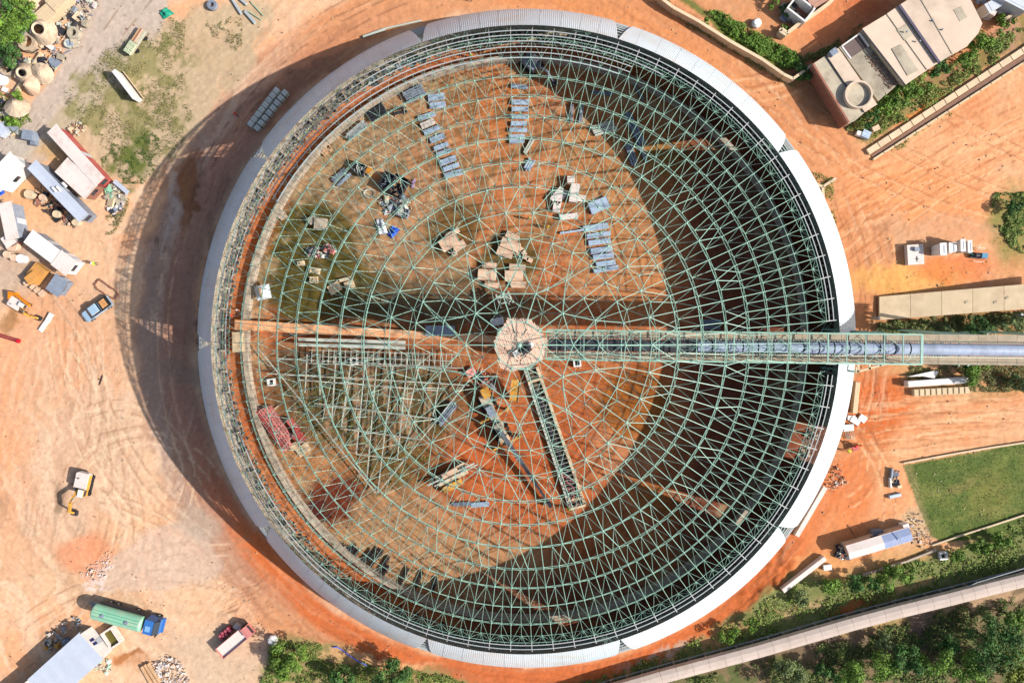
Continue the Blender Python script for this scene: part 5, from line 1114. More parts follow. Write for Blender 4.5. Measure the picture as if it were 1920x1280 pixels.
scrap('broken brick rubble spilled at the foot of the white ring, right side', [(1555, 885), (1575, 868), (1590, 905), (1562, 925), (1545, 915)], 150, [c_brick, c_roof, c_ply, c_tan], .25, 13, (.08, .3), 'rubble_heap', 'rubble')
scrap('pale rubble bits on the pale pad left of the haul road', [(150, 1075), (205, 1032), (212, 1060), (190, 1095)], 150, [c_roof, c_roof, c_ply], .08, 14, (.08, .25), 'rubble_scatter', 'rubble')
scrap('light scrap beside the grey bridge building at the top right edge', [(1825, -5), (1850, -5), (1858, 30), (1840, 32)], 30, [c_roof, c_bluedk, c_white], .6, 15)
scrap('grey and white scrap heap in the top right corner', [(1864, -5), (1915, -5), (1915, 15), (1875, 28), (1866, 14)], 90, [c_white, c_bluedk, c_roofg, c_dark], 1.0, 16, (.3, 1.2))
scrap('dark scrap, rods and a pump left of the corrugated shed, lower right', [(1568, 1022), (1588, 1018), (1590, 1046), (1572, 1046)], 50, [c_dark, c_brick, c_gal2], .6, 17, (.3, 1.2))
scrap('metal benches and boards by the left edge of the grass field', [(1668, 880), (1680, 876), (1698, 902), (1694, 915), (1670, 905)], 14, [c_bluedk, c_tan, c_dark], .2, 18, (.3, 1.0))
scrap('stones and bricks scattered along the upper grass field corner', [(1700, 960), (1725, 960), (1750, 1010), (1735, 1035), (1705, 1010)], 120, [c_tan, c_roof], .2, 19, (.1, .35), 'stone_scatter', 'stones')
scrap('bent pink and grey reinforcement lying in the puddle inside the dome', [(575, 470), (620, 455), (630, 470), (600, 485), (578, 480)], 80, [c_pink, c_gal2, c_dark], .4, 20, (.3, 1.0))
scrap('tangled grey-green steel scrap between the dark bins and the tarpaulins', [(715, 370), (775, 368), (770, 400), (735, 405), (712, 385)], 110, [c_gal2, c_bluedk, c_tan, c_dark, c_brick], .4, 21, (.3, 1.1))
scrap('blue-white and pink machine parts at the lower tower foot, left', [(880, 690), (925, 700), (930, 730), (895, 730)], 60, [c_pink, c_gal2, c_dark], .6, 22, (.3, 1.4))
scrap('rubble and boards on the ground between wall and cladding, top left', [(690, 150), (760, 110), (800, 100), (800, 115), (740, 140), (700, 165)], 60, [c_bluedk, c_dark, c_gal2], .4, 23, (.3, 1.2))
scrap('scattered stones and scrap under the purlins at the dome top', [(840, 75), (960, 65), (1000, 68), (1000, 80), (900, 88)], 60, [c_gal2, c_tan, c_dark], .4, 24, (.2, .9))
# ground debris ring under the cladding foot
m = MB(); rr = random.Random(77); m2 = MB()
for k in range(2600):
    a = R_(rr.uniform(0, 360)); r = rr.uniform(47.6, 49.4); s_ = rr.uniform(.08, .4); (m if k % 2 else m2).box((r*math.cos(a), r*math.sin(a), s_*.2), (s_, s_*rr.uniform(.4, 1), s_*.6), rr.uniform(0, 3))
tag(link('rubble_strip', m.mesh('rubble_strip', c_slab2)), 'grey rubble strip along the inside foot of the dome cladding', 'rubble', kind='stuff'); tag(link('rubble_strip', m2.mesh('rubble_strip', c_dark)), 'dark stones mixed through the rubble strip inside the cladding foot', 'rubble', kind='stuff')
m = MB()
for k in range(90):
    a = R_(4*k+2); m.box((48.6*math.cos(a), 48.6*math.sin(a), .8), (.5, .35, 1.6), a)
tag(link('bearing_pedestals', m.mesh('bearing_pedestals', c_conc), dome), kind='stuff')
# precast rings and cones
def precast(px, prof, label, cat='precast ring', n_=10, mt=None, tilt=None, name='precast_ring', smooth=False):
    t = thing(name, label, cat, W(*px, 0)); o2 = part(t, 'shell', MB().lathe(prof, n_, closed=True), mt or mat('aged_precast', (206, 184, 158), .9, 0, .2, 1.2, .3, dirt=(150, 126, 104), dscale=.7, damt=.8), smooth=smooth)
    if tilt: o2.rotation_euler = tilt; o2.location.z = .8
    return t
precast((60, 84), [(.95, 0), (1.5, 0), (1.5, 1.3), (.95, 1.3)], 'ten-sided concrete ring with weeds growing inside, left yard')
precast((23, 131), [(.95, 0), (1.35, 0), (1.35, 1.2), (.95, 1.2)], 'round concrete ring left of the long cream beam', n_=20)
precast((90, 64), [(.75, 1.6), (2.0, 0), (2.15, .1), (1.0, 1.8)], 'wide concrete cone with a round dark hole on top', 'precast cone', 18, tilt=(.15, .1, 0), name='precast_cone')
precast((57, 143), [(.55, 1.5), (1.6, 0), (1.75, .1), (.8, 1.7)], 'orange-brown concrete cone with a slanted hole, next to the long cream beam', 'precast cone', 18, tilt=(.2, .2, 0), name='precast_cone')
precast((86, 142), [(.05, 1.4), (1.6, 0), (1.7, .1), (.15, 1.6)], 'closed pale cone tipped towards the yard road', 'precast cone', 12, tilt=(.3, .3, 0), name='precast_cone')
precast((67, 163), [(.05, 1.3), (1.6, 0), (1.7, .1), (.15, 1.5)], 'pinkish closed cone just below the slanted-hole cone', 'precast cone', 12, mt=c_ply, tilt=(.3, -.2, 0), name='precast_cone')
precast((40, 205), [(.05, 1.5), (1.8, 0), (1.9, .1), (.15, 1.7)], 'pale tipped cone standing alone at the lower left of the yard', 'precast cone', 12, tilt=(-.3, .3, 0), name='precast_cone')
precast((82, 12), [(1.7, 1.0), (1.85, 1.0), (.6, 0), (.5, .1)], 'wide open steel hopper with radial ribs at the top left', 'hopper', 24, mt=c_ply, name='open_hopper')
precast((5, 150), [(.05, .8), (1.1, .6), (1.1, 0), (.05, .1)], 'white round tank at the far left edge', 'tank', 20, mt=c_white, name='round_tank')
precast((400, 12), [(.38, 0), (.78, 0), (.85, .3), (.78, .6), (.38, .6)], 'blue-grey tyre lying flat on the orange sand, top left', 'tyre', 24, mt=c_bluedk, name='tyre')
precast((132, 84), [(.3, 0), (.7, 0), (.7, .6), (.55, .6), (.3, .5)], 'round valve wheel lying on the scrap beside the yard road', 'wheel', 18, mt=c_gal2, name='valve_wheel')
precast((144, 66), [(.55, 0), (1.0, 0), (1.0, 1.0), (.55, 1.0)], 'grey steel ring at the right edge of the scrap', 'steel ring', 16, mt=c_slab2, name='steel_ring')
precast((513, 1197), [(.05, .8), (.6, .75), (.8, .6), (.8, 0), (.05, 0)], 'small white round tank beside the bush at the bottom', 'tank', 20, mt=c_white, name='round_tank')
precast((1417, 46), [(.05, .9), (.5, .85), (.72, .6), (.72, 0), (.05, 0)], 'white round tank standing alone on orange ground, top right', 'tank', 20, mt=c_white, name='round_tank')
slabs((52, 32), [(16, 4, 40, 18, 30, 0, 1.6)], 'dark blue-grey container box among the trees, top left', 'container', 'steel_container', c_bluedk)
slabs((50, 60), [(0, 0, 22, 18, 20, 0, 1.4)], 'dark container half hidden by the top left trees', 'container', 'steel_container', c_bluedk)
slabs((100, 34), [(0, 0, 42, 26, -40, .2, 1.6)], 'large beige panel box below the topmost beige panel', 'panel box', 'panel_box', c_tan)
slabs((124, 8), [(0, 0, 42, 28, -45, .2, 1.8)], 'topmost beige panel box at the upper edge of the yard', 'panel box', 'panel_box', c_tan)
slabs((10, 246), [(0, 0, 22, 18, 50, 0, 1.2)], 'pale blue cabin roof at the left edge above the yard road', 'cabin', 'small_cabin', c_roofb)
slabs((64, 258), [(0, 0, 20, 18, 10, 0, 1.6), (4, 12, 10, 8, 0, 0, .8)], 'blue-grey covered machine at the end of the yard road', 'covered machine', 'covered_machine', c_bluedk)
def long_beam(p0, p1, wd, h, label, mt, name='precast_beam', cat='beam', z=0, n_=1):
    a = W(*p0, h+z); b = W(*p1, h+z); c = (a+b)/2; L = (b-a).length; t = thing(name, label, cat, (c.x, c.y, z), math.atan2(b.y-a.y, b.x-a.x)); w_ = wd*mpp(h)
    for k in range(n_):
        x0 = -L/2+L*k/n_; x1 = x0+L/n_-(.05 if n_ > 1 else 0)
        m = MB(); m.add([(x0, -w_/2, 0), (x1, -w_/2, 0), (x1, w_/2, 0), (x0, w_/2, 0), (x0, -w_/2, h-.05), (x1, -w_/2, h-.05), (x1, w_/2, h-.05), (x0, w_/2, h-.05), (x0+.05, -w_/2+.05, h), (x1-.05, -w_/2+.05, h), (x1-.05, w_/2-.05, h), (x0+.05, w_/2-.05, h)],
            [(3, 2, 1, 0), (8, 9, 10, 11), (0, 1, 5, 4), (1, 2, 6, 5), (2, 3, 7, 6), (3, 0, 4, 7), (4, 5, 9, 8), (5, 6, 10, 9), (6, 7, 11, 10), (7, 4, 8, 11)])
        part(t, 'beam_length' if n_ == 1 else 'slab', m, mt)
    return t, L, w_
long_beam((76, 98), (22, 180), 5, .8, 'long slender cream beam lying across the precast scrap, top left', c_tan)
t, L, w_ = long_beam((212, 132), (250, 182), 8, 2.2, 'tall white wall panel standing on edge with a long shadow, upper left', c_white, 'wall_panel', 'wall panel'); part(t, 'back_rail', MB().beam((-L/2, .75, .4), (L/2, .75, .4), .06, .5), c_tan)
rz = ang((268, 52), (238, 98)); t = thing('loaded_trailer', 'pale trailer loaded with planks and boxes on the dry grass', 'trailer', W(254, 76, 1), rz); t.location.z = 0; part(t, 'bed', MB().box((0, 0, .8), (4.6, 1.5, .15)), c_slab2)
for k in range(5): part(t, 'plank', MB().box((-.9, -.55+k*.27, .95), (2.4, .2, .12)), [c_timber, c_brick, c_ply, c_tan, c_gal2][k])
for k in range(3): part(t, 'crate', crate_mb(.62, 1.2, .35), mat('pale_green_box', (206, 214, 180), .7, 0, .15, 1, .1), loc=(.75+k*.68, 0, .88))
for x in (-1.2, 1.2):
    for y in (-.75, .75): part(t, 'wheel', wheel_mb(.35, .2), c_black, loc=(x, y, .35))
for i, (a, b, w_, lb) in enumerate([((432, -6), (452, 26), 5, 'long grey channel at the top edge, left one of three'), ((448, -4), (462, 8), 5, 'short grey channel at the top edge, middle one of three'), ((458, 20), (478, 43), 6, 'wide grey channel at the top edge, lowest one of three')]): long_beam(a, b, w_, .3, lb, c_galv, 'steel_channel', 'channel')
for i, (a, b, lb) in enumerate([((470, 4), (494, 30), 'thin green pipe near the top edge, upper one of two'), ((466, 22), (490, 38), 'thin green pipe near the top edge, lower one of two')]): p = W(*a, .1); q = W(*b, .1); solo('steel_pipe', lb, 'pipe', MB().bar((0, 0, .1), q-p+Vector((0, 0, .1)), .12, 8), c_mint, a)
long_beam((680, 69), (722, 54), 4.5, .4, 'slim pale beam in the shade of the dome, lower half of a bent pair', c_gal2); long_beam((722, 53), (790, 38), 2.5, .3, 'thinner pale rail continuing up from the slim pale beam', c_gal2, 'steel_rail', 'rail')
t = thing('open_water_tank', 'white concrete tank open on top with green-brown water beside the tanker', 'water tank', W(208, 1196, 1.0), ang((194, 1184), (214, 1214))); t.location.z = 0
for q, dd in (((1.4, 0), (.3, 2.2)), ((-1.4, 0), (.3, 2.2)), ((0, .95), (2.5, .3)), ((0, -.95), (2.5, .3))): part(t, 'tank_wall', MB().box((q[0], q[1], .55), (dd[0], dd[1], 1.1)), c_roof)
part(t, 'water', MB().box((0, 0, .35), (2.49, 1.59, .5)), c_mud)
t = thing('brick_outline', 'loose rounded outline of red bricks on the sand above the pickup', 'brick line', W(201, 543, 0)); o = W(201, 543, 0); pts = []
loop = [(184, 526), (178, 533), (183, 542), (196, 551), (208, 558), (216, 560), (222, 552), (217, 544), (205, 537), (193, 528), (188, 524), (184, 526)]; bm_ = MB().box((0, 0, .1), (.26, .14, .18)).mesh('brick', c_brick); rr = random.Random(8)
for a, b in zip(loop[:-1], loop[1:]):
    n_ = max(2, int(math.dist(a, b)/2.2))
    for k in range(n_): p = W(a[0]+(b[0]-a[0])*k/n_+rr.uniform(-.8, .8), a[1]+(b[1]-a[1])*k/n_+rr.uniform(-.8, .8), 0)-o; link('brick', bm_, t, p, rr.uniform(0, 3))
for k, (p0, p1) in enumerate([((264, 1250), (284, 1286)), ((270, 1246), (292, 1282)), ((276, 1244), (299, 1280))]): long_beam(p0, p1, 4.5, .5, 'timber plank stacked at the bottom edge, %s of three' % ['left', 'middle', 'right'][k], c_timber, 'timber_plank', 'plank')
solo('small_hose', 'blue hose snaking over the ground at the bottom of the photo', 'hose', MB().tube([W(x, y, .08)-W(655, 1228, 0) for x, y in [(624, 1213), (632, 1212), (640, 1217), (650, 1224), (660, 1231), (672, 1239), (688, 1247)]], .2), mat('hose_blue', (120, 124, 214), .5, 0, .1, 1, 0), (655, 1228))
slabs((88, 602), [(-4, 8, 26, 8, -55, 0, .3), (6, -6, 20, 8, -60, 0, .4)], 'pale broken rubble strip at the nose of the far left excavator', 'rubble strip', 'rubble_slab', c_white)
tarp((4, 362), [(-10, 352), (4, 350), (10, 362), (-4, 370)], c_tarpb, 'bright blue sheet at the left edge below the wide white roof', .3, 8)
m = MB(); o = W(210, 355, 0); t = thing('sheet_lean_to', 'narrow blue-white corrugated sheet leaning by the grass at the red cabin end', 'sheet', W(226, 350, 1.2), ang((212, 338), (240, 362))); t.location.z = 0
for k in range(6): part(t, 'sheet', MB().box((-1.2+k*.5, 0, 1.1-.02*k), (.47, .7, .05)), c_roofb)
# bird above the sand
t = thing('bird', 'dark brown kite gliding over the sand left of the dome', 'bird', W(189, 712, 28), R_(-20))
m = MB().lathe([(0, -.28), (.05, -.2), (.075, 0), (.05, .18), (.03, .26), (0, .3)], 8)
ob = part(t, 'body', m, mat('bird_brown', (70, 48, 44), .8, 0, .2, 6, 0), smooth=True); ob.rotation_euler = (0, R_(90), 0)
for s_ in (-1, 1): part(t, 'wing', MB().add([(.1, s_*.03, .03), (.16, s_*.35, .07), (.02, s_*.72, .05), (-.1, s_*.62, .05), (-.1, s_*.3, .06), (-.12, s_*.03, .03), (.1, s_*.03, .0), (.16, s_*.35, .045), (.02, s_*.72, .04), (-.1, s_*.62, .04), (-.1, s_*.3, .045), (-.12, s_*.03, 0)], [(0, 1, 4, 5), (1, 2, 3, 4), (6, 11, 10, 7), (7, 10, 9, 8), (0, 6, 7, 1), (1, 7, 8, 2)]), MATS['bird_brown'])
part(t, 'tail', MB().add([(-.2, .03, .02), (-.2, -.03, .02), (-.42, -.1, .01), (-.42, .1, .01)], [(0, 1, 2, 3)]), MATS['bird_brown'])
# ------------------------------------------------------------------ right side: buildings, walls, beams
t = thing('process_building', 'large flat concrete-roofed building with stepped roof slabs and a round roof tank, top right', 'building', W(1690, 110, 0)); o = W(1690, 110, 0)
def roof_poly(nm, pts, z, mt, z0=0, drop=.35, wall=True):
    P = [W(x, y, z)-o for x, y in pts]; part(t, nm, MB().prism([(p.x, p.y) for p in P], z-drop, z), mt)
    if wall:
        c = sum(P, Vector())/len(P); Q = [c+(p-c)*.985 for p in P]; part(t, 'wall', MB().prism([(p.x, p.y) for p in Q], z0, z-drop-.003), c_brick if nm == 'brick_edged_roof' else c_beigewall)
roof_poly('brick_edged_roof', [(1523, 121), (1547, 105), (1620, 212), (1604, 226), (1590, 232)], 3, c_slab2)
roof_poly('roof_slab', [(1549, 104), (1572, 90), (1645, 196), (1621, 211)], 3.1, c_slab)
roof_poly('roof_slab', [(1573, 89), (1628, 52), (1640, 62), (1660, 178), (1647, 190)], 2.9, c_slab2)
roof_poly('roof_slab', [(1629, 100), (1645, 92), (1692, 150), (1662, 178)], 2.8, c_slab2)
roof_poly('roof_slab', [(1617, 54), (1662, 27), (1738, 132), (1698, 159)], 4, c_slab)
roof_poly('roof_slab', [(1663, 26), (1685, 11), (1760, 118), (1739, 131)], 4.05, c_slab)
roof_poly('roof_slab', [(1688, 9), (1720, -12), (1785, 102), (1762, 117)], 4.4, c_slab)
roof_poly('roof_slab', [(1721, -13), (1790, -60), (1842, 44), (1835, 62), (1812, 88), (1786, 101)], 4.3, c_slab)
def rline(a, b, z, w_, mt, nm='parapet', h=.35):
    p = W(*a, z)-o; q = W(*b, z)-o; part(t, nm, MB().beam(p+Vector((0, 0, h/2)), q+Vector((0, 0, h/2)), w_, h), mt)
rline((1548, 104), (1620, 211), 3.1, .12, c_dark, h=.1); rline((1523, 121), (1590, 231), 3, .3, c_brick)
rline((1616, 56), (1697, 160), 4, .18, c_dark, 'roof_joint', .1); rline((1686, 10), (1761, 118), 4.35, .35, mat('joint_dark', (96, 88, 110), .8, 0, .1, 1, 0), 'roof_gutter', .12); rline((1720, -12), (1785, 101), 4.4, .12, c_slab2, 'roof_joint', .08); rline((1663, 27), (1738, 131), 4.05, .1, c_slab2, 'roof_joint', .06)  # dark strip filling the joint between two roof slabs
for a, b in (((1577, 88), (1611, 64)), ((1611, 64), (1628, 88)), ((1577, 88), (1594, 111))): rline(a, b, 3.15, .2, c_white, 'pit_frame', .3)
P = [W(x, y, 3.0)-o for x, y in ((1579, 88), (1610, 66), (1626, 88), (1595, 109))]; part(t, 'roof_pit', MB().prism([(p.x, p.y) for p in P], 2.93, 3.01), mat('pit_brown', (112, 96, 92), .9, 0, .1, .6, .1))
p = W(1562, 99, 3.4)-o; part(t, 'air_unit', MB().box((p.x, p.y, 3.45), (1.1, .9, .7), R_(35)).cyl((p.x, p.y, 3.82), .35, .05, 12), c_bluedk)
p = W(1609, 178, 3.5)-o; part(t, 'roof_tank_ring', MB().lathe([(1.85, 3.05), (2.1, 3.05), (2.1, 3.8), (1.85, 3.8)], 32, (p.x, p.y, 0), closed=True), c_slab); part(t, 'roof_tank_floor', MB().cyl((p.x, p.y, 3.17), 1.86, .1, 32), c_slab2)
for pts_ in (((1672, 92), (1690, 84), (1722, 132), (1702, 142)), ((1682, 56), (1698, 46), (1712, 66), (1696, 76)), ((1786, 20), (1800, 14), (1812, 34), (1798, 42))):
    P = [W(x, y, 4.1)-o for x, y in pts_]; part(t, 'roof_patch', MB().prism([(p.x, p.y) for p in P], 4.0 if pts_[0][0] < 1750 else 4.25, 4.1 if pts_[0][0] < 1750 else 4.34), c_slab2)
m = MB(); rr = random.Random(3)
for k in range(420):
    u, w_ = rr.random(), rr.random(); x = 1634+u*48+(w_-.5)*26; y = 98+u*62-(w_-.5)*18; q = W(x, y, 2.9)-o; s_ = rr.uniform(.06, .2); m.box((q.x, q.y, 2.9+s_*.3), (s_, s_*.8, s_*.6), rr.uniform(0, 3))
part(t, 'roof_gravel', m, mat('brown_gravel', (150, 120, 102), .9, 0, .3, 3, 0), kind='stuff')
for a in ((1748, 40), (1700, 60), (1724, 78), (1766, 56)): q = W(*a, 4.4)-o; part(t, 'roof_vent', MB().cyl((q.x, q.y, 4.52), .12, .35, 8), c_bluedk)
slabs((1885, 20), [(-6, -2, 50, 22, 28, 0, 3.2), (-40, 2, 18, 30, 60, 0, 2.4)], 'white and grey plant housing with clutter in the top right corner', 'plant housing', 'plant_housing', c_roofg)
slabs((1850, 30), [(0, 0, 14, 10, 30, 0, 1.4)], 'small pale box between the big building and the corner housing', 'box', 'equipment_box', c_roof)
def wall_line(name, label, cat, pts, th, h, mt, seg=3.0, z0=-.2, group=None):
    o = W(*pts[0], 0); t = thing(name, label, cat, o, 0, group)
    for a, b in zip(pts[:-1], pts[1:]):
        p = W(*a, h)-o; q = W(*b, h)-o; p.z = q.z = (h+z0)/2; L = (q-p).length; n_ = max(1, int(L/seg))
        for k in range(n_):
            u = p.lerp(q, k/n_); v_ = p.lerp(q, (k+1)/n_); d = (v_-u).normalized()*.02; part(t, 'wall_bay', MB().beam(u+d, v_-d, th, h-z0).beam(u+Vector((0, 0, (h-z0)/2+.04)), v_+Vector((0, 0, (h-z0)/2+.04))-d, th+.1, .07), mt)
    return t
wall_line('boundary_wall', 'long cream boundary wall between the haul road and the planted strip, top right', 'wall', [(1236, -6), (1262, 14), (1310, 40), (1370, 78), (1430, 112), (1470, 140), (1487, 148)], .35, 1.6, c_beigewall)
wall_line('boundary_wall', 'short cream wall joining the boundary wall to the big roofed building', 'wall', [(1487, 148), (1505, 135), (1523, 122)], .3, 1.6, c_beigewall)
wall_line('boundary_wall', 'cream wall beside the small ruined building, top edge right of centre', 'wall', [(1474, 66), (1462, 58), (1466, 54), (1476, 62), (1496, 46), (1530, 24), (1562, 0)], .35, 1.5, c_beigewall, 2.5)
wall_line('boundary_wall', 'thin cream wall right of the big building along the bushes', 'wall', [(1880, 40), (1905, 22), (1930, 4)], .3, 1.4, c_beigewall)
t = thing('ruined_hut', 'small ruined grey hut with open white frame near the top edge', 'hut', W(1492, 28, 0), R_(-38)); part(t, 'wall', MB().box((0, 1.2, 1.1), (3.6, .25, 2.2)).box((0, -1.2, 1.1), (3.6, .25, 2.2)).box((1.7, 0, 1.1), (.25, 2.15, 2.2)).box((-1.7, 0, 1.1), (.25, 2.15, 2.2)), c_white); part(t, 'floor', MB().box((0, 0, .1), (3.1, 2.1, .15)), c_brick)
scrap('dark netting and rubble against the small ruined hut', [(1462, 10), (1490, 8), (1500, 40), (1480, 50), (1466, 36)], 60, [c_bluedk, c_dark, c_slab2], .9, 30, (.4, 1.2)); slabs((1525, 8), [(0, 0, 40, 22, -30, 0, 2.2)], 'brown flat roof cut by the top edge beside the ruined hut', 'roofed store', 'roofed_store', mat('brown_roof', (196, 150, 130), .9, 0, .15, .8, .2)); slabs((1540, -2), [(4, 0, 22, 14, -35, 0, 2.6)], 'white roof corner at the top edge right of the brown roof', 'roofed store', 'roofed_store', c_roofb)
# drain channel
t = thing('drain_channel', 'straight concrete drain with a wide cream edge running up to the right edge', 'drain', W(1775, 195, 0)); o = W(1775, 195, 0)
for k in range(16):
    u0, u1 = k/16, (k+1)/16-.004; L_ = lambda a, b, u: (a[0]+(b[0]-a[0])*u, a[1]+(b[1]-a[1])*u)
    for a, b, w_, h, mt, nm in (((1628, 285), (1960, 68), .95, .35, c_beigewall, 'edge_slab'), ((1638, 299), (1960, 92), .3, .3, c_tan, 'kerb')):
        p = W(*L_(a, b, u0), h)-o; q = W(*L_(a, b, u1), h)-o; p.z = q.z = h/2-.1; part(t, nm, MB().beam(p, q, w_, h+.2), mt)
P = [W(x, y, .03)-o for x, y in ((1633, 291), (1960, 76), (1960, 90), (1637, 297))]; part(t, 'channel_bed', MB().prism([(p.x, p.y) for p in P], -.1, .02), mat('drain_bed', (140, 106, 88), .9, 0, .15, 1, .2))
t = thing('forked_footing', 'low Y-shaped cream kerb touching the right side of the white ring', 'kerb', W(1543, 345, 0)); o = W(1543, 345, 0)
for a, b in (((1523, 342), (1543, 350)), ((1543, 350), (1568, 334)), ((1543, 350), (1545, 395)), ((1545, 395), (1562, 405))): p = W(*a, .3)-o; q = W(*b, .3)-o; p.z = q.z = .15; part(t, 'kerb_arm', MB().beam(p, q, .42, .35), c_beigewall)
slabs((1622, 256), [(-15, -4, 8, 8, 20, 0, .7)], 'small white box below the bushes of the big building', 'box', 'small_box', c_white); slabs((1620, 254), [(0, 0, 15, 13, 25, 0, .8)], 'pale blue corrugated box below the bushes of the big building', 'box', 'small_box', c_blue); slabs((1638, 243), [(0, 0, 13, 9, -25, 0, .8)], 'brownish box with dark gap right of the pale blue box', 'box', 'small_box', c_ply)
# equipment slab, three white hoppers
t = thing('equipment_slab', 'pale concrete slab box with a small blue pump on top, right side', 'slab', W(1717, 477, .9), R_(4)); t.location.z = 0
for j in range(7): part(t, 'slab_plank', MB().box((0, -1.35+j*.45, .45), (2.5, .43, .9)), c_roof)
part(t, 'pump', MB().cyl((.0, .8, 1.1), .35, .4, 14).box((.35, .7, 1.05), (.3, .4, .3)), c_bluedk); part(t, 'cross_mark', MB().box((.15, -.7, .93), (.12, .8, .05)).box((.15, -.7, .95), (.5, .12, .05)), c_dark); part(t, 'edge_rail', MB().box((1.3, 0, .5), (.1, 3.1, .3)), c_tan)
for i, (x, y, w_, h_, lb) in enumerate([(1769, 467, 12, 22, 'white hopper with tilted lid, left one of four beside the blue pump'), (1787, 465, 14, 20, 'white wedge-topped hopper, second from the left of four'), (1806, 460, 9, 22, 'white hopper with dark slots, third from the left of four'), (1819, 462, 8, 22, 'narrow white hopper nearest the blue pump, rightmost of four')]):
    t = thing('white_hopper', lb, 'hopper', W(x, y, 2.6), .05, 'white hoppers in a row'); t.location.z = 0; a_, b_ = w_*mpp(2.6)/2, h_*mpp(2.6)/2
    part(t, 'body', MB().add([(-a_*.7, -b_*.8, 0), (a_*.7, -b_*.8, 0), (a_*.7, b_*.8, 0), (-a_*.7, b_*.8, 0), (-a_, -b_, 2.6), (a_, -b_*(.5 if i == 1 else 1), 2.6), (a_, b_*(.5 if i == 1 else 1), 2.6), (-a_, b_, 2.6)], [(4, 5, 6, 7), (0, 1, 5, 4), (1, 2, 6, 5), (2, 3, 7, 6), (3, 0, 4, 7)]), c_white)
    part(t, 'slot', MB().box((a_*.2, 0, 2.6), (a_*.3, b_*1.3, .04)), c_bluedk); part(t, 'rim', MB().box((0, b_, 2.5), (a_*2, .08, .25)).box((0, -b_*(.7 if i == 1 else 1), 2.5), (a_*1.6, .08, .25)), c_white)
t = thing('pump_set', 'dark pump with a blue housing and hoses right of the white hoppers', 'pump', W(1834, 480, 0), -.1); part(t, 'housing', MB().box((.4, 0, .6), (.9, .8, .9)), mat('teal_steel', (70, 140, 176), .4, 0, .1, 1, 0)); part(t, 'motor', MB().cyl((-.4, 0, .6), .35, .9, 12, 'X').box((-.6, 0, .2), (1.6, .9, .3)), c_dark); part(t, 'hose', MB().tube([(-.8, 0, .4), (-2.0, .4, .15), (-3.6, .7, .1), (-5, .8, .1)], .16), c_mint); part(t, 'rails', MB().box((0, 1.2, .5), (1.4, .08, .08)).box((0, -.9, .2), (1.6, .08, .08)).bar((-.2, .8, .1), (-.5, 1.9, .9), .08), c_gal2)
# wide covered gallery
t = thing('belt_gallery', 'wide flat cream-roofed gallery running to the right edge above the conveyor', 'gallery', W(1785, 566, 0)); o = W(1785, 566, 0); zg = 3.4
nG = 6
gz = lambda u: .45+2.9*u
for k in range(nG):
    u0, u1 = k/nG, (k+1)/nG-.002
    f = lambda u: ((1649+(2000-1649)*u, 556+(526-556)*u), (1649+(2000-1649)*u, 600+(573-600)*u))
    (a, d), (b, c) = f(u0), f(u1); P = [W(*a, gz(u0))-o, W(*b, gz(u1))-o, W(*c, gz(u1))-o, W(*d, gz(u0))-o]; Q = [p-Vector((0, 0, .35)) for p in P]
    part(t, 'roof_slab', MB().add(Q+P, [(4, 7, 6, 5), (0, 1, 2, 3), (0, 4, 5, 1), (1, 5, 6, 2), (2, 6, 7, 3), (3, 7, 4, 0)]), c_tan)
    if k: part(t, 'pier', MB().box(((P[0].x+P[3].x)/2+.3, (P[0].y+P[3].y)/2, (gz(u0)-.5)/2), (.4, 3.2, gz(u0)-.5)), c_conc)
for a in ((1812, 566), (1866, 566), (1888, 558)): zq = gz((a[0]-1649)/351); q = W(*a, zq)-o; part(t, 'roof_patch', MB().box((q.x, q.y, zq+.03), (.5, .3, .03), .6), c_slab2)
m = MB()
for x in (1640, 1905): 
    q = W(x, 596 if x < 1700 else 590, 1)-o; m.box((q.x, q.y, 1.2), (.3, .3, 2.4))
part(t, 'side_posts', m, c_galv, kind='stuff')
# long beams and slabs on the right
long_beam((1703, 720), (1818, 712), 11, 1.3, 'long white roofed beam above the row of pale blocks, right side', c_white, 'white_beam')
t = thing('tilted_sheet', 'tilted white wedge panel above the long white beam', 'panel', W(1735, 703, .8)); o = W(1735, 703, .8); P = [W(x, y, .8)-o for x, y in ((1702, 706), (1752, 695), (1760, 697), (1752, 709), (1730, 705))]; part(t, 'panel', MB().prism([(p.x, p.y) for p in P], -.7, .0), c_white)
for k in range(10):
    t = thing('pale_block', 'pale concrete block below the long white beam, %s from the left' % ['first', 'second', 'third', 'fourth', 'fifth', 'sixth', 'seventh', 'eighth', 'ninth', 'last'][k], 'block', W(1718+k*10.6, 736-k*.55, .7), R_(3), 'pale blocks in a row under the white beam'); t.location.z = 0
    part(t, 'block', MB().box((0, 0, .35), (.74, 1.05, .7)).box((0, 0, .72), (.6, .9, .05)), c_tan); part(t, 'side_strip', MB().box((.41, 0, .3), (.06, 1.05, .55)), c_bluedk)
long_beam((1609, 716), (1603, 775), 9, .9, 'upright-running cream concrete beam just right of the white ring', c_tan); long_beam((1548, 913), (1494, 1005), 9, .9, 'long pale concrete beam hugging the lower right of the ring', c_roof); long_beam((1468, 1108), (1548, 1046), 9, .9, 'pale concrete beam slanting at the edge of the lower right bushes', c_roof)
slabs((1550, 1062), [(0, 0, 15, 10, -8, 0, .4)], 'small white pad beside the slanting concrete beam', 'pad', 'white_pad', c_white)
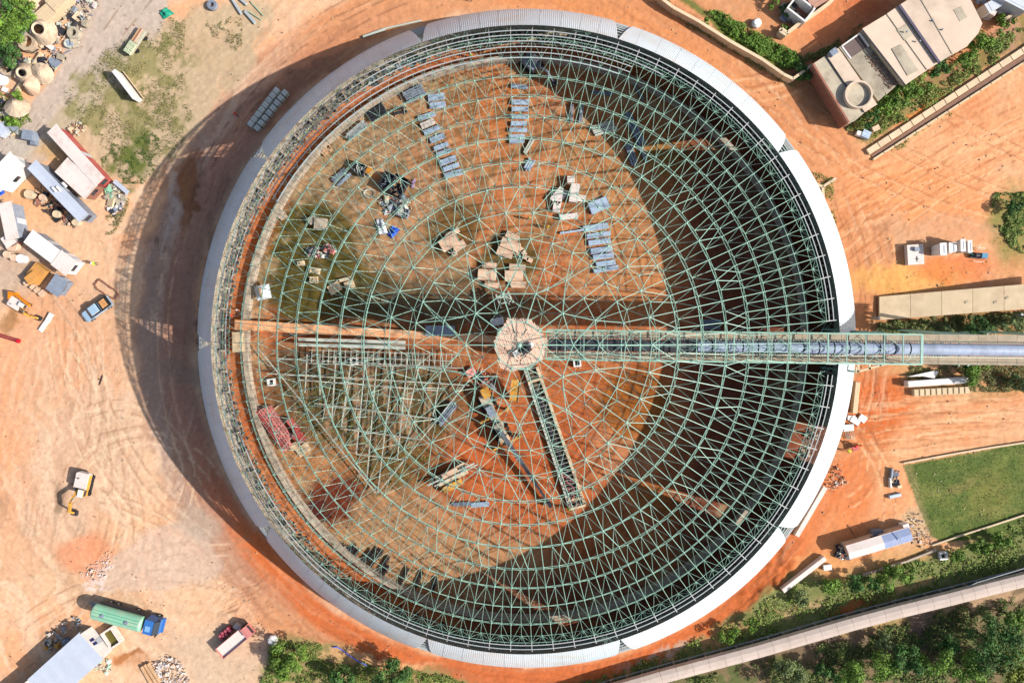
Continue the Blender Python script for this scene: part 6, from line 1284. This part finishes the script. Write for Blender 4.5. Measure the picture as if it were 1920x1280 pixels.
for i, (x, y, L, w_, d, lb) in enumerate([(1596, 783, 14, 9, 0, 'white sheet nearest the cream beam, upper left of four'), (1603, 788, 18, 12, 30, 'white sheet in the middle of the overlapping four'), (1616, 784, 14, 12, 35, 'white sheet at the right end of the overlapping four'), (1589, 801, 19, 12, -5, 'white sheet at the foot of the white ring, lowest of four')]): slabs((x, y), [(0, 0, L, w_, d, .0, .12+.1*i)], lb, 'sheet', 'white_sheet', c_white)
t = thing('bent_rods', 'comb of pale bent rods below the white sheets by the ring', 'rods', W(1591, 816, 0))
for k in range(6): part(t, 'rod', MB().tube([(-.7+k*.28, .7, .1), (-.6+k*.28, .1, .35), (-.3+k*.2, -.6, .2)], .07), c_gal2)
t = thing('red_handcart', 'red and dark handcart with the workers outside the ring', 'handcart', W(1601, 838, 0), .3); part(t, 'tray', MB().box((0, 0, .6), (1.1, .7, .25)), c_red); part(t, 'frame', MB().bar((-.5, .3, .5), (-1.2, .3, .8), .05).bar((-.5, -.3, .5), (-1.2, -.3, .8), .05).bar((.2, 0, .5), (.2, 0, .1), .06), c_dark); part(t, 'wheel', MB().cyl((.5, 0, .25), .25, .1, 14, 'Y'), c_black)
t, L, Wd = shed('long site shed with pale rusty roof on the left and blue roof right, lower right', [(1587, 1024), (1706, 988), (1712, 1014), (1594, 1049)], 2.6, c_roof, c_ply, ridge=True, sheets=16, patch=((9, 10, 11, 12, 13, 14, 15), mat('blue_roof', (150, 166, 204), .5, 0, .08, 1, .1, dirt=(180, 160, 160), damt=.4)))
part(t, 'wind_board', MB().box((L*.3, .25, 3.0), (.12, 1.3, .08)), c_bluedk)
slabs((1690, 981), [(0, 0, 11, 7, -20, 0, 1.4)], 'white tank box behind the right end of the long site shed', 'box', 'tank_box', c_white); slabs((1640, 995), [(0, 0, 18, 10, -10, 0, 1.2)], 'dark machine in the shade behind the long site shed', 'machine', 'shaded_machine', c_bluedk)
solo('rain_pipe', 'thin dark pipe arching over the ground above the site shed', 'pipe', MB().tube([W(x, y, .1)-W(1600, 985, 0) for x, y in ((1592, 984), (1597, 995), (1605, 1010), (1606, 1014))], .12), c_brick, (1600, 985))
long_beam((1668, 932), (1690, 927), 6, .4, 'white-blue bench board at the lower left of the grass field', c_blue, 'bench_board', 'board'); long_beam((1670, 896), (1671, 915), 3, .5, 'short white upright board beside the grass field', c_white, 'bench_board', 'board'); long_beam((1674, 878), (1672, 898), 4, .5, 'dark blue-grey board lying nearest the grass field corner', c_bluedk, 'bench_board', 'board')
wall_line('field_kerb', 'low cream kerb along the upper edge of the grass field', 'kerb', [(1694, 868), (1780, 852), (1850, 840), (1930, 828), (2000, 816)], .14, .2, c_beigewall, 2.2); wall_line('field_kerb', 'low cream kerb along the lower edge of the grass field', 'kerb', [(1748, 1022), (1800, 1004), (1860, 985), (1930, 962), (2000, 942)], .14, .2, c_beigewall, 2.2)
wall_line('low_retaining_edge', 'thin concrete edge among the bushes below the long site shed', 'kerb', [(1618, 1078), (1660, 1064), (1700, 1052), (1756, 1030)], .2, .3, c_conc, 3)
# long pale conveyor gallery crossing the lower right with its pipes
t = thing('overland_gallery', 'long pale roofed overland conveyor crossing the lower right green area', 'gallery', W(1560, 1180, 0)); o = W(1560, 1180, 0); zo = 2.6
cl = [(1080, 1318), (1150, 1296), (1240, 1270), (1330, 1246), (1420, 1222), (1510, 1196), (1600, 1170), (1690, 1146), (1780, 1124), (1850, 1106), (1930, 1086), (2050, 1056), (2200, 1018)]
for k, (a, b) in enumerate(zip(cl[:-1], cl[1:])):
    for h2 in range(3):
        p = W(a[0]+(b[0]-a[0])*h2/3, a[1]+(b[1]-a[1])*h2/3, zo)-o; q = W(a[0]+(b[0]-a[0])*(h2+1)/3, a[1]+(b[1]-a[1])*(h2+1)/3, zo)-o; p.z = q.z = zo; d = (q-p).normalized(); n_ = Vector((-d.y, d.x, 0)); w_ = .98; q = q-d*.03
        part(t, 'roof_panel', MB().add([p-n_*w_, q-n_*w_, q-n_*.35+Vector((0, 0, .25)), p-n_*.35+Vector((0, 0, .25)), p+n_*.35+Vector((0, 0, .25)), q+n_*.35+Vector((0, 0, .25)), q+n_*w_, p+n_*w_, p-n_*w_-Vector((0, 0, .9)), q-n_*w_-Vector((0, 0, .9)), q+n_*w_-Vector((0, 0, .9)), p+n_*w_-Vector((0, 0, .9))], [(0, 1, 2, 3), (3, 2, 5, 4), (4, 5, 6, 7), (8, 9, 1, 0), (7, 6, 10, 11), (8, 11, 10, 9), (0, 3, 4, 7, 11, 8), (1, 9, 10, 6, 5, 2)]), mat('gallery_roof', (206, 188, 176), .8, 0, .08, .5, .1, dirt=(186, 166, 150), damt=.6))
        part(t, 'leg', MB().box((p.x, p.y, (zo-1)/2), (.25, 1.4, zo-.9), math.atan2(d.y, d.x)), c_conc)
for off, w_, mt, nm, zz in ((1.55, .22, c_dark, 'service_pipe', .9), (1.95, .14, c_bluedk, 'service_pipe', .9)):
    m = MB()
    for a, b in zip(cl[:-1], cl[1:]):
        p = W(*a, zz)-o; q = W(*b, zz)-o; d = (W(*cl[-1], zz)-W(*cl[0], zz)).normalized(); n_ = Vector((-d.y, d.x, 0)); m.bar(p+n_*off+Vector((0, 0, 0)), q+n_*off, w_, 8)
    part(t, nm, m, mt)
m = MB()
for a, b in (((1780, 1124), (1830, 1092)), ((1830, 1092), (1930, 1062)), ((1930, 1062), (2050, 1030))):
    p = W(a[0], a[1]-(6 if a[0] < 1800 else 0), 2.2)-o; q = W(*b, 2.2)-o; m.bar(p, q, .12, 6)
part(t, 'rail_pipe', m, c_galv)
# ------------------------------------------------------------------ vegetation
veg = attr_mat('foliage', .75, .2, 1.2, 0); veg.node_tree.nodes['Principled BSDF'].inputs['Specular IOR Level'].default_value = .25
c_bark = mat('bark', (110, 90, 74), .95, 0, .25, 4, .4)
def leaf_mesh(name, P, N, Sz, Cc):
    """P centres, N normals, Sz sizes, Cc colours -> one mesh of bent leaf-clump faces"""
    n = len(P); r = np.random.RandomState(n % 999); a = r.normal(size=(n, 3)); u = np.cross(N, a); u /= np.linalg.norm(u, axis=1)[:, None]+1e-9; w_ = np.cross(N, u)
    s = Sz[:, None]; k = r.uniform(.6, 1.2, (n, 1)); V = np.stack([P-u*s, P-w_*s*k*.6+N*s*.15, P+u*s, P+w_*s*k*.6+N*s*.15], 1).reshape(-1, 3).astype(np.float32)
    me = bpy.data.meshes.new(name); me.vertices.add(4*n); me.vertices.foreach_set('co', V.ravel()); me.loops.add(4*n); me.loops.foreach_set('vertex_index', np.arange(4*n, dtype=np.int32)); me.polygons.add(n)
    me.polygons.foreach_set('loop_start', np.arange(0, 4*n, 4, dtype=np.int32)); me.polygons.foreach_set('loop_total', np.full(n, 4, np.int32)); me.update()
    at = me.color_attributes.new('tint', 'FLOAT_COLOR', 'POINT'); at.data.foreach_set('color', np.repeat(np.concatenate([Cc, np.ones((n, 1))], 1), 4, 0).astype(np.float32).ravel()); me.materials.append(veg); return me
def tree(px, r, h, label, hue=0, seed=0, name='broadleaf_tree', cat='tree', group=None, dens=1.0, lobes=None):
    rs = np.random.RandomState(seed+500); R = r*mpp(h*.7); t = thing(name, label, cat, W(*px, h*.6), 0, group); t.location.z = 0
    nl = lobes or max(5, int(6+R*3)); LC = []
    for k in range(nl):
        a = rs.uniform(0, 6.28); q = R*math.sqrt(rs.uniform(0, 1))*.78; LC.append((q*math.cos(a), q*math.sin(a), h*(.62+.22*rs.uniform(-1, 1))+.12*(R-q), R*rs.uniform(.22, .42)))
    P = []; N = []; Cc = []; base = [(104, 138, 48), (68, 108, 46), (140, 152, 58), (114, 130, 78)][hue]
    tot = int(230*R*R*dens)+160
    for (x, y, z, q) in LC:
        n = int(tot/nl); d = rs.normal(size=(n, 3)); d /= np.linalg.norm(d, axis=1)[:, None]; d[:, 2] = np.abs(d[:, 2])*.9-.15; rr_ = q*(1-.5*rs.uniform(0, 1, n)**2)[:, None]*(1+.15*rs.normal(size=(n, 1)))
        P.append(np.array([x, y, z])+d*rr_*np.array([1, 1, .75])); nn_ = d+rs.normal(size=(n, 3))*.45; nn_[:, 2] += .35; N.append(nn_/np.linalg.norm(nn_, axis=1)[:, None])
        cb = np.array(alb(base))*rs.uniform(.75, 1.25); Cc.append(np.clip(cb*rs.uniform(.65, 1.35, (n, 1))*np.array([1, 1, 1])+rs.uniform(-.004, .008, (n, 3)), .008, .5))
    P = np.concatenate(P); N = np.concatenate(N); Cc = np.concatenate(Cc)
    o2 = link('crown', leaf_mesh('crown', P, N, rs.uniform(.10, .24, len(P)), Cc), t)
    m = MB().bar((0, 0, -.2), (0, 0, h*.45), .16+.06*R, 8, .1+.04*R)
    for (x, y, z, q) in LC[:7]: m.bar((0, 0, h*.4), (x, y, z-q*.2), .09+.03*R, 6, .03)
    part(t, 'trunk', m, c_bark)
TR = [((1862, 1205), 52, 6.5, 1, 'large dark green tree at the lower right, biggest crown of the wood'), ((1905, 1250), 40, 5.5, 2, 'yellow-green tree in the lower right corner of the photo'), ((1820, 1258), 38, 5, 0, 'mid green tree left of the corner tree at the bottom edge'), ((1755, 1240), 34, 4.5, 0, 'mid green tree at the bottom, right of the pale grey-green one'), ((1700, 1236), 34, 5, 1, 'dark green round tree below the middle of the overland conveyor'), ((1655, 1248), 34, 5, 0, 'bright mid green tree on the bottom edge, third from the left'), ((1598, 1262), 32, 4.5, 0, 'green tree at the bottom edge left of the bright mid green one'), ((1545, 1268), 26, 4, 1, 'dark green tree at the bottom edge, second of the small ones'), ((1475, 1268), 34, 4.5, 3, 'pale grey-green tree on the bottom edge, left end of the wood'), ((1905, 1160), 26, 4.5, 0, 'green tree by the right edge under the overland conveyor'), ((1780, 1205), 24, 4, 1, 'small dark tree in the gap left of the biggest crown'), ((1660, 1205), 22, 3.5, 3, 'small grey-green tree close below the overland conveyor'),
      ((12, 62), 38, 5.5, 0, 'tree at the left edge above the concrete rings'), ((48, 8), 30, 4.5, 0, 'bright green tree in the top left corner strip'), ((18, 100), 30, 4.5, 1, 'darker green tree left of the ten-sided concrete ring'), ((40, 40), 24, 4, 0, 'small bright tree over the dark container box'), ((8, 12), 26, 5, 1, 'dark tree in the extreme top left corner'), ((32, 180), 14, 2, 0, 'small bush below the long cream beam'), ((22, 228), 16, 1.6, 0, 'low bush left of the lone pale cone'),
      ((545, 1228), 38, 4, 0, 'bright green bushy tree beside the small white tank at the bottom'), ((528, 1262), 24, 3, 0, 'lower bright bush at the bottom edge next to the white tank'), ((640, 1276), 30, 4, 1, 'dark tree cut by the bottom edge, left one of two'), ((735, 1276), 44, 6, 1, 'dark tree cut by the bottom edge, right one with the long shadow'),
      ((1848, 78), 30, 4.5, 0, 'bright green tree at the right corner of the big roofed building'), ((1815, 105), 22, 3.5, 0, 'bright bush below the right end of the big roof'), ((1720, 160), 26, 3.5, 0, 'bright green tree under the middle edge of the big roof'), ((1690, 180), 26, 3.5, 0, 'bright green tree between the round roof tank and the gallery drain'), ((1660, 196), 24, 3.2, 0, 'green bush below the round roof tank'), ((1630, 222), 18, 2.6, 1, 'dark green bush at the lowest corner of the big building'), ((1760, 130), 20, 3, 1, 'dark bush below the wide roof joint'), ((1885, 40), 16, 2.4, 0, 'small green tree by the thin wall in the top right corner'),
      ((1898, 388), 16, 2.2, 1, 'dark round tree over the pit at the right edge'), ((1832, 702), 26, 4, 0, 'green tree at the right end of the long white beam'), ((1820, 695), 14, 2.4, 1, 'small dark bush between the conveyor and the long white beam'), ((1915, 715), 20, 2.6, 3, 'dull green bush at the right edge below the conveyor'), ((1835, 612), 28, 3, 1, 'dark green bush between the wide gallery and the conveyor'), ((1900, 606), 20, 2.4, 3, 'dull bush at the right edge between gallery and conveyor'), ((1780, 622), 16, 1.8, 3, 'small dull bush close above the conveyor'),
      ((1640, 1090), 18, 2.6, 1, 'dark bush right below the long site shed'), ((1670, 1082), 26, 3, 0, 'bright bush below the blue end of the site shed'), ((1605, 1092), 20, 2.6, 1, 'dark bush below the pale end of the site shed'), ((1560, 1100), 20, 2.4, 0, 'green bush right of the slanting concrete beam'), ((1700, 1075), 18, 2.2, 0, 'small green bush right of the bright bush'), ((1840, 1028), 20, 2.4, 0, 'bush below the grass field kerb, left one'), ((1880, 1012), 20, 2.4, 0, 'bush below the grass field kerb, right one'), ((1790, 1040), 16, 2, 0, 'bush next to the white square manhole'), ((1366, 1188), 20, 2.6, 0, 'round bright bush below the lower right ring edge'), ((1410, 1172), 16, 2, 0, 'bush right of the round bright bush below the ring'), ((1505, 1120), 18, 2, 3, 'dull bush under the slanting concrete beam'),
      ((1320, 42), 10, 1.2, 0, 'small bush at the start of the planted strip, top'), ((1470, 20), 12, 1.5, 1, 'small bush beside the ruined hut'), ((1473, 56), 10, 1.4, 0, 'small bush at the end of the short cream wall'), ((1505, 140), 18, 2, 1, 'dark bush in the corner of the boundary walls'), ((1450, 2), 14, 2, 0, 'bush at the top edge right of the white tank')]
for i, (p, r, h, hu, lb) in enumerate(TR): tree(p, r, h, lb, hu, i, name='broadleaf_tree' if h > 3.1 else 'bush', cat='tree' if h > 3.1 else 'bush')
def cover(name, poly, n, label, cols, hmax=.5, size=(.08, .2), seed=0, warp=1.0, thr=.42, scale=26, cat='ground cover'):
    rs = np.random.RandomState(seed); xs_ = [p[0] for p in poly]; ys_ = [p[1] for p in poly]; px = rs.uniform(min(xs_), max(xs_), n*3); py = rs.uniform(min(ys_), max(ys_), n*3)
    d = fbm(px/scale, py/scale, seed+7)*.7+fbm(px/7, py/7, seed+8, 2)*.3; ok = inpoly(px+(fbm(px/20, py/20, seed)-.5)*24*warp, py+(fbm(px/20, py/20, seed+1)-.5)*24*warp, poly) & (d+rs.uniform(-.06, .06, len(px)) > thr); px = px[ok][:n]; py = py[ok][:n]; d = d[ok][:n]
    dr = np.array(ROT) @ np.stack([(px-960)/F, (640-py)/F, -np.ones_like(px)]); tt = H/-dr[2]; k = len(px)
    if k < 5: return
    z = rs.uniform(.02, 1, k)*hmax*np.clip((d-thr)*5, .15, 1); P = np.stack([CAM.x+dr[0]*tt, CAM.y+dr[1]*tt, z], 1); N = rs.normal(size=(k, 3))*.6; N[:, 2] = np.abs(N[:, 2])+.6; N /= np.linalg.norm(N, axis=1)[:, None]
    cc = np.array([alb(c) for c in cols])[rs.randint(0, len(cols), k)]*rs.uniform(.7, 1.3, (k, 1)); o2 = link(name, leaf_mesh(name, P, N, rs.uniform(size[0], size[1], k), cc)); tag(o2, label, cat, kind='stuff')
G1 = [(114, 146, 58), (136, 152, 74), (96, 128, 50), (152, 152, 88)]; G2 = [(96, 124, 54), (76, 106, 46), (124, 136, 68), (140, 134, 84)]; DRY = [(138, 132, 84), (156, 142, 98), (112, 118, 60), (96, 108, 48)]
cover('undergrowth', [(1040, 1300), (1330, 1192), (1480, 1095), (1580, 1080), (1750, 1045), (1960, 960), (1960, 1052), (1780, 1098), (1420, 1196), (1080, 1300)], 32000, 'mixed green undergrowth between the dome road and the overland conveyor', G1, .9, (.09, .22), 1, 1, .49)
cover('undergrowth', [(1100, 1320), (1440, 1238), (1780, 1146), (1960, 1104), (1960, 1330), (1100, 1330)], 34000, 'patchy undergrowth of the wood below the overland conveyor', G2, .9, (.09, .22), 2, 1, .54, 40)
cover('weeds', [(1050, 1290), (1340, 1205), (1460, 1120), (1500, 1110), (1480, 1150), (1300, 1240), (1100, 1300)], 9000, 'low weeds on the dome road verge, lower right', G1, .5, (.07, .18), 3, 1, .5)
cover('dry_weeds', [(250, 60), (350, 30), (350, 110), (360, 220), (320, 320), (240, 350), (190, 270), (110, 200), (190, 100)], 9000, 'dry weeds on the yard between trailer and haul road', DRY, .25, (.05, .12), 4, 1.4, .5)
cover('green_weeds', [(210, 270), (290, 245), (300, 290), (262, 345), (225, 340), (190, 310)], 4000, 'patchy green weeds at the end of the red cabin', [(78, 104, 40), (96, 118, 50), (60, 92, 36)], .16, (.04, .11), 5, 2.0, .49)
cover('hedge_strip', [(1325, 24), (1345, 20), (1400, 52), (1490, 100), (1500, 118), (1478, 134), (1430, 104), (1370, 68)], 9000, 'bright green hedge strip inside the boundary wall', [(96, 136, 44), (84, 120, 40), (118, 150, 60)], 1.0, (.07, .18), 6, .5, .38)
cover('shade_weeds', [(1215, -10), (1240, -10), (1300, 42), (1400, 100), (1480, 148), (1475, 158), (1400, 118), (1290, 50)], 6000, 'dark weeds along the road side of the boundary wall', G2, .6, (.07, .16), 7, .6, .42)
cover('undergrowth', [(1600, 215), (1700, 160), (1850, 85), (1900, 50), (1925, 60), (1860, 120), (1760, 190), (1640, 258), (1585, 250)], 14000, 'weeds between the big building and the concrete drain', G1, .7, (.08, .2), 8, .8, .46)
cover('wall_weeds', [(1480, 100), (1530, 100), (1590, 60), (1620, 40), (1600, 70), (1525, 118), (1500, 150), (1490, 140)], 5000, 'dark weeds along the shaded side of the big building', G2, .7, (.07, .18), 9, .6, .42)
cover('shade_weeds', [(1520, 130), (1535, 135), (1598, 232), (1590, 240), (1560, 220)], 3000, 'weeds in the shade of the brick-edged roof', G2, .6, (.07, .18), 10, .5, .42)
cover('drain_weeds', [(1640, 300), (1780, 205), (1785, 212), (1700, 276), (1650, 304)], 2200, 'small weeds along the lower side of the concrete drain', G1, .4, (.06, .15), 11, .6, .52)
cover('undergrowth', [(1650, 604), (1930, 582), (1930, 626), (1700, 626), (1640, 622)], 9000, 'dry scrub between the wide gallery and the conveyor', DRY+G2, .7, (.08, .2), 12, .5, .44)
cover('undergrowth', [(1690, 684), (1930, 684), (1930, 735), (1840, 735), (1700, 712)], 6000, 'dry scrub below the conveyor at the right edge', DRY, .5, (.07, .18), 13, .6, .5)
cover('pit_weeds', [(1860, 360), (1930, 360), (1930, 480), (1900, 470), (1862, 420)], 7000, 'green weeds around the pit at the right edge', G1, .6, (.07, .18), 14, .8, .5)
cover('grass_field', [(1694, 870), (1930, 829), (2000, 818), (2000, 945), (1960, 960), (1770, 1016), (1746, 1006)], 7000, 'mown grass of the fenced field at the right', [(96, 116, 52), (110, 124, 60), (88, 108, 48)], .03, (.05, .1), 15, .1, .34, cat='grass')
cover('undergrowth', [(508, 1195), (600, 1205), (620, 1240), (830, 1262), (880, 1290), (490, 1290)], 9000, 'weeds at the bottom edge below the haul road', G1, .5, (.07, .18), 16, 1, .46)
cover('yard_weeds', [(-5, 170), (40, 180), (60, 230), (20, 260), (-5, 240)], 3000, 'weeds among the precast cones at the left edge', G1, .4, (.06, .15), 17, 1, .44)
cover('yard_weeds', [(200, 410), (232, 392), (245, 372), (240, 395), (212, 440), (196, 440)], 900, 'weeds on the small bank above the brick outline', DRY, .3, (.05, .13), 18, .6, .42)
cover('dome_weeds', [(520, 690), (860, 700), (860, 800), (760, 920), (700, 930), (560, 800)], 4200, 'weeds growing through the steel frame grid inside the dome', G2, .4, (.06, .15), 19, 1, .52)
cover('ring_weeds', [(1515, 318), (1545, 325), (1560, 340), (1568, 440), (1560, 440), (1548, 380)], 1200, 'small weeds beside the forked kerb at the ring', G1, .4, (.05, .14), 20, .6, .5)
cover('dry_weeds', [(380, 40), (450, 30), (455, 95), (400, 90)], 900, 'thin dry tufts on the orange sand, top left', DRY, .2, (.05, .12), 21, 1, .56)
cover('sand_tufts', [(1660, 480), (1900, 440), (1920, 530), (1700, 545)], 700, 'sparse tufts around the equipment slab and hoppers', DRY, .2, (.05, .12), 22, 1, .60)
# scattered stones on the sand: uncountable
rs = np.random.RandomState(12); m = [MB(), MB(), MB()]; rr = random.Random(12)
for k in range(2600):
    x, y = rr.uniform(0, 1920), rr.uniform(0, 1280); q = math.hypot(x-980, y-638)
    if 560 < q < 625 or (y > 1100 and x > 900): continue
    if q < 560 and (x > 1150 or rr.random() < .4): continue
    dd = fbm(np.array([x/60]), np.array([y/60]), 200)[0]
    if dd < .45: continue
    p = W(x, y, 0); s_ = rr.uniform(.05, .2); m[k % 3].box((p.x, p.y, s_*.2-.06), (s_, s_*rr.uniform(.5, 1), s_*.6), rr.uniform(0, 3))
for mm, mt, lb in zip(m, (c_tan, c_brick, c_slab2), ('pale small stones scattered over the sand', 'reddish small stones scattered over the sand', 'grey small stones scattered over the sand')): tag(link('loose_stones', mm.mesh('loose_stones', mt)), lb, 'stones', kind='stuff')
